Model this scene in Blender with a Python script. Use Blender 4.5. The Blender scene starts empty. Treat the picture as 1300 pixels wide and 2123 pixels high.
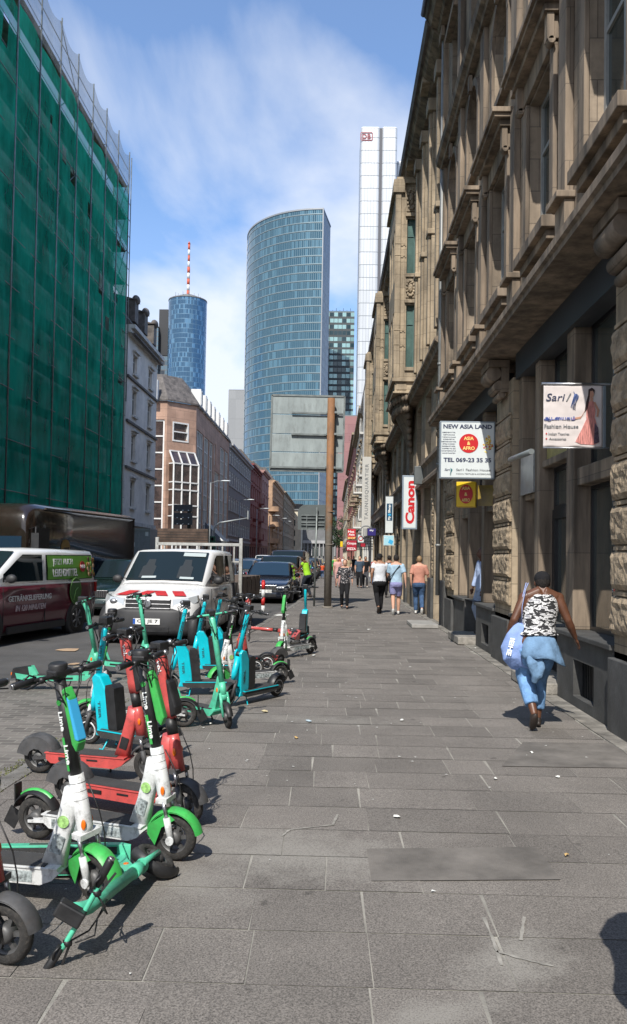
import bpy, bmesh, math, random
from mathutils import Vector, Matrix, noise
random.seed(7)
R = math.radians
scene = bpy.context.scene
COL = scene.collection

# ------------------------------------------------------------------ camera
FPX, CX, CY, CAMZ = 1700.0, 650.0, 1101.5, 1.7
YAW, PITCH, ROLL = R(1.35), R(1.77), R(0.95)
CM = (Matrix.Rotation(YAW, 4, 'Z') @ Matrix.Rotation(R(90) + PITCH, 4, 'X') @ Matrix.Rotation(ROLL, 4, 'Z'))
cam_d = bpy.data.cameras.new('camera')
cam = bpy.data.objects.new('camera', cam_d)
COL.objects.link(cam)
cam.matrix_world = Matrix.Translation((0, 0, CAMZ)) @ CM
cam_d.sensor_fit = 'VERTICAL'
cam_d.sensor_height = 24
cam_d.lens = 24 * FPX / 2123
cam_d.shift_y = (CY - 1061.5) / 2123
cam_d.clip_start = 0.05
cam_d.clip_end = 5000
scene.camera = cam

# ------------------------------------------------------------------ light
SUN_AZ, SUN_EL = R(13.0), R(48.0)      # azimuth measured from -Y towards -X
toward = Vector((-math.sin(SUN_AZ) * math.cos(SUN_EL), -math.cos(SUN_AZ) * math.cos(SUN_EL), math.sin(SUN_EL)))
sd = bpy.data.lights.new('sun', 'SUN')
sd.energy = 4.3
sd.angle = R(0.5)
sd.color = (1.0, 0.955, 0.88)
sun = bpy.data.objects.new('sun', sd)
COL.objects.link(sun)
sun.rotation_euler = toward.to_track_quat('Z', 'Y').to_euler()
sun.location = (0, -20, 60)

w = bpy.data.worlds.new('World')
scene.world = w
w.use_nodes = True
nt = w.node_tree
nt.nodes.clear()
N = nt.nodes.new
out = N('ShaderNodeOutputWorld')
bg = N('ShaderNodeBackground')
sky = N('ShaderNodeTexSky')
sky.sky_type = 'NISHITA'
sky.sun_disc = False
sky.sun_elevation = SUN_EL
# sky sun_rotation: 0 is +Y, positive turns clockwise seen from above
sky.sun_rotation = math.atan2(toward.x, toward.y)
sky.air_density = 0.9
sky.dust_density = 0.1
sky.ozone_density = 3.5
tc = N('ShaderNodeTexCoord')
sep = N('ShaderNodeSeparateXYZ')
nt.links.new(tc.outputs['Generated'], sep.inputs[0])
def mnode(op, a, b=None, tree=None):
    n = (tree or nt).nodes.new('ShaderNodeMath'); n.operation = op
    for i, x in enumerate((a, b)):
        if x is None: continue
        if isinstance(x, (int, float)): n.inputs[i].default_value = x
        else: (tree or nt).links.new(x, n.inputs[i])
    return n.outputs[0]
zz = mnode('MAXIMUM', mnode('ADD', sep.outputs[2], 0.18), 0.05)
cx_ = mnode('DIVIDE', sep.outputs[0], zz)
cy_ = mnode('DIVIDE', sep.outputs[1], zz)
comb = N('ShaderNodeCombineXYZ')
nt.links.new(cx_, comb.inputs[0]); nt.links.new(cy_, comb.inputs[1])
rotn = N('ShaderNodeMapping'); rotn.inputs['Rotation'].default_value = (0, 0, R(35)); rotn.inputs['Scale'].default_value = (1.0, 0.62, 1)
rotn.inputs['Location'].default_value = (1.9, 6.6, 0)
nt.links.new(comb.outputs[0], rotn.inputs[0])
nz1 = N('ShaderNodeTexNoise'); nz1.inputs['Scale'].default_value = 1.5; nz1.inputs['Detail'].default_value = 9; nz1.inputs['Roughness'].default_value = 0.52; nz1.inputs['Distortion'].default_value = 0.35
nt.links.new(rotn.outputs[0], nz1.inputs['Vector'])
cr = N('ShaderNodeValToRGB')
cr.color_ramp.elements[0].position = 0.43; cr.color_ramp.elements[0].color = (0.12, 0.12, 0.12, 1)
cr.color_ramp.elements[1].position = 0.61; cr.color_ramp.elements[1].color = (0.84, 0.84, 0.84, 1)
bias = mnode('ADD', mnode('MULTIPLY', sep.outputs[0], -0.16), mnode('MULTIPLY', mnode('MAXIMUM', mnode('SUBTRACT', sep.outputs[2], 0.52), 0.0), -1.2))
bias = mnode('ADD', bias, mnode('MULTIPLY', mnode('MAXIMUM', mnode('MULTIPLY', sep.outputs[1], -1.0), 0.0), 0.28))   # unseen extra cloud added behind the camera, for brighter, more neutral ambient light
bias = mnode('SUBTRACT', bias, mnode('MULTIPLY', mnode('MAXIMUM', mnode('SUBTRACT', 0.34, sep.outputs[2]), 0.0), 0.30))   # thinner cloud low down
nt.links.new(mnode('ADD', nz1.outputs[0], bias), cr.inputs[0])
mixc = N('ShaderNodeMixRGB')
mixc.inputs[2].default_value = (5.3, 5.5, 5.9, 1)
nt.links.new(cr.outputs[0], mixc.inputs[0])
hsv = N('ShaderNodeHueSaturation'); hsv.inputs['Saturation'].default_value = 1.18; hsv.inputs['Value'].default_value = 1.25
nt.links.new(sky.outputs[0], hsv.inputs['Color'])
hz = N('ShaderNodeMapRange'); hz.inputs[1].default_value = 0.0; hz.inputs[2].default_value = 0.42; hz.inputs[3].default_value = 0.85; hz.inputs[4].default_value = 0.0
nt.links.new(sep.outputs[2], hz.inputs[0])
hm = N('ShaderNodeMixRGB'); hm.inputs[2].default_value = (2.5, 3.4, 5.2, 1); nt.links.new(hz.outputs[0], hm.inputs[0]); nt.links.new(hsv.outputs[0], hm.inputs[1])
nt.links.new(hm.outputs[0], mixc.inputs[1])
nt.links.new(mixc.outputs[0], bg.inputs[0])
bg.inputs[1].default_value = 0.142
nt.links.new(bg.outputs[0], out.inputs[0])
scene.view_settings.view_transform = 'Standard'
scene.view_settings.look = 'None'
scene.view_settings.exposure = 0.42
scene.cycles.max_bounces = 6
scene.cycles.transparent_max_bounces = 10
scene.cycles.caustics_reflective = False
scene.cycles.caustics_refractive = False

# ------------------------------------------------------------------ pixel <-> world helpers (photo pixels, 1300x2123)
def ray(px, py):
    return CM.to_3x3() @ Vector(((px - CX) / FPX, -(py - CY) / FPX, -1))
def G(px, py, z=0.0):
    d = ray(px, py); t = (z - CAMZ) / d.z
    return Vector((d.x * t, d.y * t, z))
def AY(px, py, Y):
    d = ray(px, py); t = Y / d.y
    return Vector((d.x * t, Y, CAMZ + d.z * t))

# ------------------------------------------------------------------ materials
MATS = {}
def lin(c):
    return tuple(((x / 12.92) if x <= 0.04045 else ((x + 0.055) / 1.055) ** 2.4) for x in c)
def mat(name, col, rough=0.6, metal=0.0, var=0.0, vs=4.0, bump=0.0, bs=40.0, spec=0.5, coat=0.0, dirt=0.0, stretch=None):
    """procedural principled material: noise tone variation, dirt blotches and bump in object space"""
    if name in MATS: return MATS[name]
    m = bpy.data.materials.new(name); m.use_nodes = True
    t = m.node_tree; b = t.nodes['Principled BSDF']
    b.inputs['Base Color'].default_value = (*col, 1)
    b.inputs['Roughness'].default_value = rough
    b.inputs['Metallic'].default_value = metal
    b.inputs['Specular IOR Level'].default_value = spec
    b.inputs['Coat Weight'].default_value = coat
    b.inputs['Coat Roughness'].default_value = 0.08
    tcn = t.nodes.new('ShaderNodeTexCoord')
    vec = tcn.outputs['Object']
    if stretch:
        mp = t.nodes.new('ShaderNodeMapping'); mp.inputs['Scale'].default_value = stretch
        t.links.new(vec, mp.inputs[0]); vec = mp.outputs[0]
    if var > 0 or dirt > 0:
        nz = t.nodes.new('ShaderNodeTexNoise'); nz.inputs['Scale'].default_value = vs; nz.inputs['Detail'].default_value = 8; nz.inputs['Roughness'].default_value = 0.62
        t.links.new(vec, nz.inputs['Vector'])
        r = t.nodes.new('ShaderNodeValToRGB')
        k = max(0.0, 1 - var * 1.3)
        r.color_ramp.elements[0].position = 0.3; r.color_ramp.elements[0].color = (col[0] * k, col[1] * k, col[2] * k, 1)
        k = 1 + var * 0.8
        r.color_ramp.elements[1].position = 0.72; r.color_ramp.elements[1].color = (min(1, col[0] * k), min(1, col[1] * k), min(1, col[2] * k), 1)
        t.links.new(nz.outputs[0], r.inputs[0])
        src = r.outputs[0]
        if dirt > 0:
            n2 = t.nodes.new('ShaderNodeTexNoise'); n2.inputs['Scale'].default_value = vs * 3.1; n2.inputs['Detail'].default_value = 10; n2.inputs['Roughness'].default_value = 0.7
            t.links.new(vec, n2.inputs['Vector'])
            r2 = t.nodes.new('ShaderNodeValToRGB')
            r2.color_ramp.elements[0].position = 0.50; r2.color_ramp.elements[0].color = (0, 0, 0, 1)
            r2.color_ramp.elements[1].position = 0.68; r2.color_ramp.elements[1].color = (dirt, dirt, dirt, 1)
            t.links.new(n2.outputs[0], r2.inputs[0])
            mx = t.nodes.new('ShaderNodeMixRGB'); mx.inputs[2].default_value = (0.075, 0.065, 0.055, 1)
            t.links.new(r2.outputs[0], mx.inputs[0]); t.links.new(src, mx.inputs[1]); src = mx.outputs[0]
        t.links.new(src, b.inputs['Base Color'])
        rr = t.nodes.new('ShaderNodeMapRange'); rr.inputs[3].default_value = max(0.02, rough - 0.08); rr.inputs[4].default_value = min(1, rough + 0.12)
        t.links.new(nz.outputs[0], rr.inputs[0]); t.links.new(rr.outputs[0], b.inputs['Roughness'])
    if bump > 0:
        n3 = t.nodes.new('ShaderNodeTexNoise'); n3.inputs['Scale'].default_value = bs; n3.inputs['Detail'].default_value = 6
        t.links.new(vec, n3.inputs['Vector'])
        bp = t.nodes.new('ShaderNodeBump'); bp.inputs['Strength'].default_value = min(1, bump); bp.inputs['Distance'].default_value = 0.02 * max(1, bump)
        t.links.new(n3.outputs[0], bp.inputs['Height']); t.links.new(bp.outputs[0], b.inputs['Normal'])
    MATS[name] = m
    return m

def glassmat(name, col=(0.012, 0.016, 0.018), rough=0.03, spec=1.0, var=0.0, vs=0.7, ior=1.6):
    if name in MATS: return MATS[name]
    m = mat(name, col, rough, 0, var, vs, spec=spec)
    b = m.node_tree.nodes['Principled BSDF']
    b.inputs['IOR'].default_value = ior
    return m

def gridmat(name, base, lines, cell, lw, rough=0.2, metal=0.0, rnd=0.0, alt=None, altp=0.4, spec=1.0, metal_alt=None):
    """object-space curtain wall: u along object X (or the uv map), v along Z; cells with random tone, thin lines between"""
    if name in MATS: return MATS[name]
    m = bpy.data.materials.new(name); m.use_nodes = True
    t = m.node_tree; b = t.nodes['Principled BSDF']
    uv = t.nodes.new('ShaderNodeUVMap')
    sp = t.nodes.new('ShaderNodeSeparateXYZ'); t.links.new(uv.outputs[0], sp.inputs[0])
    def M_(op, a, c=None): return mnode(op, a, c, t)
    u = M_('DIVIDE', sp.outputs[0], cell[0]); v = M_('DIVIDE', sp.outputs[1], cell[1])
    fu = M_('FRACT', u); fv = M_('FRACT', v)
    iu = M_('FLOOR', u); iv = M_('FLOOR', v)
    lu = M_('LESS_THAN', fu, lw[0]); lv = M_('LESS_THAN', fv, lw[1])
    ln = M_('MAXIMUM', lu, lv)
    cb = t.nodes.new('ShaderNodeCombineXYZ'); t.links.new(iu, cb.inputs[0]); t.links.new(iv, cb.inputs[1])
    wn = t.nodes.new('ShaderNodeTexWhiteNoise'); wn.noise_dimensions = '2D'; t.links.new(cb.outputs[0], wn.inputs[0])
    cb2 = t.nodes.new('ShaderNodeCombineXYZ'); t.links.new(M_('FLOOR', M_('DIVIDE', iu, 4)), cb2.inputs[0]); t.links.new(iv, cb2.inputs[1])
    wn2 = t.nodes.new('ShaderNodeTexWhiteNoise'); wn2.noise_dimensions = '2D'; t.links.new(cb2.outputs[0], wn2.inputs[0])
    rv = M_('ADD', M_('MULTIPLY', wn.outputs[0], 0.8), M_('MULTIPLY', wn2.outputs[0], 0.2))
    mx = t.nodes.new('ShaderNodeMixRGB')
    mx.inputs[1].default_value = (*base, 1)
    a = alt or tuple(min(1, c * (1 + rnd)) for c in base)
    mx.inputs[2].default_value = (*a, 1)
    st = t.nodes.new('ShaderNodeMapRange'); st.inputs[1].default_value = 1 - altp - 0.1; st.inputs[2].default_value = 1 - altp + 0.1
    t.links.new(rv, st.inputs[0]); t.links.new(st.outputs[0], mx.inputs[0])
    m2 = t.nodes.new('ShaderNodeMixRGB'); m2.inputs[2].default_value = (*lines, 1)
    t.links.new(ln, m2.inputs[0]); t.links.new(mx.outputs[0], m2.inputs[1])
    t.links.new(m2.outputs[0], b.inputs['Base Color'])
    b.inputs['Metallic'].default_value = metal
    b.inputs['Specular IOR Level'].default_value = spec
    rg = M_('ADD', M_('MULTIPLY', ln, 0.4), rough); t.links.new(rg, b.inputs['Roughness'])
    # each pane stands at a very slightly different angle, so reflections break up
    bp = t.nodes.new('ShaderNodeBump'); bp.inputs['Strength'].default_value = 0.25; bp.inputs['Distance'].default_value = 0.1
    n4 = t.nodes.new('ShaderNodeTexNoise'); n4.inputs['Scale'].default_value = 0.35; t.links.new(uv.outputs[0], n4.inputs[0])
    t.links.new(n4.outputs[0], bp.inputs['Height']); t.links.new(bp.outputs[0], b.inputs['Normal'])
    MATS[name] = m
    return m

# ------------------------------------------------------------------ mesh builder
class MB:
    def __init__(s): s.v = []; s.f = []; s.mi = []; s.sm = []; s.uv = None
    def add(s, vs, fs, m=0, smooth=False):
        o = len(s.v); s.v += [tuple(p) for p in vs]
        for f in fs: s.f.append([i + o for i in f]); s.mi.append(m); s.sm.append(smooth)
        return s
    def box(s, x0, x1, y0, y1, z0, z1, m=0, M=None):
        vs = [Vector((x, y, z)) for z in (z0, z1) for y in (y0, y1) for x in (x0, x1)]
        if M is not None: vs = [M @ p for p in vs]
        return s.add(vs, [(0, 2, 3, 1), (4, 5, 7, 6), (0, 1, 5, 4), (2, 6, 7, 3), (0, 4, 6, 2), (1, 3, 7, 5)], m)
    def bar(s, a, b, wd, ht, m=0, up=(0, 0, 1)):
        a, b = Vector(a), Vector(b); d = b - a; L = d.length
        if L < 1e-6: return s
        z = d / L; u = Vector(up)
        if abs(z.dot(u)) > 0.98: u = Vector((1, 0, 0))
        x = u.cross(z).normalized(); y = z.cross(x)
        M = Matrix((x, y, z)).transposed().to_4x4(); M.translation = a
        return s.box(-wd / 2, wd / 2, -ht / 2, ht / 2, 0, L, m, M)
    def tube(s, pts, r, n=10, m=0, caps=True, smooth=True, sq=1.0):
        pts = [Vector(p) for p in pts]
        rs = r if isinstance(r, (list, tuple)) else [r] * len(pts)
        rings = []; x = None
        for i, p in enumerate(pts):
            d = (pts[min(i + 1, len(pts) - 1)] - pts[max(i - 1, 0)])
            d = d.normalized() if d.length > 1e-9 else Vector((0, 0, 1))
            if x is None:
                u = Vector((0, 0, 1)) if abs(d.z) < 0.9 else Vector((1, 0, 0))
                x = u.cross(d).normalized()
            else:
                x = (x - d * x.dot(d)); x = x.normalized() if x.length > 1e-6 else Vector((1, 0, 0))
            y = d.cross(x)
            rings.append([p + (x * math.cos(a) * rs[i] + y * math.sin(a) * rs[i] * sq) for a in [2 * math.pi * k / n for k in range(n)]])
        return s.loft(rings, m, caps, smooth)
    def loft(s, rings, m=0, caps=True, smooth=True, closed=True):
        n = len(rings[0]); vs = [p for rg in rings for p in rg]; fs = []
        for i in range(len(rings) - 1):
            for k in range(n if closed else n - 1):
                k2 = (k + 1) % n
                fs.append((i * n + k, i * n + k2, (i + 1) * n + k2, (i + 1) * n + k))
        o = len(s.v); s.add(vs, fs, m, smooth)
        if caps:
            s.f.append([o + k for k in range(n)]); s.mi.append(m); s.sm.append(False)
            s.f.append([o + (len(rings) - 1) * n + k for k in reversed(range(n))]); s.mi.append(m); s.sm.append(False)
        return s
    def lathe(s, prof, c=(0, 0, 0), axis='Z', n=16, m=0, smooth=True, caps=True):
        c = Vector(c)
        def P(r, h, a):
            q = (r * math.cos(a), r * math.sin(a), h)
            return c + Vector({'Z': q, 'Y': (q[0], q[2], q[1]), 'X': (q[2], q[0], q[1])}[axis])
        return s.loft([[P(r, h, 2 * math.pi * k / n) for k in range(n)] for r, h in prof], m, caps, smooth)
    def ell(s, c, r, m=0, nu=12, nv=8, M=None):
        c = Vector(c); rings = []
        for j in range(nv + 1):
            t = math.pi * j / nv; rr = max(1e-4, math.sin(t))
            rings.append([Vector((r[0] * rr * math.cos(2 * math.pi * k / nu), r[1] * rr * math.sin(2 * math.pi * k / nu), -r[2] * math.cos(t))) for k in range(nu)])
        if M is not None: rings = [[M.to_3x3() @ p for p in rg] for rg in rings]
        return s.loft([[p + c for p in rg] for rg in rings], m, True, True)
    def prism(s, poly, a, b, axis='Y', m=0):
        """2-D polygon extruded from a to b along axis; the polygon lies in the other two axes (in XYZ order)"""
        def P(p, h): return {'Y': (p[0], h, p[1]), 'X': (h, p[0], p[1]), 'Z': (p[0], p[1], h)}[axis]
        n = len(poly); vs = [P(p, a) for p in poly] + [P(p, b) for p in poly]
        fs = [list(range(n)), [n + k for k in reversed(range(n))]] + [(k, (k + 1) % n, n + (k + 1) % n, n + k) for k in range(n)]
        return s.add(vs, fs, m)
    def etube(s, secs, n=14, m=0, caps=True):
        """stack of horizontal elliptical sections: (cx, cy, z, rx, ry)"""
        return s.loft([[Vector((cx + rx * math.cos(2 * math.pi * k / n), cy + ry * math.sin(2 * math.pi * k / n), z)) for k in range(n)] for cx, cy, z, rx, ry in secs], m, caps, True)
    def mesh(s, name, mats):
        me = bpy.data.meshes.new(name)
        me.from_pydata([tuple(p) for p in s.v], [], s.f)
        for mt in (mats if isinstance(mats, (list, tuple)) else [mats]): me.materials.append(mt)
        me.polygons.foreach_set('material_index', s.mi)
        bm = bmesh.new(); bm.from_mesh(me)
        bmesh.ops.recalc_face_normals(bm, faces=bm.faces)
        bm.to_mesh(me); bm.free()
        me.polygons.foreach_set('use_smooth', s.sm)
        return me
    def obj(s, name, mats, parent=None, loc=(0, 0, 0), M=None, bevel=0, kind=None, seg=2):
        return place(name, s.mesh(name, mats), parent, loc, M, bevel, kind, seg)

def place(name, me, parent=None, loc=(0, 0, 0), M=None, bevel=0, kind=None, seg=2):
    o = bpy.data.objects.new(name, me); COL.objects.link(o)
    if parent is not None: o.parent = parent
    if M is not None: o.matrix_basis = M
    else: o.location = loc
    if bevel:
        b = o.modifiers.new('bevel', 'BEVEL'); b.width = bevel; b.segments = seg; b.limit_method = 'ANGLE'; b.angle_limit = R(40)
    if kind: o['kind'] = kind
    return o
def tag(o, label, cat, group=None):
    o['label'] = label; o['category'] = cat
    if group: o['group'] = group
    return o
def thing(name, label, cat, loc=(0, 0, 0), rz=0.0, group=None, M=None):
    o = bpy.data.objects.new(name, None); COL.objects.link(o)
    o.empty_display_size = 0.2
    if M is not None: o.matrix_basis = M
    else: o.location = loc; o.rotation_euler = (0, 0, rz)
    return tag(o, label, cat, group)
def kids(o): return [c for c in ALLK.get(o.name, [])]
def text(s, h, material, name='lettering', parent=None, M=None, w=None, bold=0.0, depth=0.002, shear=0.0, align='CENTER', spacing=1.0):
    """flat lettering in the local XY plane, centred, cap height h (and width w if given)"""
    cu = bpy.data.curves.new(name, 'FONT'); cu.body = s; cu.size = 1; cu.extrude = depth; cu.offset = bold; cu.shear = shear
    cu.align_x = align; cu.space_character = spacing; cu.resolution_u = 3
    to = bpy.data.objects.new(name, cu); COL.objects.link(to)
    bpy.context.view_layer.update()
    me = bpy.data.meshes.new_from_object(to.evaluated_get(bpy.context.evaluated_depsgraph_get()))
    bpy.data.objects.remove(to); bpy.data.curves.remove(cu)
    if len(me.vertices) == 0: me.from_pydata([(0, 0, 0), (1, 0, 0), (1, 1, 0)], [], [(0, 1, 2)])
    xs = [v.co.x for v in me.vertices]; ys = [v.co.y for v in me.vertices]
    x0, x1, y0, y1 = min(xs), max(xs), min(ys), max(ys)
    sy = h / max(1e-6, y1 - y0); sx = (w / max(1e-6, x1 - x0)) if w else sy
    for v in me.vertices:
        v.co.x = (v.co.x - (x0 + x1) / 2) * sx; v.co.y = (v.co.y - (y0 + y1) / 2) * sy; v.co.z = v.co.z
    me.materials.clear(); me.materials.append(material)
    me.name = name
    return place(name, me, parent, M=M or Matrix())
# frame looking at the street camera: local X -> world X, local Y -> world Z, local Z -> world -Y
FACE = Matrix(((1, 0, 0, 0), (0, 0, -1, 0), (0, 1, 0, 0), (0, 0, 0, 1)))
def T(x, y, z): return Matrix.Translation((x, y, z))
def RZ(d): return Matrix.Rotation(R(d), 4, 'Z')
def RX(d): return Matrix.Rotation(R(d), 4, 'X')
def RY(d): return Matrix.Rotation(R(d), 4, 'Y')
# ------------------------------------------------------------------ building helpers
def facade_matrix(x, side):
    """local u -> +Y, v -> +Z, w -> outward (side 'right': -X, side 'left': +X)"""
    s = -1 if side == 'right' else 1
    return Matrix(((0, 0, s, x), (1, 0, 0, 0), (0, 1, 0, 0), (0, 0, 0, 1)))
def front_matrix(x, y):
    """facade that looks towards the camera: u -> +X, v -> +Z, w -> -Y"""
    return Matrix(((1, 0, 0, x), (0, 0, -1, y), (0, 1, 0, 0), (0, 0, 0, 1)))
def wall(mb, u0, u1, v0, v1, ops, M, depth=0.25, m=0, mr=None):
    us = sorted({u0, u1, *[c for o in ops for c in o[:2] if u0 < c < u1]})
    vs = sorted({v0, v1, *[c for o in ops for c in o[2:4] if v0 < c < v1]})
    for a, b in zip(us, us[1:]):
        for c, d in zip(vs, vs[1:]):
            cu, cv = (a + b) / 2, (c + d) / 2
            if any(o[0] < cu < o[1] and o[2] < cv < o[3] for o in ops): continue
            mb.add([M @ Vector(p) for p in ((a, c, 0), (b, c, 0), (b, d, 0), (a, d, 0))], [(0, 1, 2, 3)], m)
    for a, b, c, d in ops:
        P = [M @ Vector(p) for p in ((a, c, 0), (b, c, 0), (b, d, 0), (a, d, 0), (a, c, -depth), (b, c, -depth), (b, d, -depth), (a, d, -depth))]
        mb.add(P, [(0, 1, 5, 4), (1, 2, 6, 5), (2, 3, 7, 6), (3, 0, 4, 7)], m if mr is None else mr)
    return mb
def lbox(mb, M, u0, u1, v0, v1, w0, w1, m=0):
    return mb.box(u0, u1, v0, v1, w0, w1, m, M)

WC = {}
def window(parent, M, w, h, fm, gm, nx=2, ny=1, fw=0.06, fd=0.05, label=None, transom=None, name='window'):
    """M: local frame with origin at the bottom left of the opening, x right, y up, z outward"""
    key = (round(w, 2), round(h, 2), fm.name, gm.name, nx, ny, fw, transom)
    if key not in WC:
        f = MB()
        f.box(0, fw, 0, h, 0, fd); f.box(w - fw, w, 0, h, 0, fd); f.box(fw, w - fw, 0, fw, 0, fd); f.box(fw, w - fw, h - fw, h, 0, fd)
        ys = [h * k / ny for k in range(1, ny)] if not transom else [h * transom]
        for k in range(1, nx): f.box(w * k / nx - fw * .4, w * k / nx + fw * .4, fw, h - fw, 0.004, fd - 0.006)
        for y in ys: f.box(fw, w - fw, y - fw * .4, y + fw * .4, 0.002, fd - 0.002)
        g = MB(); g.box(fw * .5, w - fw * .5, fw * .5, h - fw * .5, 0.006, 0.02)
        WC[key] = (f.mesh('window', fm), g.mesh('pane', gm))
    fo = place(name, WC[key][0], parent, M=M)
    place('pane', WC[key][1], fo)
    if label: fo['label'] = label
    return fo

# ------------------------------------------------------------------ materials of the place
STONE = mat('grey_brown_stone', (0.26, 0.205, 0.155), 0.85, var=0.35, vs=1.6, bump=0.35, bs=14, dirt=0.35)
STONE_L = mat('light_sandstone', (0.37, 0.30, 0.215), 0.88, var=0.30, vs=1.3, bump=0.35, bs=12, dirt=0.30)
STONE_U = mat('upper_sandstone', (0.32, 0.255, 0.19), 0.88, var=0.32, vs=1.1, bump=0.35, bs=10, dirt=0.40)
STONE_S = mat('streaked_stone', (0.29, 0.228, 0.17), 0.85, var=0.5, vs=1.2, bump=0.25, bs=12, dirt=0.4, stretch=(2.2, 2.2, 0.35))
def joints(m, bw, bh, dark=.45, soot=.35):
    """ashlar joints and vertical soot streaks over an existing stone material"""
    t = m.node_tree; b = t.nodes['Principled BSDF']; src = b.inputs['Base Color'].links[0].from_socket
    tcn = t.nodes.new('ShaderNodeTexCoord'); sp = t.nodes.new('ShaderNodeSeparateXYZ'); t.links.new(tcn.outputs['Object'], sp.inputs[0])
    cb = t.nodes.new('ShaderNodeCombineXYZ'); t.links.new(mnode('ADD', sp.outputs[0], sp.outputs[1], t), cb.inputs[0]); t.links.new(sp.outputs[2], cb.inputs[1])
    br = t.nodes.new('ShaderNodeTexBrick'); br.inputs['Scale'].default_value = 1; br.inputs['Brick Width'].default_value = bw; br.inputs['Row Height'].default_value = bh
    br.inputs['Mortar Size'].default_value = .006; br.inputs['Color1'].default_value = (.88, .88, .88, 1); br.inputs['Color2'].default_value = (1.08, 1.06, 1.02, 1); br.inputs['Mortar'].default_value = (dark, dark, dark, 1)
    t.links.new(cb.outputs[0], br.inputs['Vector'])
    mp = t.nodes.new('ShaderNodeMapping'); mp.inputs['Scale'].default_value = (3.5, 3.5, .22); t.links.new(tcn.outputs['Object'], mp.inputs[0])
    nz = t.nodes.new('ShaderNodeTexNoise'); nz.inputs['Scale'].default_value = 1.6; nz.inputs['Detail'].default_value = 7; t.links.new(mp.outputs[0], nz.inputs[0])
    mr = t.nodes.new('ShaderNodeMapRange'); mr.inputs[1].default_value = .42; mr.inputs[2].default_value = .66; mr.inputs[3].default_value = 1.05; mr.inputs[4].default_value = 1 - soot; t.links.new(nz.outputs[0], mr.inputs[0])
    m1 = t.nodes.new('ShaderNodeMixRGB'); m1.blend_type = 'MULTIPLY'; m1.inputs[0].default_value = 1; t.links.new(src, m1.inputs[1]); t.links.new(br.outputs[0], m1.inputs[2])
    m2 = t.nodes.new('ShaderNodeMixRGB'); m2.blend_type = 'MULTIPLY'; m2.inputs[0].default_value = 1; t.links.new(m1.outputs[0], m2.inputs[1]); t.links.new(mr.outputs[0], m2.inputs[2])
    t.links.new(m2.outputs[0], b.inputs['Base Color'])
joints(STONE_L, .9, .44); joints(STONE_U, 1.1, .46); joints(STONE_S, 1.6, .9, .6, .45); joints(STONE, 1.3, .5, .55)
ROUGH = mat('rusticated_stone', (0.34, 0.265, 0.18), 0.95, var=0.45, vs=6, bump=0.9, bs=26, dirt=0.5)
PLINTH = mat('dark_basalt_plinth', (0.075, 0.075, 0.073), 0.7, var=0.4, vs=2.5, bump=0.2, bs=30, dirt=0.3)
FASCIA = mat('slate_blue_fascia', (0.045, 0.052, 0.062), 0.45, var=0.2, vs=2)
DARKMET = mat('dark_metal', (0.03, 0.032, 0.034), 0.35, 0.4, var=0.2)
GUTTER = mat('gutter_zinc', (0.035, 0.045, 0.07), 0.4, 0.6, var=0.2)
WFRAME = mat('pale_window_frame', (0.30, 0.31, 0.30), 0.5, var=0.15)
GFRAME = mat('green_window_frame', (0.06, 0.13, 0.12), 0.4, var=0.15)
BFRAME = mat('black_window_frame', (0.02, 0.02, 0.022), 0.35)
WHITEF = mat('white_window_frame', (0.72, 0.72, 0.70), 0.45, var=0.1)
GLASS = glassmat('shop_glass', (0.050, 0.060, 0.055), 0.015, ior=2.5)
GLASSU = glassmat('upper_glass', (0.035, 0.05, 0.048), 0.06, var=0.4)
GLASSG = glassmat('green_glass', (0.10, 0.17, 0.155), 0.08, var=0.5, vs=0.9)
WHITEP = mat('white_plaster', (0.60, 0.59, 0.56), 0.85, var=0.18, vs=0.8, dirt=0.15, bump=0.1, bs=20)
GREYP = mat('grey_plaster', (0.74, 0.70, 0.64), 0.9, var=0.16, vs=0.7, dirt=0.2, bump=0.15, bs=18)
GREYT = mat('grey_trim', (0.62, 0.60, 0.56), 0.85, var=0.25, vs=1.5, dirt=0.3)
SLATE = mat('slate_roof', (0.125, 0.11, 0.10), 0.7, var=0.5, vs=2.5, bump=0.5, bs=9)
REDP = mat('red_plaster', (0.30, 0.115, 0.095), 0.85, var=0.2, vs=0.7, dirt=0.2)
PINKP = mat('pink_plaster', (0.42, 0.24, 0.21), 0.85, var=0.2, vs=0.7, dirt=0.2)
ORANGEP = mat('orange_sandstone', (0.42, 0.27, 0.17), 0.85, var=0.3, vs=0.8, dirt=0.25)
CREAMP = mat('cream_plaster', (0.62, 0.57, 0.45), 0.85, var=0.15, vs=0.5)
MODGREY = mat('modern_grey_cladding', (0.17, 0.175, 0.18), 0.6, var=0.2, vs=0.6)
CONC = mat('pale_concrete', (0.42, 0.42, 0.42), 0.8, var=0.12, vs=0.08, stretch=(1, 1, 0.2))

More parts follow.
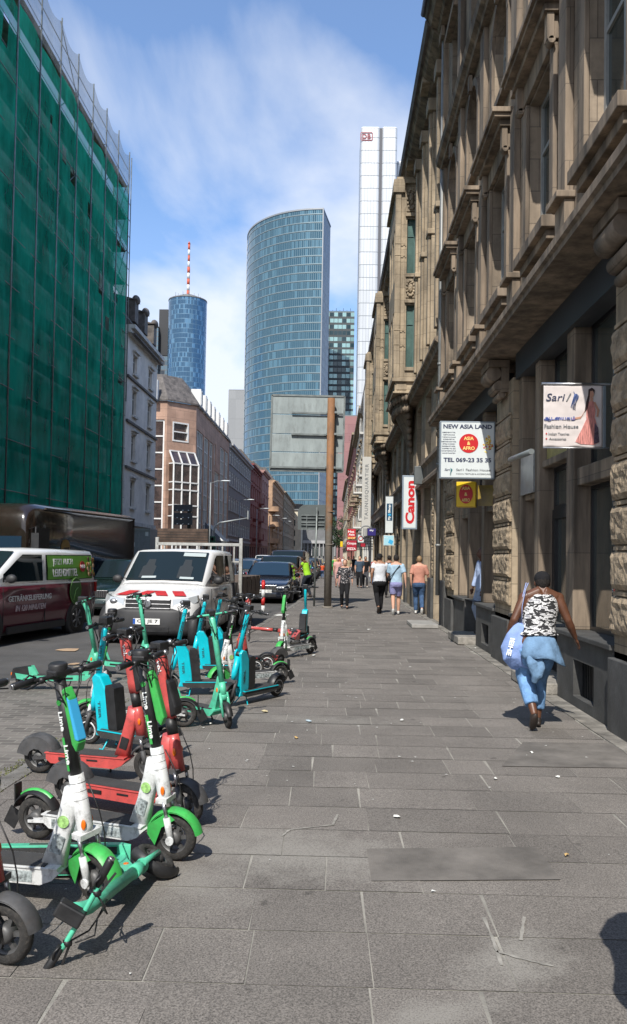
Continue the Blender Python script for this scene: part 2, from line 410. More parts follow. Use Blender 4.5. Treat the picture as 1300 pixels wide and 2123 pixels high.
# brick-clad corner building: fine joints in the clay tiles
def tilemat(name, c, joint, sx, sy, mortar=0.02, rough=0.8, tone=0.25, offset=0.5, bumpd=0.01, dirt=0.3, axis='UV'):
    if name in MATS: return MATS[name]
    m = bpy.data.materials.new(name); m.use_nodes = True
    t = m.node_tree; b = t.nodes['Principled BSDF']; b.inputs['Roughness'].default_value = rough
    tcn = t.nodes.new('ShaderNodeTexCoord')
    br = t.nodes.new('ShaderNodeTexBrick'); br.offset = offset
    br.inputs['Scale'].default_value = 1; br.inputs['Brick Width'].default_value = sx; br.inputs['Row Height'].default_value = sy
    br.inputs['Mortar Size'].default_value = mortar; br.inputs['Mortar Smooth'].default_value = 0.2
    br.inputs['Color1'].default_value = (*[x * (1 - tone) for x in c], 1); br.inputs['Color2'].default_value = (*[x * (1 + tone) for x in c], 1)
    br.inputs['Mortar'].default_value = (*joint, 1)
    if axis == 'UV':
        t.links.new(tcn.outputs['Object'], br.inputs['Vector'])
    else:
        sp = t.nodes.new('ShaderNodeSeparateXYZ'); t.links.new(tcn.outputs['Object'], sp.inputs[0])
        cb = t.nodes.new('ShaderNodeCombineXYZ')
        t.links.new(mnode('ADD', sp.outputs[0], sp.outputs[1], t), cb.inputs[0]); t.links.new(sp.outputs[2], cb.inputs[1])
        t.links.new(cb.outputs[0], br.inputs['Vector'])
    nz = t.nodes.new('ShaderNodeTexNoise'); nz.inputs['Scale'].default_value = 0.9; nz.inputs['Detail'].default_value = 9
    t.links.new(tcn.outputs['Object'], nz.inputs['Vector'])
    mx = t.nodes.new('ShaderNodeMixRGB'); mx.blend_type = 'MULTIPLY'
    mr = t.nodes.new('ShaderNodeMapRange'); mr.inputs[1].default_value = 0.3; mr.inputs[2].default_value = 0.7; mr.inputs[3].default_value = 1 - dirt; mr.inputs[4].default_value = 1.15
    t.links.new(nz.outputs[0], mr.inputs[0])
    mx.inputs[0].default_value = 1; t.links.new(br.outputs['Color'], mx.inputs[1]); t.links.new(mr.outputs[0], mx.inputs[2])
    t.links.new(mx.outputs[0], b.inputs['Base Color'])
    bp = t.nodes.new('ShaderNodeBump'); bp.inputs['Strength'].default_value = 0.5; bp.inputs['Distance'].default_value = bumpd; bp.invert = True
    t.links.new(br.outputs['Fac'], bp.inputs['Height']); t.links.new(bp.outputs[0], b.inputs['Normal'])
    MATS[name] = m
    return m
BRICKC = tilemat('red_clay_cladding', (0.46, 0.29, 0.21), (0.26, 0.17, 0.13), 1.4, 0.75, 0.012, axis='XZ', tone=0.08)
PAVERS = tilemat('small_brick_pavers', (0.15, 0.135, 0.12), (0.21, 0.195, 0.17), 0.21, 0.105, 0.010, axis='UV', tone=0.3, bumpd=0.02, dirt=0.35)

# ------------------------------------------------------------------ ground
def kerb_x(y):
    pts = [(-6, -2.62), (5, -2.5), (14.5, -2.08), (22, -1.72), (30, -1.32), (60, -1.1), (400, -1.1)]
    for (a, xa), (b, xb) in zip(pts, pts[1:]):
        if y <= b: return xa + (xb - xa) * (y - a) / (b - a)
    return -1.1
RZD = -0.03
ASPH = mat('asphalt', (0.088, 0.085, 0.082), 0.92, var=0.28, vs=0.8, bump=0.5, bs=160, dirt=0.25)
o = MB().add([(-1500, -300, -0.07), (1500, -300, -0.07), (1500, 2500, -0.07), (-1500, 2500, -0.07)], [(0, 1, 2, 3)]).obj('ground', mat('city_ground', (0.10, 0.10, 0.095), 0.9, var=0.2, vs=0.05)); o['kind'] = 'structure'
o = MB().add([(-10.4, -8, RZD), (2.6, -8, RZD), (2.6, 420, RZD), (-10.4, 420, RZD)], [(0, 1, 2, 3)]).obj('road', ASPH); o['kind'] = 'structure'
mb = MB(); mb.box(-13.0, -10.4, -8, 61, -0.06, 0.06); mb.box(-13.0, -10.4, 67, 420, -0.06, 0.06)
o = mb.obj('far_pavement', mat('far_paving', (0.13, 0.125, 0.12), 0.9, var=0.2, vs=1.2)); o['kind'] = 'structure'
o = MB().add([(-9.2, -8, -0.012), (kerb_x(-8), -8, -0.012), (kerb_x(5), 5, -0.012), (kerb_x(10.6), 10.6, -0.012), (kerb_x(12.2), 12.2, -0.012), (-4.6, 10.6, -0.012), (-9.2, 9.6, -0.012)],
             [(0, 1, 2, 3, 4, 5, 6)]).obj('paver_strip', PAVERS); o['kind'] = 'structure'
# parking line marks on the road
mb = MB()
for p in [((-3.9, 12.4), (-2.9, 13.4))]:
    (ax, ay), (bx, by) = p; mb.add([(ax, ay, RZD + .004), (ax + .03, ay - .09, RZD + .004), (bx + .03, by - .09, RZD + .004), (bx, by, RZD + .004)], [(0, 1, 2, 3)])
for y in range(36, 150, 6):
    mb.add([(-3.3, y, RZD + .004), (-3.2, y, RZD + .004), (-3.2, y + 3, RZD + .004), (-3.3, y + 3, RZD + .004)], [(0, 1, 2, 3)])
o = mb.obj('road_marking', mat('worn_paint', (0.42, 0.36, 0.26), 0.8, var=0.4, vs=9)); o['kind'] = 'structure'

# pavement slabs, one face each with its own tone, over a bed of mortar
def slabmat():
    m = bpy.data.materials.new('granite_slab'); m.use_nodes = True; t = m.node_tree; b = t.nodes['Principled BSDF']
    at = t.nodes.new('ShaderNodeAttribute'); at.attribute_name = 'tone'
    tcn = t.nodes.new('ShaderNodeTexCoord')
    def nz(s, d=2, r=0.6):
        n = t.nodes.new('ShaderNodeTexNoise'); n.inputs['Scale'].default_value = s; n.inputs['Detail'].default_value = d; n.inputs['Roughness'].default_value = r
        t.links.new(tcn.outputs['Object'], n.inputs['Vector']); return n.outputs[0]
    def mr(x, a, b_, c, d):
        n = t.nodes.new('ShaderNodeMapRange'); n.inputs[1].default_value = a; n.inputs[2].default_value = b_; n.inputs[3].default_value = c; n.inputs[4].default_value = d
        t.links.new(x, n.inputs[0]); return n.outputs[0]
    sp = mr(nz(120, 3, 0.8), 0.36, 0.64, 0.45, 1.62)         # granite speckle
    blot = mr(nz(1.3, 8), 0.3, 0.7, 0.84, 1.16)              # broad wear
    spots = mr(nz(7.5, 4, 0.55), 0.66, 0.72, 1.0, 0.62)      # dark chewing gum and grease spots
    dust = mr(nz(0.55, 9, 0.68), 0.56, 0.78, 0.0, 0.55)      # pale dust
    f = mnode('MULTIPLY', mnode('MULTIPLY', sp, blot, t), mnode('MULTIPLY', spots, at.outputs['Fac'], t), t)
    for cx_, cy_, rx, ry, amt in ((-.25, 4.75, .9, .45, .8), (-.75, 4.35, .5, .3, .6), (.80, 3.55, .34, .20, .9), (.42, 3.12, .3, .12, .8), (-.15, 8.6, 1.1, .3, .5)):
        mp = t.nodes.new('ShaderNodeMapping'); mp.vector_type = 'TEXTURE'; mp.inputs['Location'].default_value = (cx_, cy_, 0); mp.inputs['Scale'].default_value = (rx, ry, 1); mp.inputs['Rotation'].default_value = (0, 0, cx_)
        t.links.new(tcn.outputs['Object'], mp.inputs[0]); ln = t.nodes.new('ShaderNodeVectorMath'); ln.operation = 'LENGTH'; t.links.new(mp.outputs[0], ln.inputs[0])
        fall = mr(mnode('ADD', ln.outputs['Value'], mnode('MULTIPLY', mnode('SUBTRACT', nz(5, 8, .7), .5, t), 2.2, t), t), .2, 1.1, amt, 0.0)
        dust = mnode('MAXIMUM', dust, fall, t)
    cb = t.nodes.new('ShaderNodeMixRGB'); cb.blend_type = 'MULTIPLY'; cb.inputs[0].default_value = 1
    cb.inputs[1].default_value = (0.156, 0.141, 0.126, 1); t.links.new(f, cb.inputs[2])
    mx = t.nodes.new('ShaderNodeMixRGB'); mx.inputs[2].default_value = (0.25, 0.235, 0.21, 1)
    t.links.new(mnode('MULTIPLY', dust, sp, t), mx.inputs[0]); t.links.new(cb.outputs[0], mx.inputs[1])
    t.links.new(mx.outputs[0], b.inputs['Base Color']); b.inputs['Roughness'].default_value = 0.85
    bp = t.nodes.new('ShaderNodeBump'); bp.inputs['Strength'].default_value = 0.35; bp.inputs['Distance'].default_value = 0.004
    t.links.new(nz(70, 4), bp.inputs['Height']); t.links.new(bp.outputs[0], b.inputs['Normal'])
    return m
SLAB = slabmat()
MORTAR = mat('mortar', (0.31, 0.295, 0.26), 0.95, var=0.38, vs=2.3, bump=0.3, bs=80)
rng = random.Random(3)
mb = MB(); tones = []
y = 1.05 - 0.462 * 9
while y < 75:
    d = 0.462 * (1 if y < 40 else 2) + rng.uniform(-.012, .012)
    x0, x1 = kerb_x(y) + 0.16, 2.62
    x = x0 - rng.uniform(0, .4)
    while x < x1:
        wd = rng.choice([0.36, 0.42, 0.52, 0.60, 0.70, 0.84]) * rng.uniform(.93, 1.07)
        if 4.2 < y < 4.4 and 0.2 < x < 0.6: wd = 1.45
        a, b_ = max(x, x0), min(x + wd, x1)
        if b_ - a > .06:
            g = rng.uniform(.002, .0048); zt = rng.uniform(.0008, .003); k = rng.uniform(-.012, .012)
            mb.add([(a + g, y + g, zt), (b_ - g, y + g, zt + rng.uniform(0, .002)), (b_ - g + k, y + d - g, zt), (a + g + k, y + d - g, zt)], [(0, 1, 2, 3)])
            tn = rng.uniform(.84, 1.11)
            if rng.random() < .06: tn *= .85
            if rng.random() < .05: tn *= 1.12
            tones.append(tn)
        x += wd
    y += d
me = mb.mesh('pavement', SLAB)
at = me.attributes.new('tone', 'FLOAT', 'FACE'); at.data.foreach_set('value', tones)
o = place('pavement', me); o['kind'] = 'structure'
mb = MB()
ys = [-6, 5, 14.5, 22, 30, 60, 76]
for a, b_ in zip(ys, ys[1:]): mb.add([(kerb_x(a), a, -.001), (2.9, a, -.001), (2.9, b_, -.001), (kerb_x(b_), b_, -.001)], [(0, 1, 2, 3)])
o = mb.obj('pavement_bed', MORTAR); o['kind'] = 'structure'
PATCH = mat('smooth_repair_concrete', (.160, .146, .131), .9, var=.35, vs=3, bump=.3, bs=120, dirt=.15)
for pts in ([(760, 1762), (1112, 1758), (1162, 1826), (770, 1829)], [(1040, 1590), (1300, 1594), (1300, 1543), (1085, 1540)], [(640, 1300), (760, 1300), (765, 1312), (630, 1312)]):
    P = [G(*p) for p in pts]; o = MB().add([(p.x, p.y, .0075) for p in P], [list(range(len(P)))]).obj('repair_patch', PATCH); o['kind'] = 'structure'
mb = MB(); rr_ = random.Random(6)
for path in ([(1003, 1904), (1022, 1950), (1040, 2004)], [(1087, 1903), (1080, 1952)], [(1030, 1975), (1080, 1990), (1148, 2006)], [(700, 1690), (690, 1712), (600, 1722), (585, 1735)]):
    P = [G(*p) for p in path]
    for a, b_ in zip(P, P[1:]):
        n = 6; d = (b_ - a); nn = Vector((-d.y, d.x, 0)).normalized(); L_, R__ = [], []
        for k in range(n + 1): p = a + d * k / n; w_ = rr_.uniform(.003, .011); L_.append(p + nn * w_); R__.append(p - nn * w_)
        mb.add([(p.x, p.y, .0065) for p in L_ + R__], [(k, k + 1, n + 2 + k, n + 1 + k) for k in range(n)])
o = mb.obj('mortar_smear', mat('pale_mortar_smear', (.30, .285, .255), .95, var=.3, vs=12)); o['kind'] = 'structure'
o = MB().add([(-1.1, 75, 0.002), (3.2, 75, 0.002), (3.2, 420, 0.002), (-1.1, 420, 0.002)], [(0, 1, 2, 3)]).obj('distant_pavement', mat('far_slabs', (0.135, 0.122, 0.11), 0.9, var=0.2, vs=1.5)); o['kind'] = 'structure'
mb = MB(); rng = random.Random(5)
y = -5
while y < 200:
    L = rng.uniform(.8, 1.1) if y < 60 else 20
    a, b_ = Vector((kerb_x(y) + .075, y + .006, 0)), Vector((kerb_x(y + L) + .075, y + L - .006, 0))
    zt = .009 + rng.uniform(0, .003)
    mb.bar((a.x, a.y, -.03 + zt / 2), (b_.x, b_.y, -.03 + zt / 2), .15, .06 + zt, 0); y += L
o = mb.obj('kerb', mat('kerb_granite', (0.19, 0.18, 0.165), 0.85, var=0.45, vs=3, bump=0.4, bs=60, dirt=0.3), bevel=.006); o['kind'] = 'structure'
mb = MB(); y = -5
while y < 60:
    L = rng.uniform(.5, .9); mb.box(2.625 + rng.uniform(-.01, .01), 2.84, y + .006, y + L - .006, -.02, .012 + rng.uniform(0, .006)); y += L
o = mb.obj('wall_edging', mat('edging_stone', (0.22, 0.205, 0.18), 0.9, var=0.5, vs=4, bump=0.6, bs=50)); o['kind'] = 'structure'
# moss and weeds in the joint between pavers and slabs
rng = random.Random(9); mb = MB()
for i in range(1500):
    y = rng.choice([rng.uniform(3.5, 12), rng.gauss(6.2, .8)]); x = kerb_x(y) - abs(rng.gauss(0, .05)) + (rng.random() < .5) * .155
    h = rng.uniform(.004, .02); a = rng.uniform(0, 6.3); dx, dy = math.cos(a) * .008, math.sin(a) * .008
    mb.add([(x - dy, y + dx, .0), (x + dy, y - dx, .0), (x + dx, y + dy, h)], [(0, 1, 2)])
o = mb.obj('moss', mat('moss', (0.10, 0.11, 0.03), 0.9, var=0.3)); tag(o, 'yellowish moss growing in the joint beside the kerb stones', 'moss'); o['kind'] = 'stuff'

# ------------------------------------------------------------------ building A (near, right)
FA = facade_matrix(2.85, 'right'); FU = facade_matrix(2.70, 'right')
A0, A1 = -4.0, 20.4
bA = thing('stone_building', 'brown stone shop building nearest on the right with rusticated piers and hooded windows', 'building', (2.85, 8, 0))
bAi = Matrix.Translation((-2.85, -8, 0))
def PA(mb, name, m, **k):
    return mb.obj(name, m, bA, M=bAi, **k)
# plinth with basement openings
piers = [(-5.4, -4.1), (0.85, 2.2), (7.0, 8.35), (13.1, 14.4), (19.25, 20.4)]
bays = [(-4.1, .85), (2.2, 7.0), (8.35, 13.1), (14.4, 19.25)]
mb = MB()
ops = [(9.0, 9.75, .12, .55), (15.0, 15.7, .12, .5), (3.4, 4.3, .12, .55), (10.45, 11.75, -.01, .85), (16.3, 17.7, -.01, .85)]
wall(mb, A0, A1, 0, .80, ops, FA, .3, 0)
for a, b_ in piers: lbox(mb, FA, a, b_, 0, .74, 0, .07)
for a, b_ in bays:
    for c, d in ([(a, b_)] if not any(a < q[0] < b_ and q[2] < 0 for q in ops) else [(a, [q for q in ops if a < q[0] < b_ and q[2] < 0][0][0]), ([q for q in ops if a < q[0] < b_ and q[2] < 0][0][1], b_)]):
        lbox(mb, FA, c + .002, d - .002, .80, .86, -.55, .05)
PA(mb, 'plinth', PLINTH, bevel=.012)
for q in ops[:3]:
    mb = MB()
    for k in range(12): lbox(mb, FA, q[0] + (q[1] - q[0]) * (k + .5) / 12 - .008, q[0] + (q[1] - q[0]) * (k + .5) / 12 + .008, q[2], q[3], -.12, -.10)
    lbox(mb, FA, q[0], q[1], q[2], q[3], -.26, -.25)
    PA(mb, 'basement_grille', DARKMET)
# rusticated piers: smooth core, rough faced blocks
def rough_face(mb, M, u0, u1, v0, v1, w0, amp, seed, m=0):
    nu, nv = max(3, int((u1 - u0) / .05)), max(3, int((v1 - v0) / .05))
    vs = []
    for j in range(nv + 1):
        for i in range(nu + 1):
            u = u0 + (u1 - u0) * i / nu; v = v0 + (v1 - v0) * j / nv
            e = min(i, nu - i, j, nv - j)
            n = noise.noise(Vector((u * 9 + seed, v * 14, seed))) + .7 * noise.noise(Vector((u * 24, v * 20 + seed, 3.1)))
            vs.append(M @ Vector((u, v, w0 + (0 if e == 0 else .03 + amp * n))))
    fs = [(j * (nu + 1) + i, j * (nu + 1) + i + 1, (j + 1) * (nu + 1) + i + 1, (j + 1) * (nu + 1) + i) for j in range(nv) for i in range(nu)]
    mb.add(vs, fs, m, False)
for a, b_ in piers:
    mb = MB(); lbox(mb, FA, a, b_, .74, 4.62, -.5, 0)
    PA(mb, 'pier', STONE_L)
    mb = MB(); v = .98; k = 0
    while v < 4.0:
        hh = .37
        lbox(mb, FA, a + .03, b_ - .012, v, v + hh, .001, .035)
        rough_face(mb, FA, a + .03, b_ - .012, v, v + hh, .036, .022, a * 3 + v)
        lbox(mb, FA, a + .10, b_ - .08, v + hh + .018, v + hh + .055, .001, .045)
        v += .445; k += 1
    PA(mb, 'rusticated_block', ROUGH)
    mb = MB()      # scroll console under the cornice
    c = (a + b_) / 2
    lbox(mb, FA, c - .32, c + .32, 4.45, 4.97, .0, .12); lbox(mb, FA, c - .36, c + .36, 4.86, 4.97, .0, .34)
    for w_, v_, r_ in ((.24, 4.76, .12), (.15, 4.56, .085), (.10, 4.42, .06)):
        mb.lathe([(r_, -.28), (r_, .28)], FA @ Vector((c, v_, w_)), 'Y', 14)
    PA(mb, 'console', STONE)
# mullions and glazing of the shop fronts
def shop_bay(items, a, b_):
    mb = MB()
    for u0, u1 in [q[1:3] for q in items if q[0] == 'm']: lbox(mb, FA, u0, u1, .86, 4.60, -.42, -.09)
    us = [q for q in items if q[0] != 'm']
    for k, u0, u1 in us:
        if k == 'w': lbox(mb, FA, u0 + .001, u1 - .001, 2.62, 2.84, -.30, -.13)
        elif k == 'd': lbox(mb, FA, u0 + .001, u1 - .001, 3.02, 3.12, -.30, -.13)
    if mb.v: PA(mb, 'mullion', STONE_S, bevel=.015)
    for k, u0, u1 in us:
        if k == 'w':
            window(bA, bAi @ FA @ T(u0, .86, -.35), u1 - u0, 1.76, BFRAME, GLASS, 1, 1, .05, name='shop_window')
            window(bA, bAi @ FA @ T(u0, 2.84, -.35), u1 - u0, 1.76, BFRAME, GLASS, 1, 1, .05, name='transom_window')
        elif k == 'd':
            window(bA, bAi @ FA @ T(u0, 3.12, -.35), u1 - u0, 1.48, BFRAME, GLASS, 1, 1, .05, name='transom_window')
            window(bA, bAi @ FA @ T(u0, 2.42, -.35), u1 - u0, .60, BFRAME, GLASS, 1, 1, .06, name='transom_window')
            d = window(bA, bAi @ FA @ T(u0, .16, -.35), u1 - u0, 2.26, BFRAME, GLASS, 1, 1, .13, .07, name='door')
            h = MB(); h.tube([(.17, .75, .12), (.17, 1.45, .12)], .016, 8); h.tube([(.17, .8, .05), (.17, .8, .12)], .012, 6); h.tube([(.17, 1.4, .05), (.17, 1.4, .12)], .012, 6)
            h.obj('handle', MATS.get('chrome') or mat('chrome', (.6, .6, .6), .15, 1.0), d)
shop_bay([('w', 8.37, 10.1), ('m', 10.1, 10.42), ('d', 10.42, 11.78), ('m', 11.78, 12.05), ('w', 12.05, 12.85), ('m', 12.85, 13.1)], 8.35, 13.1)
shop_bay([('m', 14.4, 14.62), ('w', 14.62, 16.0), ('m', 16.0, 16.3), ('m', 17.7, 17.95), ('w', 17.95, 19.0), ('m', 19.0, 19.25)], 14.4, 19.25)
shop_bay([('w', 2.22, 4.0), ('m', 4.0, 4.3), ('w', 4.3, 5.2), ('m', 5.2, 5.5), ('w', 5.5, 6.98)], 2.2, 7)
shop_bay([('w', -4.0, -2.0), ('m', -2, -1.7), ('w', -1.7, .84)], -4.1, .85)
# open entrance between 16.3 and 17.7 with dark passage and transom
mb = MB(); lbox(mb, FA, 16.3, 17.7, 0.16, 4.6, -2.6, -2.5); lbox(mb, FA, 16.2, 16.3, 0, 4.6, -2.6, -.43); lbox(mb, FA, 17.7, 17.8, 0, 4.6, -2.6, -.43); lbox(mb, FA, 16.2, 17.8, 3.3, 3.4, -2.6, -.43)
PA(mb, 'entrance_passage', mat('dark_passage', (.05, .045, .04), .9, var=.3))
window(bA, bAi @ FA @ T(16.3, 3.1, -.35), 1.4, 1.5, BFRAME, GLASS, 2, 1, .05, name='transom_window')
# core wall behind, lintel and fascia
mb = MB(); lbox(mb, FA, A0, A1, 4.60, 4.98, -.5, -.30); lbox(mb, FA, A0, A1, .0, 4.6, -2.9, -2.7)
lbox(mb, FA, A0, 16.19, -.1, .14, -2.7, -.5)
PA(mb, 'core_wall', STONE)
mb = MB()
for a, b_ in bays: lbox(mb, FA, a + .01, b_ - .01, 4.58, 4.985, -.28, -.03)
PA(mb, 'fascia', FASCIA)
# cornices as profiles run along the street: points (w outwards, v up) relative to plane X=2.70
def run(prof, y0, y1, name, m, x=2.70, parent=None, inv=None, caps=True):
    mb = MB(); mb.prism([(x - p[0], p[1]) for p in prof], y0, y1, 'Y'); return mb.obj(name, m, parent or bA, M=bAi if inv is None else inv)
run([(-.6, 4.985), (.34, 4.985), (.34, 5.05), (.38, 5.07), (.38, 5.16), (.30, 5.2), (.26, 5.27), (.12, 5.33), (.12, 5.36), (-.6, 5.36)], A0, A1, 'ground_floor_cornice', STONE_S)
mb = MB()
WIN = [8.15 + 2.7 * k for k in range(-4, 5)]
ops = []
for c in WIN:
    ops += [(c - .62, c + .62, 5.98, 8.12), (c - .58, c + .58, 9.35, 11.1), (c - .5, c + .5, 12.3, 14.2)]
wall(mb, A0, A1, 5.36, 15.3, ops, FU, .24)
lbox(mb, FU, A0, A1, 5.36, 15.2, -1.2, -1.0)
mb.box(2.71, 9, A1 - .25, A1, 5.4, 15.2)
PA(mb, 'upper_wall', STONE_U)
mb = MB()
for c in WIN:
    lbox(mb, FU, c - .80, c + .80, 5.82, 5.97, .001, .19)          # sill
    lbox(mb, FU, c - .72, c + .72, 5.70, 5.82, .001, .11)
    for s in (-1, 1):
        lbox(mb, FU, c + s * .72 - .09, c + s * .72 + .09, 5.97, 8.14, .001, .06)
        lbox(mb, FU, c + s * 1.35 - .15, c + s * 1.35 + .15, 5.86, 8.46, .001, .10) if s > 0 or c == WIN[0] else None
        if s > 0:
            lbox(mb, FU, c + 1.35 - .20, c + 1.35 + .20, 5.36, 5.84, .001, .12); lbox(mb, FU, c + 1.35 - .24, c + 1.35 + .24, 5.84, 5.92, .001, .22)
PA(mb, 'window_surround', STONE_S, bevel=.01)
for i, c in enumerate(WIN):
    mb = MB()
    lbox(mb, FU, c - 1.04, c + 1.04, 8.62, 8.70, .001, .34); lbox(mb, FU, c - 1.0, c + 1.0, 8.56, 8.62, .001, .30)
    lbox(mb, FU, c - .92, c + .92, 8.46, 8.56, .001, .20); lbox(mb, FU, c - .84, c + .84, 8.16, 8.46, .001, .07)
    for s in (-1, 1):
        lbox(mb, FU, c + s * .82 - .07, c + s * .82 + .07, 8.12, 8.46, .071, .16); mb.lathe([(.05, -.07), (.05, .07)], FU @ Vector((c + s * .82, 8.12, .10)), 'Y', 10)
    PA(mb, 'window_hood', STONE_S, bevel=.008)
    window(bA, bAi @ FU @ T(c - .62, 5.98, -.2), 1.24, 2.14, WFRAME, GLASSU, 2, 1, .07, transom=.66)
    window(bA, bAi @ FU @ T(c - .58, 9.35, -.2), 1.16, 1.75, WFRAME, GLASSU, 2, 1, .07, transom=.6)
    window(bA, bAi @ FU @ T(c - .5, 12.3, -.2), 1.0, 1.9, WFRAME, GLASSU, 2, 1, .07, transom=.66)
    # arch spandrels and moulding over second floor windows
    mb = MB(); pr = []
    n = 10
    for s in (-1, 1):
        poly = [(c + s * .579, 10.52)] + [(c + s * .579 * math.cos(a), 10.52 + .575 * math.sin(a)) for a in [math.pi / 2 * k / n for k in range(1, n + 1)]] + [(c + s * .579, 11.096)]
        mb.prism(poly, 2.86, 2.704, 'X')
    for k in range(n * 2):
        a0, a1 = math.pi * k / (2 * n), math.pi * (k + 1) / (2 * n)
        P = [FU @ Vector((c + r * math.cos(a), 10.52 + r * math.sin(a), w_)) for w_ in (.001, .055) for r, a in ((.60, a0), (.60, a1), (.74, a1), (.74, a0))]
        mb.add(P, [(0, 1, 2, 3), (4, 5, 6, 7), (0, 1, 5, 4), (2, 3, 7, 6)])
    lbox(mb, FU, c - .08, c + .08, 11.06, 11.38, .056, .12)
    for s in (-1, 1): lbox(mb, FU, c + s * .67 - .07, c + s * .67 + .07, 9.3, 10.52, .001, .05); 
    lbox(mb, FU, c - .76, c + .76, 9.18, 9.30, .001, .12)
    lbox(mb, FU, c + 1.35 - .19, c + 1.35 + .19, 8.74, 11.40, .001, .09)
    lbox(mb, FU, c - .6, c + .6, 12.16, 12.28, .001, .12); lbox(mb, FU, c - .7, c + .7, 14.25, 14.42, .001, .16)
    lbox(mb, FU, c + 1.35 - .2, c + 1.35 + .2, 11.75, 14.95, .001, .12); lbox(mb, FU, c + 1.35 - .26, c + 1.35 + .26, 14.7, 14.96, .12, .2)
    PA(mb, 'stone_moulding', STONE_L if False else STONE_S)
run([(-.5, 11.42), (.14, 11.42), (.16, 11.50), (.24, 11.55), (.27, 11.68), (.10, 11.74), (-.5, 11.74)], A0, A1, 'string_course', STONE_S)
run([(-.4, 14.98), (.22, 14.98), (.26, 15.08), (.42, 15.14), (.48, 15.28), (.50, 15.32), (-.4, 15.32)], A0, A1, 'eaves_cornice', STONE_S)
run([(-.4, 15.32), (.54, 15.32), (.60, 15.40), (.60, 15.50), (.50, 15.52), (-3.5, 18.5), (-6, 18.5), (-6, 15.35)], A0, A1, 'roof', SLATE)
mb = MB(); mb.tube([(2.09, A0, 15.46), (2.09, A1, 15.46)], .075, 10)
for k in range(30): mb.box(2.02, 2.10, A0 + .4 + k * .8, A0 + .43 + k * .8, 15.36, 15.55)
PA(mb, 'gutter', GUTTER)
mb = MB(); mb.tube([(2.60, 20.30, .8), (2.60, 20.30, 15.3)], .055, 10); 
for z in (2, 4, 6.5, 9, 12): mb.lathe([(.07, 0), (.07, .06)], (2.60, 20.30, z), 'Z', 10)
PA(mb, 'downpipe', mat('grey_pipe', (.23, .235, .23), .5, .3, var=.2))
# steps
mb = MB(); mb.box(2.5, 3.3, 16.3, 17.7, 0.012, .16); mb.obj('entrance_step', mat('step_granite', (.27, .25, .22), .9, var=.4, vs=8, bump=.5), bA, M=bAi, bevel=.015)
mb = MB(); mb.box(2.56, 3.25, 10.42, 11.78, 0.012, .155); mb.obj('entrance_step', MATS['step_granite'], bA, M=bAi, bevel=.015)
o = MB().box(1.95, 2.6, 20.0, 21.4, .012, .10).obj('door_step', mat('pale_step', (.30, .29, .27), .8, var=.2, vs=5), bevel=.01)
tag(o, 'low pale stone step with a dark front lying on the pavement before the second doorway', 'step')
# yellow advertising panel and reflective panel in the transoms
mb = MB(); mb.box(0, 1.30, 0, .60, 0, .03)
pn = mb.obj('advert_panel', mat('faded_yellow_panel', (.42, .36, .14), .6, var=.35, vs=5, dirt=.3), bA, M=bAi @ FA @ T(10.45, 3.13, -.22)); pn['label'] = 'faded yellow panel over the glass door'
text('JET', .2, mat('faded_print', (.22, .17, .08), .7), parent=pn, M=T(.85, .42, .032) @ Matrix.Scale(-1, 4, (1, 0, 0)), name='lettering')
mb = MB(); mb.box(0, .8, 0, .62, 0, .03); mb.obj('advert_panel', mat('pale_panel', (.30, .31, .31), .3, var=.25, vs=6), bA, M=bAi @ FA @ T(12.05, 2.70, -.10))

# ------------------------------------------------------------------ building B (bay windows)
B0, B1 = 20.45, 58.0
bB = thing('bay_window_building', 'tan sandstone building with carved stone bay windows beyond the nearest building', 'building', (2.85, 39, 0))
bBi = Matrix.Translation((-2.85, -39, 0))
def PB(mb, name, m, **k): return mb.obj(name, m, bB, M=bBi, **k)
mb = MB(); ops = []; pil = []
y = B0 + .9
while y < B1 - 1:
    ops.append((y, y + 1.75, 1.0 if len(ops) % 4 else 0.02, 3.9)); ops.append((y + .1, y + 1.6, 4.75, 6.75)); y += 2.68
wall(mb, B0, B1, 0, 7.1, ops, FA, .55)
PB(mb, 'lower_wall', STONE_L)
for a, b_, c, d in ops: window(bB, bBi @ FA @ T(a, c, -.5), b_ - a, d - c, BFRAME, GLASS, 1, 1, .07, transom=.78 if c < 4 else None, name='shop_window' if c < 4 else 'window')
for i in range(0, len(ops), 2):
    a = ops[i][0]
    PB(lbox(MB(), FA, a - .88, a - .05, 0, 1.15, .001, .08), 'plinth', PLINTH, bevel=.01)
mb = MB(); k = 0
for i in range(0, len(ops), 2):
    a = ops[i][0]
    if i in (0, 2):
        v = 1.2
        while v < 3.9:
            rough_face(mb, FA, a - .86, a - .62, v, v + .37, .012, .03, a + v); lbox(mb, FA, a - .80, a - .60, v + .385, v + .425, .001, .07); v += .445
if mb.v: PB(mb, 'rusticated_block', ROUGH)
run([(-.7, 3.95), (.02, 3.95), (.02, 4.05), (-.02, 4.1), (-.02, 4.42), (.06, 4.5), (.06, 4.6), (-.14, 4.6), (-.7, 4.6)], B0, B1, 'band_course', STONE, parent=bB, inv=bBi)
run([(-.7, 7.0), (.12, 7.0), (.14, 7.12), (.22, 7.18), (.22, 7.26), (0, 7.34), (-.7, 7.34)], B0, B1, 'ledge_cornice', STONE_S, parent=bB, inv=bBi)
BAYS = [28.0, 40.2, 52.2]
FB = facade_matrix(2.85, 'right')
mb = MB(); ops = []
def bayfree(a, b_): return all(b_ < q - .05 or a > q + 3.75 for q in BAYS)
y = B0 + .75
while y < B1 - 1.5:
    if bayfree(y, y + 1.1): ops += [(y, y + 1.1, 8.1, 10.4), (y, y + 1.1, 11.4, 13.4)]
    y += 1.75
wall(mb, B0, B1, 7.34, 15.0, ops, FB, .3)
PB(mb, 'upper_wall', STONE_L)
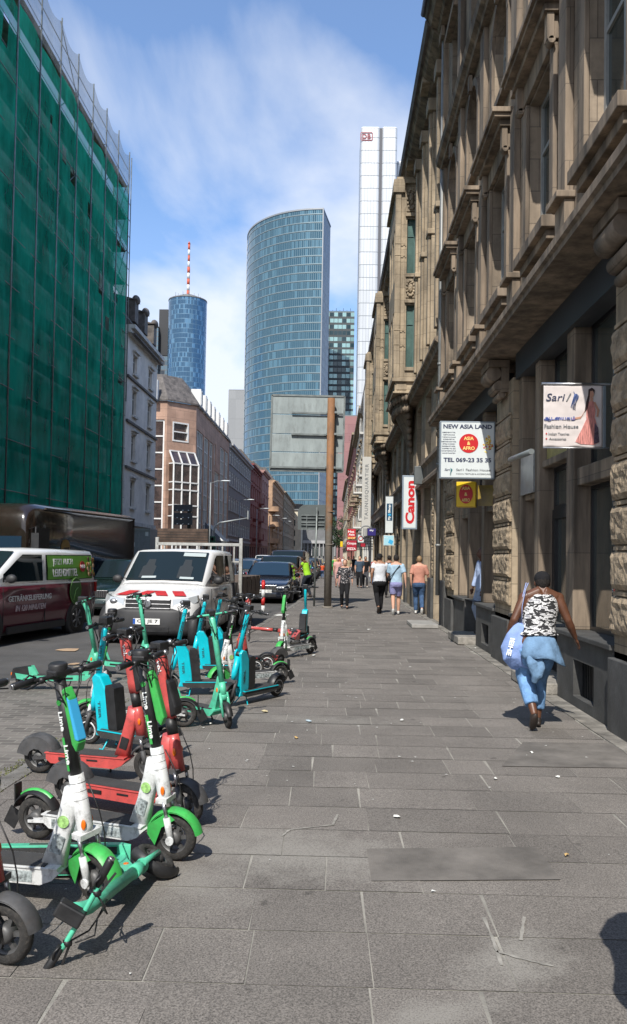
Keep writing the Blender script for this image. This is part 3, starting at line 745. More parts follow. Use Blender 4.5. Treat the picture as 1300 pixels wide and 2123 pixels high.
for a, b_, c, d in ops: window(bB, bBi @ FB @ T(a, c, -.26), b_ - a, d - c, GFRAME, GLASSG, 2, 1, .06, transom=.7)
mb = MB(); y = B0 + .75
while y < B1 - .5:
    c = y - .33
    if bayfree(c - .2, c + .2):
        mb = MB(); lbox(mb, FB, c - .2, c + .2, 7.34, 14.4, .001, .26); lbox(mb, FB, c - .12, c + .12, 7.6, 14.1, .26, .34); lbox(mb, FB, c - .26, c + .26, 14.1, 14.45, .001, .40); lbox(mb, FB, c - .24, c + .24, 10.65, 10.8, .001, .37)
        PB(mb, 'pilaster', STONE_L, bevel=.02)
    y += 1.75
for i in range(0, len(ops), 2):
    a, b_ = ops[i][:2]; mb = MB() if i == 0 else mb
    rough_face(mb, FB, a, b_, 10.6, 11.2, .01, .06, a)
PB(mb, 'relief_panel', STONE_L)
for q in BAYS:
    by = thing('bay', None, None) if False else None
    M0 = bBi @ T(0, q, 0)
    mb = MB()
    side = front_matrix(2.04, q); L = 3.6
    # near side face with the two tall narrow windows
    wall(mb, 0, .81, 7.86, 14.6, [(.36, .64, 8.25, 10.4), (.36, .64, 11.5, 13.4)], side, .2)
    wall(mb, q, q + L, 7.86, 14.6, [(q + .5 + 1.05 * k, q + 1.2 + 1.05 * k, c, d) for k in range(3) for c, d in ((8.25, 10.4), (11.5, 13.4))], facade_matrix(2.04, 'right'), .2)
    mb.box(2.04, 2.85, q + L - .02, q + L, 7.86, 14.6)
    bay = mb.obj('bay_window', STONE_L, bB, M=bBi)
    for c, d in ((8.25, 10.4), (11.5, 13.4)):
        window(bB, bBi @ side @ T(.36, c, -.16), .28, d - c, GFRAME, GLASSG, 1, 1, .035, transom=.7)
        for k in range(3): window(bB, bBi @ facade_matrix(2.04, 'right') @ T(q + .5 + 1.05 * k, c, -.16), .7, d - c, GFRAME, GLASSG, 1, 1, .05, transom=.7)
    mb = MB()
    for z0, z1, e in ((7.34, 7.40, .06), (7.40, 7.74, .0), (7.74, 7.86, .10), (14.6, 14.74, .12), (14.74, 14.86, .02)): mb.box(2.04 - e, 2.85, q - e, q + L + e, z0 + .001, z1)
    mb.box(2.10, 2.44, q - .02, q, 7.46, 7.70); 
    mb.box(2.04 - .05, 2.04 + .14, q - .06, q + .12, 7.87, 14.6); mb.box(2.74, 2.84, q - .03, q, 7.87, 14.6); mb.box(2.27, 2.33, q - .025, q, 7.87, 13.8)
    for z0 in (9.0, 9.5, 12.1, 12.5): mb.box(2.02 - .05, 2.36, q - .075, q - .06, z0, z0 + .03)
    mb.box(2.34, 2.72, q - .08, q, 10.46, 10.56); mb.box(2.34, 2.72, q - .09, q, 13.46, 13.58); mb.box(2.36, 2.70, q - .07, q, 11.36, 11.48); mb.box(2.36, 2.70, q - .06, q, 8.12, 8.24)
    mb.box(1.90, 2.30, q - .12, q + .3, 14.28, 14.62)
    PB(mb, 'bay_moulding', STONE_L, bevel=.012)
    mb = MB()      # carved ornaments: cartouche below and above the side windows, and console under the bay
    for z0, z1 in ((10.65, 11.3), (13.65, 14.5)):
        zc, hz = (z0 + z1) / 2, (z1 - z0) / 2
        mb.box(2.37, 2.69, q - .03, q, z0, z1)
        for k in range(14):
            a = k * 2 * math.pi / 14; mb.ell((2.53 + .13 * math.cos(a), q - .05, zc + hz * .8 * math.sin(a)), (.045, .035, .055), nu=8, nv=5)
        mb.ell((2.53, q - .05, zc), (.08, .05, hz * .5), nu=10, nv=6); mb.tube([(2.45, q - .07, zc - .12), (2.55, q - .09, zc), (2.49, q - .08, zc + .14), (2.6, q - .06, zc + .2)], .02, 6)
    PB(mb, 'carved_relief', STONE_L)
    mb = MB()
    secs = [(2.45, 7.33, .42, 1.7), (2.5, 7.0, .36, 1.5), (2.58, 6.7, .28, 1.1), (2.66, 6.35, .2, .7), (2.72, 6.0, .14, .45), (2.78, 5.6, .08, .25)]
    mb.etube([(x, q + L / 2, z, rx, ry) for x, z, rx, ry in reversed(secs)], 20)
    for k in range(26):
        t = (k % 13) / 12; x, z, rx, ry = secs[0 if k < 13 else 1]
        mb.ell((x - rx * math.sin(math.pi * t) * .95, q + L / 2 - ry * math.cos(math.pi * t), z - .1), (.09, .14, .16), nu=8, nv=5)
    for k in range(7): mb.ell((2.78 - .25 * (1 - k / 7), q + .3 + k * .2, 6.9 - k * .22), (.10, .10, .14), nu=8, nv=5)
    PB(mb, 'bay_console', STONE)
run([(-.6, 14.9), (.10, 14.9), (.34, 15.05), (.42, 15.2), (-.6, 15.2)], B0, B1, 'eaves_cornice', STONE_S, parent=bB, inv=bBi)
run([(-.4, 15.2), (.50, 15.2), (.56, 15.34), (.46, 15.40), (-3.2, 18.2), (-6, 18.2), (-6, 15.25)], B0, B1, 'roof', SLATE, parent=bB, inv=bBi)
for q in (22.5, 27, 33, 38.5, 45):
    mb = MB(); mb.box(2.3, 2.6, q, q + .7, 14.95, 15.9); mb.ell((2.42, q + .35, 15.95), (.17, .3, .22)); PB(mb, 'finial', STONE_L)

# ------------------------------------------------------------------ generic street building
def street_building(name, label, side, X, y0, y1, H, wallm, framem, glassm, rows, cw, ww, trim=None, roof=None, balconies=(), first=0.6, depth=.2, shop=True, hood=True, sillm=None):
    cx = X + (5 if side == 'right' else -5)
    b = thing(name, label, 'building', (X, (y0 + y1) / 2, 0)); inv = Matrix.Translation((-X, -(y0 + y1) / 2, 0))
    F = facade_matrix(X, side); ops = []
    n = max(1, int((y1 - y0 - first) / cw)); st = (y1 - y0) / n
    for z0, z1 in rows:
        for k in range(n): ops.append((y0 + st * (k + .5) - ww / 2, y0 + st * (k + .5) + ww / 2, z0, z1))
    if shop:
        for k in range(n): ops.append((y0 + st * (k + .5) - st * .38, y0 + st * (k + .5) + st * .38, .3, 3.2))
    mb = MB(); wall(mb, y0, y1, 0, H, ops, F, depth)
    s = 1 if side == 'right' else -1
    xa, xb = sorted((X + s * .01, X + s * 11))
    mb.box(xa, xb, y0 + .001, y0 + .15, 0, H - .01); mb.box(xa, xb, y1 - .15, y1 - .001, 0, H - .01)
    mb.obj('wall', wallm, b, M=inv)
    for a, b_, c, d in ops:
        if side == 'left': Mw = F @ T(a, c, -depth + .03)
        else: Mw = F @ T(a, c, -depth + .03)
        window(b, inv @ Mw, b_ - a, d - c, framem if c > .5 else DARKMET, glassm if c > .5 else GLASS, 2, 1, .08, transom=.7 if c > .5 else None, name='window' if c > .5 else 'shop_window')
    mb = MB()
    for z0, z1 in rows:
        for k in range(n):
            c = y0 + st * (k + .5)
            lbox(mb, F, c - ww / 2 - .1, c + ww / 2 + .1, z0 - .14, z0 - .01, .001, .16)
            if hood: lbox(mb, F, c - ww / 2 - .16, c + ww / 2 + .16, z1 + .16, z1 + .28, .001, .22); lbox(mb, F, c - ww / 2 - .08, c + ww / 2 + .08, z1 + .01, z1 + .16, .001, .07)
    lbox(mb, F, y0, y1, 3.5, 3.75, .001, .15); lbox(mb, F, y0, y1, H - .5, H - .25, .001, .25); lbox(mb, F, y0, y1, H - .25, H, .001, .5)
    mb.obj('trim', trim or wallm, b, M=inv)
    if roof:
        w1 = .3; mb = MB(); sx = -s
        mb.prism([(X + sx * w1, H), (X - sx * 1.6, H + roof), (X - sx * 10, H + roof + .6), (X - sx * 11, H)], y0, y1, 'Y'); mb.obj('roof', SLATE, b, M=inv)
    for k, z in balconies:
        c = y0 + st * (k + .5); mb = MB()
        lbox(mb, F, c - .95, c + .95, z - .15, z, .001, .9); lbox(mb, F, c - .95, c + .95, z + .9, z + .96, .84, .9)
        for q in range(13): lbox(mb, F, c - .93 + q * .15, c - .91 + q * .15, z, z + .9, .86, .88)
        for e in (-.95, .91):
            for q in range(5): lbox(mb, F, c + e, c + e + .03, z, z + .95, .1 + q * .17, .12 + q * .17)
        for e in (-.7, .6): lbox(mb, F, c + e, c + e + .12, z - .5, z - .15, .001, .4)
        mb.obj('balcony', trim or wallm, b, M=inv)
    return b, inv, F
# ------------------------------------------------------------------ left side: scaffolded building
XS = -12.8      # net plane
bS = thing('scaffolded_building', 'building under renovation hidden behind the green scaffold netting', 'building', (-14, 32, 0))
inv = Matrix.Translation((14, -32, 0))
F = facade_matrix(-13.9, 'left'); ops = []
for z in (4.6, 8.0, 11.4, 14.8, 18.2):
    for k in range(14): ops.append((12.6 + k * 2.75, 13.8 + k * 2.75, z, z + 2.0))
mb = MB(); wall(mb, 10, 50.2, 0, 23.0, [q for q in ops if q[1] < 50], F, .3); mb.box(-26, -13.95, 50.0, 50.2, 0, 21.9); mb.box(-26, -13.95, 10, 50.2, 21.8, 22.0)
mb.obj('wall', GREYP, bS, M=inv)
for a, b_, c, d in [q for q in ops if q[1] < 50]: window(bS, inv @ F @ T(a, c, -.26), b_ - a, d - c, WFRAME, GLASSU, 2, 1, .08)
mb = MB(); mb.prism([(-13.4, 23.0), (-15.2, 23.9), (-26, 24.1), (-26, 23.0)], 10, 50.2, 'Y'); mb.obj('roof', SLATE, bS, M=inv)

scf = thing('scaffolding', 'tall steel tube scaffold with green debris netting covering the building on the left', 'scaffold', (XS, 32, 0))
inv = Matrix.Translation((-XS, -32, 0))
GALV = mat('galvanised_tube', (.20, .22, .215), .45, .6, var=.3)
BOARD = mat('scaffold_board', (.17, .19, .15), .8, var=.4, vs=3)
YP = [11.5 + 2.5 * k for k in range(16)]       # last at 49
NZ = 23.9
for y in YP:
    mb = MB(); mb.tube([(XS + .05, y, 0.03), (XS + .05, y, 26.1 + .1 * math.sin(y * 3))], .035, 6); mb.tube([(XS - .9, y, 0.03), (XS - .9, y, 24.2)], .03, 6)
    for z in range(2, 25, 2): mb.tube([(XS, y, z + .1), (XS - .9, y, z + .1)], .025, 5)
    mb.obj('standard_pole', GALV, scf, M=inv)
for k, z in enumerate(range(2, 26, 2)):
    mb = MB()
    mb.tube([(XS + .05, YP[0], z + .1), (XS + .05, YP[-1], z + .1)], .016, 5); mb.tube([(XS - .03, YP[0], z + 1.1), (XS - .03, YP[-1], z + 1.1)], .022, 5)
    mb.obj('ledger', GALV, scf, M=inv)
    mb = MB(); mb.box(XS - .85, XS - .05, YP[0], YP[-1], z, z + .05); mb.obj('deck_board', BOARD, scf, M=inv)
for k in range(1, 15, 3):
    mb = MB()
    for j in range(6):
        z = 2 + j * 4; a, b_ = (YP[k], YP[k + 1]) if j % 2 == 0 else (YP[k], YP[k + 1])
        mb.tube([(XS - .02, a, z), (XS - .02, b_, z + 2)], .022, 5)
        mb.tube([(XS - .02, b_, z + 2), (XS - .02, a, z + 4)], .022, 5) if k % 2 == 0 else None
    mb.obj('brace', GALV, scf, M=inv)
mb = MB()      # end stair tower
for j in range(11):
    z = 2 + 2 * j
    mb.tube([(XS - .1, 47.6, z), (XS - .1, 48.9, z + 2)], .025, 5); mb.tube([(XS + .03, 49.6, z + .1), (XS + .03, 48.9, z + .1)], .02, 5); mb.tube([(XS + .03, 49.6, z + 1.1), (XS + .03, 48.9, z + 1.1)], .02, 5)
    mb.tube([(XS - .05, 48.95, z), (XS - .9, 48.95, z + 2)], .022, 5)
mb.tube([(XS + .03, 49.6, 11), (XS + .03, 49.6, 26.1)], .03, 6)
mb.obj('end_frame', GALV, scf, M=inv)

def netmat(name, col, alpha, col2, seed=0, vscale=0.5):
    m = bpy.data.materials.new(name); m.use_nodes = True; t = m.node_tree; t.nodes.clear()
    out = t.nodes.new('ShaderNodeOutputMaterial'); tcn = t.nodes.new('ShaderNodeTexCoord')
    mp = t.nodes.new('ShaderNodeMapping'); mp.inputs['Scale'].default_value = (1, 1, .35); mp.inputs['Location'].default_value = (seed, 0, 0)
    t.links.new(tcn.outputs['Object'], mp.inputs[0])
    nz = t.nodes.new('ShaderNodeTexNoise'); nz.inputs['Scale'].default_value = vscale; nz.inputs['Detail'].default_value = 8; nz.inputs['Roughness'].default_value = .6
    t.links.new(mp.outputs[0], nz.inputs[0])
    rmp = t.nodes.new('ShaderNodeValToRGB'); rmp.color_ramp.elements[0].position = .35; rmp.color_ramp.elements[0].color = (*col2, 1); rmp.color_ramp.elements[1].position = .65; rmp.color_ramp.elements[1].color = (*col, 1)
    t.links.new(nz.outputs[0], rmp.inputs[0])
    df = t.nodes.new('ShaderNodeBsdfDiffuse'); tl = t.nodes.new('ShaderNodeBsdfTranslucent'); tr = t.nodes.new('ShaderNodeBsdfTransparent')
    t.links.new(rmp.outputs[0], df.inputs[0]); t.links.new(rmp.outputs[0], tl.inputs[0])
    a = t.nodes.new('ShaderNodeMixShader'); a.inputs[0].default_value = .45; t.links.new(df.outputs[0], a.inputs[1]); t.links.new(tl.outputs[0], a.inputs[2])
    b = t.nodes.new('ShaderNodeMixShader'); mr = t.nodes.new('ShaderNodeMapRange'); mr.inputs[1].default_value = .3; mr.inputs[2].default_value = .7; mr.inputs[3].default_value = alpha - .12; mr.inputs[4].default_value = min(1, alpha + .10)
    t.links.new(nz.outputs[0], mr.inputs[0]); t.links.new(mr.outputs[0], b.inputs[0])
    t.links.new(tr.outputs[0], b.inputs[1]); t.links.new(a.outputs[0], b.inputs[2]); t.links.new(b.outputs[0], out.inputs[0])
    return m
NET = netmat('green_debris_net', (.035, .70, .45), .68, (.014, .36, .23), 0, 0.9)
NETW = netmat('pale_guard_net', (.42, .43, .42), .48, (.34, .35, .34), 4, 1.2)
def netpanel(mb, y0, y1, z0, z1, x, seed, amp=.10, gaps=()):
    ny, nz_ = 10, 60; vs = []; fs = []
    for j in range(nz_ + 1):
        z = z0 + (z1 - z0) * j / nz_
        for i in range(ny + 1):
            y = y0 + (y1 - y0) * i / ny
            s = math.sin(math.pi * i / ny)
            lift = 1 - abs(math.sin(math.pi * (z - 2.0) / 2 / 2)) * .3
            dx = s * amp * lift * (1.1 * noise.noise(Vector((y * .55, z * .32, seed))) + .6) + .05 * noise.noise(Vector((y * 2.2, z * .5, seed + 5)))
            vs.append((x + dx, y, z + (.18 * s * noise.noise(Vector((y, seed, 2))) if j in (0,) else 0)))
    for j in range(nz_):
        for i in range(ny):
            zc = z0 + (z1 - z0) * (j + .5) / nz_; yc = y0 + (y1 - y0) * (i + .5) / ny
            if any(a < yc < b_ and c < zc < d for a, b_, c, d in gaps): continue
            fs.append((j * (ny + 1) + i, j * (ny + 1) + i + 1, (j + 1) * (ny + 1) + i + 1, (j + 1) * (ny + 1) + i))
    mb.add(vs, fs, 0, True)
gaps = [(35.2, 35.6, 20.2, 20.9), (38.4, 39.1, 19.6, 20.3), (41.0, 41.8, 19.0, 19.7), (46.6, 47.3, 19.4, 20.6), (47.6, 49.6, 19.2, 20.3), (43.2, 44.3, 15.5, 16.8), (46.4, 47.0, 16.2, 17.1), (48.0, 49.4, 14.0, 15.2), (47.6, 49.2, 11.6, 12.3), (37.0, 37.4, 19.9, 20.4), (44.4, 45.0, 14.2, 14.9), (30, 30.6, 21, 22)]
for i, (a, b_) in enumerate(zip(YP, YP[1:])):
    mb = MB(); netpanel(mb, a, b_ + (.06 if i < 14 else 0), .6 + .15 * (i % 3), NZ - .3 - .5 * ((i * 7) % 5) * .2, XS + .02, i * 1.7, .13, gaps); mb.obj('safety_net', NET, scf, M=inv)
for i, (a, b_) in enumerate(zip(YP, YP[1:])):
    mb = MB(); vs = []; n = 8
    for k in range(n + 1):
        y = a + (b_ - a) * k / n; sag = .42 * math.sin(math.pi * k / n)
        vs += [(XS + .04, y, NZ - .4), (XS + .10 + .05 * math.sin(y * 4), y, 24.9), (XS + .04, y, 26.0 - sag)]
    mb.add(vs, [(3 * k + j, 3 * k + 3 + j, 3 * k + 4 + j, 3 * k + 1 + j) for k in range(n) for j in (0, 1)], 0, True)
    mb.obj('guard_net', NETW, scf, M=inv)
mb = MB(); vs = []      # net round the end
for j in range(31):
    for i in range(5): vs.append((XS + .05 - i * .25, 49.07 + .04 * math.sin(i * 2 + j), 1 + j * .77))
mb.add(vs, [(j * 5 + i, j * 5 + i + 1, (j + 1) * 5 + i + 1, (j + 1) * 5 + i) for j in range(30) for i in range(4)], 0, True); mb.obj('safety_net', NET, scf, M=inv)

# ------------------------------------------------------------------ grey-white stucco building
b1, i1, F1 = street_building('stucco_building', 'pale grey stucco house with mansard roof beside the green scaffold', 'left', -13.0, 50.4, 59.2, 16.0, GREYP, GREYT, GLASSU,
    [(4.7, 6.4), (7.7, 9.4), (10.6, 12.2), (13.3, 14.5)], 3.2, 1.05, trim=GREYT, roof=2.6, depth=.22)
mb = MB()
for z in (7.05, 9.95, 12.75): lbox(mb, F1, 50.5, 59.2, z, z + .14, .001, .14)
for k in range(19): lbox(mb, F1, 50.6 + k * .44, 51.1 + k * .44, 15.4, 15.5, .26, .48)
for y in (52.3, 55.0, 57.8): mb.box(-13.9, -12.9, y - .45, y + .45, 16.6, 18.0); mb.prism([(-12.8, 18.0), (-14.6, 18.45), (-14.6, 18.0)], y - .55, y + .55, 'Y'); mb.ell((-12.95, y, 18.1), (.25, .5, .3))
mb.obj('dormer', SLATE, b1, M=i1)
mb = MB(); mb.prism([(-12.98, 3.1), (-11.2, 2.75), (-11.2, 2.62), (-12.98, 2.95)], 51, 59.0, 'Y'); mb.obj('awning', DARKMET, b1, M=i1)

# ------------------------------------------------------------------ brick corner building
bx = -13.0
b2 = thing('brick_corner_building', 'red clay clad corner building with white glazed bay and slate mansard', 'building', (-13, 80, 0)); i2 = Matrix.Translation((13, -80, 0))
def P2(mb, n, m, **k): return mb.obj(n, m, b2, M=i2, **k)
mb = MB()
F2 = facade_matrix(-13.0, 'left')
gl = []
for a, b_ in ((77.1, 81.0), (81.5, 84.5), (85.0, 87.6)): gl.append((a, b_, .4, 13.6))
gl.append((88.6, 89.6, 11.5, 13.8))
for a, b_ in ((89.0, 92.6), (93.2, 96.8), (97.2, 100.4)): gl.append((a, b_, .4, 10.9 if a < 90 else 14.2))
wall(mb, 76.5, 101, 0, 15.7, [g for g in gl], F2, .25)
c45 = Matrix.Translation((-15.3, 74.2, 0)) @ RZ(45) @ Matrix(((1, 0, 0, 0), (0, 0, -1, 0), (0, 1, 0, 0), (0, 0, 0, 1)))
CL = 2.3 * math.sqrt(2)
wall(mb, 0, CL, 0, 15.7, [(.62, 1.45 + .95, 12.1, 13.9), (.35, CL - .15, .3, 9.9)], c45, .25)
Fs = front_matrix(-24, 74.2)
wall(mb, 0, 8.7, 0, 15.7, [(7.45, 8.5, .4, 14.0)], Fs, .25)
P2(mb, 'wall', BRICKC)
# white framed curtain glazing
def glazing(M, w, h, nx, ny, fm=WHITEF, gm=GLASSU, fw=.09, proud=0.0):
    window(b2, M @ T(0, 0, proud), w, h, fm, gm, nx, ny, fw, .08, name='glazed_front')
BROWNG = glassmat('curtained_glass', (.075, .05, .042), .12, var=.8, vs=.8)
for a, b_, c, d in gl:
    window(b2, i2 @ F2 @ T(a, c, -.2), b_ - a, d - c, WHITEF, GLASSU, max(2, int((b_ - a) / .95)), max(2, int((d - c) / 1.45)), .12, .1, name='glazed_front')
window(b2, i2 @ Fs @ T(7.45, .4, -.2), 1.05, 13.6, WHITEF, BROWNG, 1, 9, .15, .1, name='glazed_front')
window(b2, i2 @ c45 @ T(.62, 12.1, -.2), 1.78, 1.8, WHITEF, BROWNG, 1, 2, .13, .24, name='octagon_window')
mb = MB()
for q, (sx, sy) in enumerate(((0, 0), (1, 0), (0, 1), (1, 1))):
    x0, z0 = .62 + 1.78 * sx, 12.1 + 1.8 * sy; ex, ez = (.4 if sx == 0 else -.4), (.4 if sy == 0 else -.4)
    P = [c45 @ Vector(p) for p in ((x0, z0, .004), (x0 + ex, z0, .004), (x0, z0 + ez, .004), (x0, z0, -.2), (x0 + ex, z0, -.2), (x0, z0 + ez, -.2))]
    mb.add(P, [(0, 1, 2), (1, 4, 5, 2)])
P2(mb, 'window_corner', BRICKC)
# glazed bay standing out from the chamfer: posts, rails, panes and sloping top
def bar45(mb, a, b_, r=.09): mb.bar(c45 @ Vector(a), c45 @ Vector(b_), r, r)
mb = MB(); x0, x1, pr = .35, CL - .15, .75
xs = [x0, x0 + (x1 - x0) / 3, x0 + 2 * (x1 - x0) / 3, x1]
zs = [.4, 1.9, 3.5, 5.2, 6.2, 7.6, 8.3, 10.0]
for x in xs: bar45(mb, (x, .3, pr), (x, 10.0, pr), .13); bar45(mb, (x, 10.0, pr), (x, 11.2, .0), .11)
for z in zs: bar45(mb, (x0, z, pr), (x1, z, pr), .12); bar45(mb, (x0, z, pr), (x0, z, 0), .1); bar45(mb, (x1, z, pr), (x1, z, 0), .1)
bar45(mb, (x0, 11.2, .02), (x1, 11.2, .02), .12)
fb = P2(mb, 'bay_frame', WHITEF)
mb = MB()
lbox(mb, c45, x0, x1, .4, 9.98, pr - .05, pr - .03); lbox(mb, c45, x0, x0 + .02, .4, 9.98, 0, pr - .06); lbox(mb, c45, x1 - .02, x1, .4, 9.98, 0, pr - .06)
mb.add([c45 @ Vector(p) for p in ((x0, 9.98, pr - .03), (x1, 9.98, pr - .03), (x1, 11.18, .0), (x0, 11.18, .0))], [(0, 1, 2, 3)])
P2(mb, 'bay_glass', BROWNG)
# mansard with skylight, plus white dormers
mb = MB()
base = [(-24, 74.0), (-15.2, 74.0), (-12.8, 76.4), (-12.8, 101)]
top = [(-24, 75.8), (-16.2, 75.8), (-14.6, 77.4), (-14.6, 101)]
vs = [(x, y, 15.7) for x, y in base] + [(x, y, 15.85) for x, y in base] + [(x, y, 18.5) for x, y in top] + [(-24, 90, 20.0), (-19, 84, 20.0), (-17, 101, 19.8)]
mb.add(vs, [(0, 1, 5, 4), (1, 2, 6, 5), (2, 3, 7, 6), (4, 5, 9, 8), (5, 6, 10, 9), (6, 7, 11, 10), (8, 9, 13, 12), (9, 10, 13), (10, 11, 14, 13)])
P2(mb, 'roof', SLATE)
sk = MB(); nrm = Vector((1, -1, 0)).normalized()
c0 = Vector((-13.75 - .35, 75.55 + .35, 16.9))
Msk = Matrix.Translation((-14.35, 75.55, 16.2)) @ RZ(45) @ RX(-34)
sk.box(-.48, .48, -.08, .02, 0, 1.35); fsk = sk.obj('skylight', WHITEF, b2, M=i2 @ Msk)
sk = MB(); sk.box(-.36, .36, -.10, -.09, .12, 1.23); sk.obj('pane', glassmat('bright_skylight', (.35, .38, .40), .1), fsk)
for y in (79.0, 82.0, 85.0, 88, 91.5, 95, 98.5):
    mb = MB(); mb.box(-13.9, -12.95, y - .5, y + .5, 16.0, 17.7); dm = P2(mb, 'dormer', WHITEF)
    window(b2, i2 @ facade_matrix(-12.94, 'left') @ T(y - .4, 16.2, 0), .8, 1.3, WHITEF, GLASSU, 1, 1, .06)
mb = MB(); mb.box(-24, -16.6, 74.2, 74.25, 14, 14.1); mb.box(-16.5, -16.1, 73.5, 74.1, 15.5, 17.5); P2(mb, 'chimney', WHITEF)

# ------------------------------------------------------------------ next buildings on the left
b3, i3, F3 = street_building('striped_office_building', 'dark grey office block with pale horizontal bands and white windows', 'left', -13.0, 101.2, 128, 15.6, MODGREY, WHITEF, GLASSU,
    [(4.3, 6.0), (7.4, 9.1), (10.5, 12.2), (13.2, 14.8)], 2.2, 1.6, trim=CONC, roof=2.0, hood=False, depth=.12)
b4, i4, F4 = street_building('red_balcony_building', 'dark red rendered house with curved balconies', 'left', -13.0, 128.2, 145, 16.2, REDP, REDP, GLASSU,
    [(4.6, 6.4), (7.8, 9.6), (10.9, 12.6), (13.6, 15.0)], 2.8, 1.1, trim=mat('red_trim', (.22, .05, .045), .8, var=.2), roof=2.2, balconies=[(4, 4.5), (4, 7.7), (4, 10.8), (1, 4.5), (1, 7.7)])
b4b, _, _ = street_building('pink_house', 'pink rendered house between the red house and the orange stone house', 'left', -12.7, 145.2, 160, 17.0, PINKP, WFRAME, GLASSU,
    [(4.6, 6.4), (7.8, 9.6), (10.9, 12.6), (13.6, 15.0)], 3.0, 1.1, trim=PINKP, roof=1.5)
b5, i5, F5 = street_building('orange_stone_building', 'orange sandstone house with corner balconies and carved gables', 'left', -12.6, 170, 205, 17.5, ORANGEP, mat('brown_frame', (.12, .07, .05), .6), GLASSU,
    [(4.6, 6.6), (8.0, 10.0), (11.2, 13.0), (14.2, 15.8)], 3.2, 1.3, trim=ORANGEP, roof=2.6, balconies=[(0, 4.5), (0, 7.9), (0, 11.1), (3, 4.5), (3, 7.9), (3, 11.1), (6, 7.9)])
mb = MB()
for z in (4.5, 7.9, 11.1): mb.lathe([(1.2, 0), (1.3, .15)], (-12.4, 170.2, z - .2), 'Z', 16); mb.lathe([(1.25, 0), (1.25, .9)], (-12.4, 170.2, z - .05), 'Z', 16, caps=False)
mb.prism([(-24, 0), (-12.7, 0), (-12.7, 17), (-18, 21), (-24, 18)], 169.8, 169.99, 'Y')
mb.obj('gable_side', ORANGEP, b5, M=i5)
street_building('tan_stone_building', 'brownish tan stone house with dormers farther down on the left', 'left', -12.4, 205.2, 262, 18.0, STONE_L, GFRAME, GLASSU,
    [(4.6, 6.6), (8.0, 10.0), (11.2, 13.0), (14.2, 15.8)], 4.6, 1.7, trim=STONE_L, roof=2.6)

# ------------------------------------------------------------------ end of the street
def block(name, label, x0, x1, y0, y1, H, m, win=None, cell=(3.2, 3.4), wsz=(1.9, 1.9), gm=GLASSU, fm=WFRAME, z0=1.0, extra=None, side_m=None):
    b = thing(name, label, 'building', ((x0 + x1) / 2, y0, 0)); iv = Matrix.Translation((-(x0 + x1) / 2, -y0, 0))
    mb = MB(); F = front_matrix(x0, y0); ops = []
    nx = max(1, int((x1 - x0) / cell[0])); nz_ = max(1, int((H - z0 - .6) / cell[1]))
    sx = (x1 - x0) / nx
    for j in range(nz_):
        for i in range(nx): ops.append((sx * (i + .5) - wsz[0] / 2, sx * (i + .5) + wsz[0] / 2, z0 + j * cell[1] + .6, z0 + j * cell[1] + .6 + wsz[1]))
    wall(mb, 0, x1 - x0, 0, H, ops, F, .2)
    mb.box(x0, x1, y0 + .3, y1, 0, H - .02)
    mb.obj('wall', m, b, M=iv)
    for a, b_, c, d in ops[:100]: window(b, iv @ F @ T(a, c, -.18), b_ - a, d - c, fm, gm, 1, 1, .1)
    if len(ops) > 100:
        mb = MB()
        for a, b_, c, d in ops[100:]: lbox(mb, F, a, b_, c, d, -.18, -.14)
        q = mb.obj('window', gm, b, M=iv); q['kind'] = 'stuff'
    if extra: extra(b, iv)
    return b
def cream_extra(b, iv):
    mb = MB(); mb.box(-16.1, -10.2, 264.6, 268, 16.6, 17.0); mb.lathe([(3.4, 0), (3.4, 1.6), (3.6, 1.7)], (-13.2, 268, 17.0), 'Z', 20); mb.obj('roof_pavilion', MODGREY, b, M=iv)
block('cream_corner_building', 'cream corner building with flat roof pavilion at the far left end of the street', -16, -10.3, 265, 285, 16.6, CREAMP, cell=(2.9, 3.3), wsz=(2.0, 2.0), extra=cream_extra)
def colon(b, iv):
    mb = MB()
    for k in range(9): mb.box(-9.9 + k * 1.32, -9.6 + k * 1.32, 279.2, 279.9, 2.0, 6.2)
    mb.box(-10.2, 2, 279, 280, 6.2, 7.2); mb.obj('colonnade', CONC, b, M=iv)
block('grey_colonnade_building', 'long grey building with a row of upright slots closing the street', -10.2, 3, 280, 300, 12.5, MODGREY, cell=(1.32, 5.5), wsz=(.7, 3.2), extra=colon)
# dark trees beyond
LEAF = mat('dark_foliage', (.035, .065, .022), .9, var=.5, vs=1.5); BARK = mat('bark', (.08, .06, .045), .95, var=.3)
def tree(name, label, x, y, H, Rr, seed, n=2600):
    rr = random.Random(seed); t = thing(name, label, 'tree', (x, y, 0))
    mb = MB(); mb.tube([(0, 0, 0), (.1, 0, H * .3), (0, .1, H * .55)], [.3, .24, .12], 8)
    for k in range(7):
        a = k * .9; mb.tube([(0, 0, H * (.3 + .03 * k)), (math.cos(a) * Rr * .6, math.sin(a) * Rr * .6, H * (.55 + .05 * k))], [.1, .04], 6)
    mb.obj('trunk', BARK, t)
    mb = MB(); cl = [(rr.uniform(-1, 1) * Rr * .7, rr.uniform(-1, 1) * Rr * .7, H * rr.uniform(.42, .95)) for _ in range(26)]
    for i in range(n):
        c = cl[i % 26]; q = Vector((rr.gauss(0, 1), rr.gauss(0, 1), rr.gauss(0, .8))).normalized() * Rr * .32 * rr.uniform(.5, 1.1)
        p = Vector(c) + q; u = Vector((rr.gauss(0, 1), rr.gauss(0, 1), rr.gauss(0, 1))).normalized(); v = u.orthogonal().normalized(); s = rr.uniform(.16, .34)
        mb.add([p + u * s, p - u * s * .4 + v * s * .6, p - u * s * .4 - v * s * .6], [(0, 1, 2)])
    mb.obj('crown', LEAF, t); return t
tree('street_tree', 'dark green tree at the far end of the pavement on the right', 1.6, 215, 12.5, 3.6, 1)

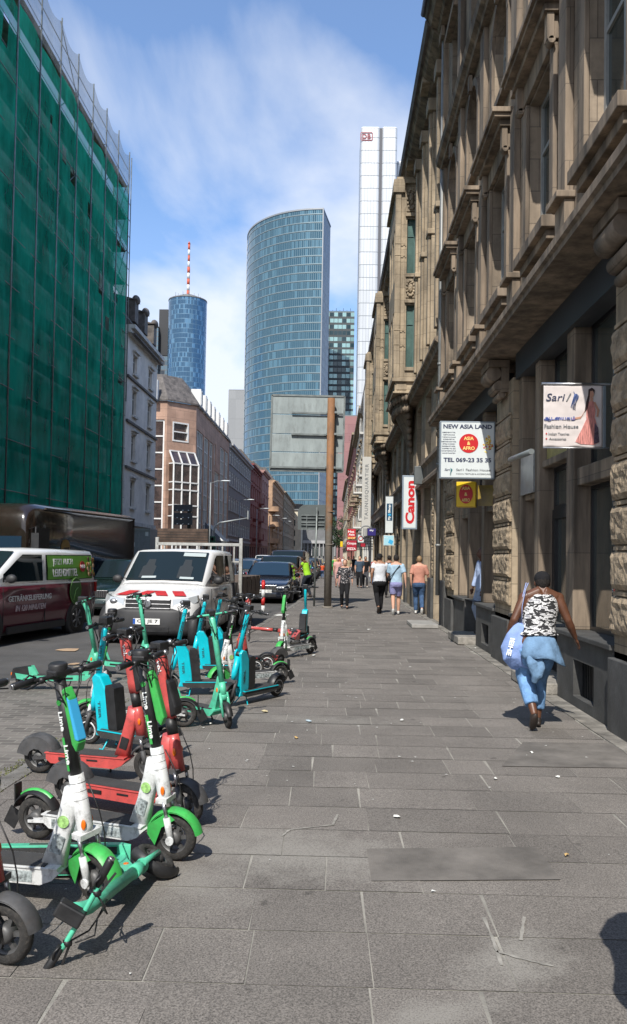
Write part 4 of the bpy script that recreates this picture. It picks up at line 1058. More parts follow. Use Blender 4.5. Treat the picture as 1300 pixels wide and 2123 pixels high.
# ------------------------------------------------------------------ towers
def uvsheet(pts, z0, z1, name, m, parent, iv, cap=None, zf=None, vd=1, sm=True):
    """vertical sheet over plan polyline pts with uv in metres"""
    vs = []; us = []; u = 0
    for i, p in enumerate(pts):
        if i: u += (Vector(p) - Vector(pts[i - 1])).length
        zt = zf(i / (len(pts) - 1)) if zf else z1
        vs += [(p[0], p[1], z0), (p[0], p[1], zt)]; us += [(u, z0), (u, zt)]
    fs = [(2 * i, 2 * i + 2, 2 * i + 3, 2 * i + 1) for i in range(len(pts) - 1)]
    me = bpy.data.meshes.new(name); me.from_pydata(vs, [], fs)
    uvl = me.uv_layers.new(name='UVMap')
    for lp in me.loops: uvl.data[lp.index].uv = us[lp.vertex_index]
    for p in me.polygons: p.use_smooth = sm
    me.materials.append(m)
    return place(name, me, parent, M=iv)
# curved glass tower
CURV = gridmat('blue_green_curtain_wall', (.045, .12, .17), (.14, .22, .26), (.95, 3.75), (.14, .20), .08, .5, rnd=0, alt=(.10, .22, .29), altp=.30)
tw = thing('curved_glass_tower', 'tall blue-green glass tower with one curved side in the middle of the skyline', 'tower', (-22, 380, 0)); iv = Matrix.Translation((22, -380, 0))
rC = 38.0; xr, yr = -4.0, 365.0
arc = [(xr - rC * math.sin(a), yr + rC - rC * math.cos(a)) for a in [math.pi / 2 * k / 48 for k in range(49)]]
ZT = 156.5
uvsheet([(-4.2, 365)] + arc[1:], 0, ZT, 'glass_facade', CURV, tw, iv)
SPAND = mat('tower_edge_panel', (.30, .32, .34), .4, .3, var=.15, vs=.05)
CURS = gridmat('grey_panel_side', (.20, .215, .225), (.40, .42, .44), (1.6, 3.75), (.12, .18), .4, .2, alt=(.13, .14, .15), altp=.5)
uvsheet([(-.9, 385), (-4.0, 365)], 0, ZT, 'side_facade', CURS, tw, iv)
mb = MB(); mb.bar((-4.1, 364.8, 0), (-4.1, 364.8, ZT + .4), .5, .5); mb.bar((arc[-1][0] - .1, arc[-1][1], 0), (arc[-1][0] - .1, arc[-1][1], ZT), .5, .9)
for a, b_ in zip(arc, arc[1:]): mb.bar((a[0], a[1], ZT), (b_[0], b_[1], ZT), .5, .7)
mb.bar((-4.1, 364.9, ZT), (-.9, 385, ZT), .5, .7)
mb.obj('edge_trim', SPAND, tw, M=iv)
FIN = mat('facade_fin', (.24, .30, .32), .3, .5, var=.1)
for k in range(0, 42):
    mb = MB(); z = 3.75 * k + .4
    if z > ZT - 2: break
    for a, b_ in zip(arc[::3], arc[3::3]): mb.bar((a[0], a[1] - .10, z), (b_[0], b_[1] - .10, z), .22, .30)
    mb.obj('floor_band', FIN, tw, M=iv)
mb = MB(); mb.add([(p[0], p[1], ZT - .2) for p in arc] + [(-.9, 385, ZT - .2)], [list(range(50))]); mb.obj('roof', SPAND, tw, M=iv)
# white aluminium tower with vertical dark slot
WALU = gridmat('white_aluminium_cladding', (.56, .58, .60), (.17, .19, .21), (1.15, 4.9), (.07, .05), .35, .2, rnd=.0, alt=(.50, .52, .54), altp=.5)
tw = thing('white_tower', 'slim white metal clad tower with a dark vertical slot behind the right hand roofs', 'tower', (17, 314, 0)); iv = Matrix.Translation((-17, -314, 0))
def rounded(x0, x1, y0, y1, r):
    P = []
    for cx_, cy_, a0 in ((x0 + r, y0 + r, 180), (x1 - r, y0 + r, 270), (x1 - r, y1 - r, 0), (x0 + r, y1 - r, 90)):
        for k in range(9): a = R(a0 + k * 11.25); P.append((cx_ + r * math.cos(a), cy_ + r * math.sin(a)))
    return P + [P[0]]
H_ = 166.4
for x0, x1, y0, y1, hh in ((10.2, 17.6, 314, 334, H_), (18.5, 24.3, 314, 334, H_), (24.6, 29.0, 325, 345, H_ - 8)):
    P = rounded(x0, x1, y0, y1, .9)
    uvsheet(P, 0, hh - 1, 'cladding', WALU, tw, iv, sm=False)
    mb = MB(); q = len(P) - 1; c = ((x0 + x1) / 2, (y0 + y1) / 2)
    rings = [[Vector((c[0] + (p[0] - c[0]) * s, c[1] + (p[1] - c[1]) * s, z)) for p in P[:-1]] for s, z in ((1, hh - 1), (.985, hh - .4), (.93, hh), (.3, hh + .1))]
    mb.loft(rings); mb.obj('roof_edge', mat('white_metal_panel', (.74, .76, .78), .3, .2), tw, M=iv)
mb = MB(); mb.box(17.55, 18.55, 314.6, 333, 0, H_ - .6); mb.obj('dark_slot', mat('slot_glass', (.10, .10, .11), .3), tw, M=iv)
REDL = mat('logo_red', (.28, .05, .06), .6)
lg = MB(); 
for a, b_, c, d in ((-2.15, 2.15, 1.3, 1.6), (-2.15, 2.15, -1.6, -1.3), (-2.4, -2.1, -1.35, 1.35), (2.1, 2.4, -1.35, 1.35)): lg.box(a, b_, c, d, 0, .06)
cpt = AY(769, 298, 313.8)
lgo = lg.obj('logo_sign', REDL, tw, M=iv @ T(cpt.x, 313.85, cpt.z) @ FACE)
text('DB', 1.9, REDL, parent=lgo, M=T(0, 0, .02), w=3.3, bold=.02)
# round blue tower with mast
MAIN = gridmat('blue_round_curtain_wall', (.045, .115, .20), (.10, .19, .28), (1.2, 3.7), (.08, .12), .07, .55, alt=(.13, .27, .40), altp=.28)
tw = thing('round_blue_tower', 'round blue glass tower with a red and white mast on its roof', 'tower', (-111.4, 641, 0)); iv = Matrix.Translation((111.4, -641, 0))
ring = [(-111.4 + 15 * math.cos(a), 641 + 15 * math.sin(a)) for a in [-math.pi + 2 * math.pi * k / 48 for k in range(49)]]
uvsheet(ring, 0, 198.5, 'glass_facade', MAIN, tw, iv)
mb = MB(); mb.lathe([(15.2, 0), (15.2, 1.0), (13.5, 1.2), (12, 1.3)], (-111.4, 641, 198.3), 'Z', 48); mb.lathe([(9, 0), (9, 2.4), (5, 2.6), (5, 4.0)], (-111.4, 641, 199.5), 'Z', 24)
for k in range(14): a = k * .449; mb.tube([(-111.4 + 10 * math.cos(a), 641 + 10 * math.sin(a), 199.4), (-111.4 + 10 * math.cos(a), 641 + 10 * math.sin(a), 203 + (k % 3))], .15, 5)
mb.obj('roof_deck', MODGREY, tw, M=iv)
for k in range(9):
    mb = MB(); z0 = 203 + k * 4.6; r0 = 1.15 if k < 5 else .9; mb.lathe([(r0, z0), (r0 * .98, z0 + 4.6)], (-111.4, 641, 0), 'Z', 10)
    mb.obj('mast_segment', mat('mast_red', (.52, .10, .05), .6) if k % 2 == 0 else mat('mast_white', (.62, .62, .62), .6), tw, M=iv)
mb = MB(); mb.lathe([(1.2, 0), (.2, 2)], (-111.4, 641, 244.4), 'Z', 8); mb.obj('mast_tip', MATS['mast_red'], tw, M=iv)
# towers next to it
DK = gridmat('dark_glass_grid', (.035, .045, .06), (.09, .10, .11), (3.0, 3.7), (.08, .2), .15, .3, alt=(.12, .19, .24), altp=.45)
def boxtower(name, label, x0, x1, y0, y1, H, m, crown=None, cm=None, extra=None):
    t = thing(name, label, 'tower', ((x0 + x1) / 2, y0, 0)); iv = Matrix.Translation((-(x0 + x1) / 2, -y0, 0))
    uvsheet([(x0, y1), (x0, y0), (x1, y0), (x1, y1), (x0, y1)], 0, H, 'facade', m, t, iv, sm=False)
    me = t; o = MB().box(x0 + .1, x1 - .1, y0 + .1, y1 - .1, H - .8, H + (crown or .4)).obj('roof', cm or MODGREY, t, M=iv)
    if extra: extra(t, iv)
    return t
BLK = mat('black_cladding', (.028, .03, .034), .5, .2, var=.1, vs=.05)
def core_extra(t, iv):
    o = MB().box(-137.2, -126.6, 655.5, 670, 160, 197).obj('black_core', BLK, t, M=iv)
boxtower('square_glass_tower', 'square glass tower with a black upper part behind the round blue tower', -137, -125, 656, 675, 160, DK, extra=core_extra)
boxtower('low_glass_tower', 'lower grey glass tower at the left of the black topped tower', -150, -136.6, 650, 668, 181, DK, 1.5, BLK)
# glass block with bright random panes
GAL = gridmat('teal_pixel_facade', (.02, .05, .06), (.02, .03, .035), (2.2, 3.2), (.12, .36), .12, .2, alt=(.32, .52, .52), altp=.52)
def gal_extra(t, iv):
    o = MB().box(-1.9, 12.5, 430.4, 448, 122, 129).obj('roof_band', mat('pale_blue_band', (.16, .24, .30), .3, .4), t, M=iv)
    mb = MB()
    for k in range(6): mb.tube([(1 + k * 1.9, 436, 129), (1 + k * 1.9, 436, 131 + k % 2)], .12, 5)
    mb.obj('roof_mast', BLK, t, M=iv)
boxtower('checkered_glass_block', 'teal and black checkered glass block between the curved tower and the white tower', -2.4, 12.6, 430, 448, 128, GAL, extra=gal_extra)
boxtower('blank_grey_slab', 'plain grey windowless slab at the left edge of the curved glass tower', -57.5, -48, 450, 470, 93, gridmat('grey_slab', (.30, .31, .32), (.24, .25, .26), (6, 11), (.01, .02), .7, 0, alt=(.28, .29, .3), altp=.5, spec=.3))
PINKG = gridmat('pink_granite_grid', (.30, .155, .15), (.24, .12, .12), (2.8, 2.8), (.0, .04), .6, 0, alt=(.27, .14, .14), altp=.5, spec=.3)
pk = boxtower('pink_granite_tower', 'dark pink granite high-rise with small square windows behind the big sign', 1.2, 9.4, 248, 262, 44.5, PINKG)
iv = Matrix.Translation((-5.3, -248, 0))
for j in range(13):
    for i in range(3):
        window(pk, iv @ front_matrix(1.2, 248) @ T(.7 + i * 2.6, 3.5 + j * 3.05, -.05), 1.25, 1.35, mat('pink_frame', (.2, .1, .1), .6), GLASSU, 1, 1, .05)

# the towers' places are read off against the tilted horizon
for nm, dx, k in (('curved_glass_tower', -2.5, 1.013), ('white_tower', -1.7, 1.018), ('round_blue_tower', -6.2, 1.015), ('square_glass_tower', -6.2, 1.015), ('low_glass_tower', -6.0, 1.012), ('checkered_glass_block', -2.9, 1.023), ('blank_grey_slab', -1.4, 1.0)):
    o = bpy.data.objects[nm]; o.location.x += dx; o.scale.z = k

# ------------------------------------------------------------------ right side beyond building B
bc, ic, Fc = street_building('white_stucco_building', 'white stucco house with flower balconies beyond the bay window building', 'right', 2.75, 58.2, 74, 15.0, WHITEP, WHITEF, GLASSU,
    [(4.6, 6.6), (7.8, 9.8), (10.9, 12.8)], 3.1, 1.3, trim=WHITEP, roof=2.4, balconies=[(0, 4.5), (0, 7.7), (0, 10.8), (2, 7.7), (4, 4.5), (4, 7.7)])
mb = MB(); mb.box(2.1, 2.75, 58.3, 60.2, 4.2, 13.6); mb.prism([(2.1, 13.6), (2.75, 15.2), (2.75, 13.6)], 58.3, 60.2, 'Y'); mb.obj('corner_bay', WHITEP, bc, M=ic)
window(bc, ic @ front_matrix(2.15, 58.29) @ T(.1, 5, -.02), .36, 1.7, WHITEF, GLASSU, 1, 1, .04); window(bc, ic @ front_matrix(2.15, 58.29) @ T(.1, 8, -.02), .36, 1.7, WHITEF, GLASSU, 1, 1, .04); window(bc, ic @ front_matrix(2.15, 58.29) @ T(.1, 11, -.02), .36, 1.5, WHITEF, GLASSU, 1, 1, .04)
street_building('flowered_balcony_building', 'cream old house with dark slate mansard beyond the white stucco house', 'right', 2.7, 74.2, 100, 15.5, CREAMP, GFRAME, GLASSU,
    [(4.6, 6.6), (7.8, 9.8), (10.9, 12.8)], 3.4, 1.4, trim=STONE_L, roof=2.6, balconies=[(1, 4.5), (1, 7.7), (3, 7.7), (5, 4.5), (5, 7.7)])
street_building('far_brick_building', 'reddish brown house farther down the right hand pavement', 'right', 2.65, 100.2, 150, 17, REDP, WFRAME, GLASSU,
    [(4.6, 6.6), (7.8, 9.8), (10.9, 12.8)], 5.0, 1.9, trim=STONE_L, roof=2.0, balconies=[(2, 4.5), (5, 7.7)])
street_building('far_pale_building', 'pale house last in the row on the right', 'right', 2.6, 150.2, 205, 16, CREAMP, WFRAME, GLASSU,
    [(4.6, 6.6), (7.8, 9.8), (10.9, 12.8)], 6.0, 2.3, trim=STONE_L, roof=2.0)
# ------------------------------------------------------------------ kick scooters (local +x is forward, z up, origin on the ground between the wheels)
RUB = mat('tyre_rubber', (.032, .030, .028), .85, var=.5, vs=18, bump=.3, bs=60, dirt=.6)
RIMB = mat('dark_rim', (.11, .11, .11), .5, .4, var=.3, vs=12, dirt=.4)
BLKP = mat('black_plastic', (.018, .018, .019), .45, var=.5, vs=9, dirt=.15)
GRYP = mat('dusty_grey_plastic', (.07, .07, .072), .6, var=.4, vs=9, dirt=.4)
CHR = mat('bare_metal', (.42, .42, .43), .3, .9, var=.2, vs=20)
WHS = mat('white_paint', (.66, .67, .66), .4, var=.14, vs=7, coat=.2, dirt=.6)
GRL = mat('vivid_green_plastic', (.05, .40, .08), .4, var=.2, vs=8, dirt=.3)
CORAL = mat('coral_paint', (.56, .08, .072), .42, var=.18, vs=6, coat=.2, dirt=.42)
TURQ = mat('turquoise_paint', (.0, .50, .60), .35, var=.1, vs=6, coat=.3, dirt=.15)
MINT = mat('mint_green_paint', (.095, .54, .34), .45, var=.16, vs=6, coat=.15, dirt=.35)
ORNG = mat('amber_reflector', (.75, .16, .01), .25)
STICK = mat('worn_sticker', (.32, .36, .36), .6, var=.95, vs=45)
WTXT = mat('white_lettering', (.82, .84, .82), .5)
BTXT = mat('dark_lettering', (.02, .10, .12), .5)
BLUEB = mat('light_blue_plastic', (.05, .38, .68), .4)
MATT = mat('grip_mat', (.05, .05, .05), .9, bump=.6, bs=220, var=.3, dirt=.4)
def frame(o, X, Nn):
    X = Vector(X).normalized(); Nn = Vector(Nn).normalized(); Y = Nn.cross(X).normalized(); Nn = X.cross(Y)
    M = Matrix((X, Y, Nn)).transposed().to_4x4(); M.translation = Vector(o); return M
SA, SB = Vector((.405, 0, .30)), Vector((.245, 0, 1.12))
AX = (SB - SA).normalized()
def S(h, off=0.0, y=0.0):
    """point on the steering axis at height h, shifted forward by off"""
    t = (h - SA.z) / AX.z; p = SA + AX * t
    return Vector((p.x + off, y, h))
MC = {}
def cached(key, fn):
    if key not in MC: MC[key] = fn()
    return MC[key]
def wheel_meshes(ring, fat=.028, r=.128):
    def f():
        t = MB(); prof = [(r - .045, -fat * .75), (r - .018, -fat), (r - .004, -fat * .6), (r, 0), (r - .004, fat * .6), (r - .018, fat), (r - .045, fat * .75)]
        t.lathe(prof + [(r - .045, -fat * .75)], (0, 0, 0), 'Y', 32, caps=False)
        w = MB(); w.lathe([(r - .044, -fat * .6), (r - .055, -fat * .35), (r - .055, fat * .35), (r - .044, fat * .6), (r - .040, fat * .4), (r - .040, -fat * .4), (r - .044, -fat * .6)], (0, 0, 0), 'Y', 28, caps=False)
        w.lathe([(.001, -.036), (.030, -.034), (.042, -.02), (.042, .02), (.030, .034), (.001, .036)], (0, 0, 0), 'Y', 16)
        for k in range(6):
            a = k * math.pi / 3; w.bar((math.cos(a) * .035, 0, math.sin(a) * .035), (math.cos(a + .12) * (r - .05), 0, math.sin(a + .12) * (r - .05)), .016, .020)
        if ring: w.lathe([(r - .047, -fat * 1.02), (r - .038, -fat * 1.06), (r - .038, fat * 1.06), (r - .047, fat * 1.02)], (0, 0, 0), 'Y', 28, 1, caps=False)
        return t.mesh('wheel', RUB), w.mesh('rim', [RIMB, WHS])
    return cached(('wheel', ring, fat, r), f)
def fender(mb, cx, cz, r, a0, a1, wd, m=0, th=.006):
    n = 12; vs = []
    for k in range(n + 1):
        a = R(a0 + (a1 - a0) * k / n)
        for rr, y in ((r, -wd), (r + .012, -wd * .6), (r + .016, 0), (r + .012, wd * .6), (r, wd)): vs.append((cx + rr * math.cos(a), y, cz + rr * math.sin(a)))
    fs = [(5 * k + j, 5 * k + j + 1, 5 * k + 6 + j, 5 * k + 5 + j) for k in range(n) for j in range(4)]
    o = len(mb.v); mb.add(vs, fs, m, True)
    vs2 = [(cx + (p[0] - cx) * (1 - th / r), p[1] * .97, cz + (p[2] - cz) * (1 - th / r)) for p in vs]; mb.add(vs2, fs, m, True)

def scooter(kind, label, rear=None, front=None, steer=0, lean=0, M=None, pouch=None, ring=None, grime=0, group='rental kick scooters left on the pavement', hb=0, stand=True, name='kick_scooter', colour=None):
    if M is None:
        r, f = Vector(rear), Vector(front); d = f - r; c = (r + f) / 2; a = math.atan2(d.y, d.x)
        M = T(c.x, c.y, .006 if c.y < 13 else .006) @ Matrix.Rotation(a, 4, 'Z') @ Matrix.Rotation(R(lean), 4, 'X')
    t = thing(name, label, 'scooter', M=M, group=group)
    St = Matrix.Translation(SA) @ Matrix.Rotation(R(steer), 4, AX) @ Matrix.Translation(-SA)
    def part(key, pname, fn, mats, steered=False, parent=None, bevel=0):
        me = cached((kind, key), lambda: fn().mesh(pname, mats))
        return place(pname, me, parent or t, M=St if (steered and parent is None) else Matrix(), bevel=bevel)
    Lm = {'lime': WHS, 'voi': CORAL, 'tier': TURQ, 'bolt': MINT}[kind]
    fr = {'lime': .128, 'voi': .128, 'tier': .122, 'bolt': .112}[kind]
    # wheels
    wm, rm = wheel_meshes(bool(ring) if ring is not None else kind == 'tier', .028 if kind != 'bolt' else .024, fr)
    for wx, st in ((-.46, False), (.455, True)):
        w_ = place('wheel', wm, t, M=(St if st else Matrix()) @ T(wx, 0, fr)); place('rim', rm, w_)
    # deck
    def deck():
        mb = MB()
        if kind == 'bolt':
            mb.prism([(-.38, .115), (-.34, .10), (.27, .10), (.33, .15), (.33, .165), (-.40, .165)], -.075, .075, 'Y', 0); mb.box(-.36, .26, -.066, .066, .166, .170, 1)
            mb.box(-.2, .12, -.078, -.0755, .118, .142, 2); mb.box(-.2, .12, .0755, .078, .118, .142, 2)
        elif kind == 'tier':
            mb.prism([(-.36, .115), (-.30, .095), (.22, .095), (.28, .13), (.28, .155), (-.38, .155)], -.085, .085, 'Y', 1); mb.box(-.37, .27, -.090, .090, .1555, .165, 0); mb.box(-.35, .25, -.08, .08, .166, .170, 1)
        else:
            mb.prism([(-.36, .135), (-.32, .105), (.20, .10), (.26, .125), (.30, .165), (.28, .178), (-.36, .178)], -.078, .078, 'Y', 0)
            mb.box(-.37, .29, -.084, .084, .1785, .186, 0); mb.box(-.34, .22, -.072, .072, .187, .191, 1)
            if kind == 'lime': mb.box(-.30, .16, -.0805, -.079, .112, .165, 3); mb.box(-.30, .16, .079, .0805, .112, .165, 3)
            else: mb.box(-.25, -.14, -.086, -.079, .135, .158, 2); mb.box(-.02, .07, -.0815, -.079, .145, .158, 2); mb.box(-.25, -.14, .079, .086, .135, .158, 2)
        return mb
    part('deck', 'deck', deck, [Lm, MATT, BLKP, STICK], bevel=.006)
    # swing arm and rear fender
    def tail():
        mb = MB(); m = 0
        for s in (-1, 1):
            mb.bar((-.30, s * .052, .145), (-.47, s * .052, fr), .016, .045, 1 if kind in ('lime', 'bolt') else 0, up=(0, 1, 0))
            mb.lathe([(.022, -.006), (.022, .006)], (-.46, s * .062, fr), 'Y', 10, 0)
        if kind == 'lime':
            fender(mb, -.46, fr, fr + .022, 25, 165, .042, 0); fender(mb, -.46, fr, fr + .030, 50, 130, .018, 2)
            mb.bar((-.46 - (fr + .02), 0, fr + .03), (-.46 - (fr + .075), 0, fr - .07), .085, .006, 0, up=(0, 1, 0)); mb.box(-.60, -.592, -.03, .03, fr + .06, fr + .19, 0)
        elif kind == 'voi':
            fender(mb, -.46, fr, fr + .035, -5, 170, .060, 0)
            for s in (-1, 1): mb.prism([(-.46 + (fr + .034) * math.cos(R(a)), fr + (fr + .034) * math.sin(R(a))) for a in range(0, 171, 17)] + [(-.46 + .07 * math.cos(R(a)), fr + .07 * math.sin(R(a))) for a in range(170, -1, -34)], s * .056, s * .060, 'Y', 0)
        elif kind == 'tier': fender(mb, -.46, fr, fr + .025, 10, 150, .05, 0)
        else:
            mb.prism([(-.62, .13), (-.60, .25), (-.40, .28), (-.34, .17), (-.36, .13), (-.47, .16)], -.045, .045, 'Y', 0)
            for s in (-1, 1): mb.prism([(-.55, .13), (-.40, .10), (-.33, .12), (-.30, .165), (-.36, .28), (-.42, .275), (-.40, .17), (-.57, .20)], s * .046, s * .052, 'Y', 1)
        mb.box(-.625 if kind == 'bolt' else -.60, -.59, -.02, .02, .17, .20, 3) if kind in ('bolt',) else None
        return mb
    part('tail', 'rear_fender', tail, [BLKP if kind != 'voi' else GRYP, Lm, GRL, ORNG])
    # neck from deck to head tube
    def neck():
        mb = MB()
        if kind in ('lime', 'voi'):
            a, b_ = Vector((.235, 0, .175)), S(.545, -.02)
            x = (b_ - a).normalized(); rings = []
            for q, wy, wz in ((0, .036, .062), (.35, .034, .047), (.75, .034, .045), (1, .036, .05)):
                p = a.lerp(b_, q); nrm = Vector((-x.z, 0, x.x))
                rings.append([p + Vector((0, wy * math.copysign(abs(math.cos(g)) ** .6, math.cos(g)), 0)) + nrm * wz * math.copysign(abs(math.sin(g)) ** .6, math.sin(g)) for g in [2 * math.pi * k / 14 for k in range(14)]])
            mb.loft(rings)
            if kind == 'lime': mb.box(-.001, .001, -.001, .001, 0, .001)
            for s in (-1, 1):
                Mk = frame(a.lerp(b_, .3) + Vector((0, s * .0372, 0)), x, (0, s, 0))
                mb.box(-.045, .045, -.030, .030, 0, .0015, 1 if kind == 'lime' else 2, Mk)
                if kind == 'lime': mb.lathe([(.030, 0), (.030, .0025)], (0, 0, 0), 'Z', 16, 3) if False else mb.loft([[Mk @ Vector((.115 + .030 * math.cos(g), .030 * math.sin(g), h)) for g in [k * .449 for k in range(14)]] for h in (0, .002)], 3)
        elif kind == 'tier':
            mb.prism([(.16, .10), (.33, .10), (.31, .16), (.345, .45), (.375, .60), (.335, .64), (.27, .62), (.21, .52), (.17, .25)], -.055, .055, 'Y')
        else:
            mb.prism([(.20, .165), (.30, .165), (.325, .25), (.385, .42), (.37, .50), (.345, .50), (.30, .38), (.255, .26)], -.028, .028, 'Y')
            for s in (-1, 1): mb.ell((.335, s * .028, .36), (.014, .004, .024), 2)
        return mb
    nk = part('neck', 'neck', neck, [Lm, STICK, ORNG if kind == 'bolt' else BLKP, mat('pale_green_sticker', (.36, .62, .20), .5, var=.4, vs=60)], bevel=.012 if kind in ('tier', 'bolt') else 0)
    if kind == 'tier':
        def batt():
            mb = MB(); mb.prism([(.06, .175), (.165, .175), (.205, .50), (.20, .55), (.15, .56), (.10, .53)], -.062, .062, 'Y'); mb.box(.11, .17, -.064, -.062, .26, .3, 1); return mb
        part('battery', 'battery_box', batt, [BLKP, GRYP], bevel=.015)
    # head tube and stem
    rr = {'lime': .036, 'voi': .036, 'tier': .026, 'bolt': .030}[kind]
    def head():
        mb = MB()
        if kind == 'lime':
            mb.tube([S(.335), S(.37), S(.62)], [.032, .040, .037], 14, 0)
            for h in (.50, .54, .58): mb.tube([S(h), S(h + .002)], .0385, 14, 1)
        elif kind == 'voi':
            mb.tube([S(.33), S(.50), S(.56)], [.042, .040, .034], 14, 0); mb.tube([S(.56), S(.66)], .036, 14, 1)
        elif kind == 'tier':
            mb.tube([S(.30), S(.36), S(.56)], [.022, .034, .034], 12, 0); mb.tube([S(.56), S(.61)], .033, 12, 1)
        else: mb.tube([S(.30), S(.44)], .034, 12, 0)
        return mb
    part('head', 'head_tube', head, [Lm, BLKP])
    def stem():
        mb = MB()
        if kind == 'lime':
            mb.tube([S(.62), S(1.10)], .029, 14, 0)
            for s in (-1, 1): mb.bar(S(.64, -.012, s * .0275), S(.80, -.012, s * .0275), .016, .004, 1, up=(0, 1, 0)); mb.lathe([(.015, -.0305), (.015, .0305)], S(.97), 'Y', 12, 1)
        elif kind == 'voi':
            rings = []
            for h, w1, w2 in ((.66, .030, .036), (.74, .028, .038), (.76, .028, .030), (.92, .028, .034), (.94, .028, .044), (1.05, .028, .040), (1.12, .028, .034)):
                p = S(h); rings.append([p + Vector((w2 * math.copysign(abs(math.cos(g)) ** .5, math.cos(g)), w1 * math.copysign(abs(math.sin(g)) ** .5, math.sin(g)), 0)) for g in [2 * math.pi * k / 16 for k in range(16)]])
            mb.loft(rings)
        elif kind == 'tier': mb.tube([S(.61), S(1.02), S(1.04)], [.027, .027, .022], 12, 0)
        else: mb.tube([S(.44), S(.98), S(1.06, -.02), S(1.10, -.05)], [.030, .030, .032, .026], 12, 0)
        return mb
    st_ = part('stem', 'stem', stem, [BLKP if kind == 'lime' else Lm, GRL], steered=True)
    word = {'lime': 'Lime', 'voi': 'voi.', 'tier': 'TIER', 'bolt': None}[kind]
    if word:
        key = ('txt', kind)
        if key not in MC:
            o_ = text(word, {'lime': .027, 'voi': .028, 'tier': .030}[kind], WTXT if kind != 'tier' else BTXT, w={'lime': .095, 'voi': .085, 'tier': .16}[kind], bold=.02)
            MC[key] = o_.data; bpy.data.objects.remove(o_)
        for h in {'lime': (.72, .88), 'voi': (.98,), 'tier': (.82,)}[kind]:
            for s in (-1, 1):
                X = -AX if kind != 'tier' else AX
                place('lettering', MC[key], st_, M=frame(S(h, 0, s * (.0305 if kind != 'tier' else .0285)), X, (0, s, 0)))
        if kind == 'tier':
            for s in (-1, 1): place('lettering', MC[key], nk, M=frame((.275, s * .0565, .33), (-.10, 0, -1), (0, s, 0)) @ Matrix.Scale(.95, 4))
    # display and handlebar
    def bars():
        mb = MB(); c = S(1.10 if kind != 'tier' else 1.08)
        mb.tube([c + Vector((0, -.245, 0)), c + Vector((.012, -.12, .004)), c + Vector((.014, 0, 0)), c + Vector((.012, .12, .004)), c + Vector((0, .245, 0))], .0115, 8, 2 if kind == 'bolt' else 0)
        for s in (-1, 1):
            mb.tube([c + Vector((-.006, s * .265, 0)), c + Vector((0, s * .25, 0)), c + Vector((.004, s * .14, .002))], [.013, .0185, .0165], 10, 0)
            mb.bar(c + Vector((.03, s * .12, -.004)), c + Vector((.045, s * .215, -.018)), .010, .006, 0); mb.ell(c + Vector((.018, s * .115, 0)), (.022, .018, .018), 0, 8, 6)
            mb.tube([c + Vector((.02, s * .11, 0)), c + Vector((.07, s * .06, -.06)), S(.9, .045)], .004, 5, 0)
        for s in (-1, 1):
            mb.tube([c + Vector((.045, s * .10, .0)), c + Vector((.10, s * .05, -.03)), c + Vector((.075, s * .02, -.12)), S(.86, .03, s * .01)], .0035, 5, 0)
            mb.tube([c + Vector((.0, s * .13, .015)), c + Vector((-.01, s * .16, .03)), c + Vector((.0, s * .19, .02))], .005, 6, 0); mb.lathe([(.014, -.006), (.014, .006)], c + Vector((0, s * .262, 0)), 'Y', 8, 1)
        if kind == 'voi': mb.ell(c + Vector((.0, .10, .02)), (.025, .02, .02), 1, 8, 6)
        return mb
    part('bars', 'handlebar', bars, [BLKP, CHR, Lm], steered=True)
    def disp():
        mb = MB(); c = S(1.12)
        if kind == 'bolt': mb.box(c.x - .09, c.x + .03, -.034, .034, c.z - .03, c.z + .025, 0)
        elif kind == 'lime': mb.lathe([(.030, -.045), (.046, -.02), (.046, .03), (.038, .04)], c, 'Z', 14, 0); mb.box(c.x - .03, c.x + .045, -.05, .05, c.z - .02, c.z + .01, 0)
        else: mb.box(c.x - .035, c.x + .05, -.045, .045, c.z - .05, c.z + .018, 0); mb.ell((c.x + .055, 0, c.z - .05), (.022, .022, .022), 1, 10, 6)
        return mb
    part('disp', 'display', disp, [BLKP, CHR], steered=True, bevel=.008)
    if kind == 'voi':
        def bt():
            mb = MB(); mb.prism([(S(.90).x + .035, .91), (S(.90).x + .068, .89), (S(.7).x + .082, .74), (S(.7).x + .075, .69), (S(.7).x + .035, .67)], -.036, .036, 'Y'); return mb
        part('batt', 'battery_box', bt, [BLKP], steered=True, bevel=.012)
    if pouch:
        def pc():
            mb = MB(); a = S(.74, .032); b_ = S(1.03, .032)
            mb.prism([(a.x, .775), (a.x + .03, .74), (a.x + .05, .79), (b_.x + .048, 1.0), (b_.x + .02, 1.05), (b_.x - .004, 1.03)], -.026, .026, 'Y', 0)
            if pouch == 'blue': mb.prism([(a.x + .028, .80), (a.x + .053, .80), (b_.x + .051, .99), (b_.x + .026, 1.03)], -.0285, .0285, 'Y', 1)
            return mb
        me = cached(('pouch', pouch), lambda: pc().mesh('phone_pouch', [GRL, BLUEB])); place('helmet_pouch', me, t, M=St, bevel=.01)
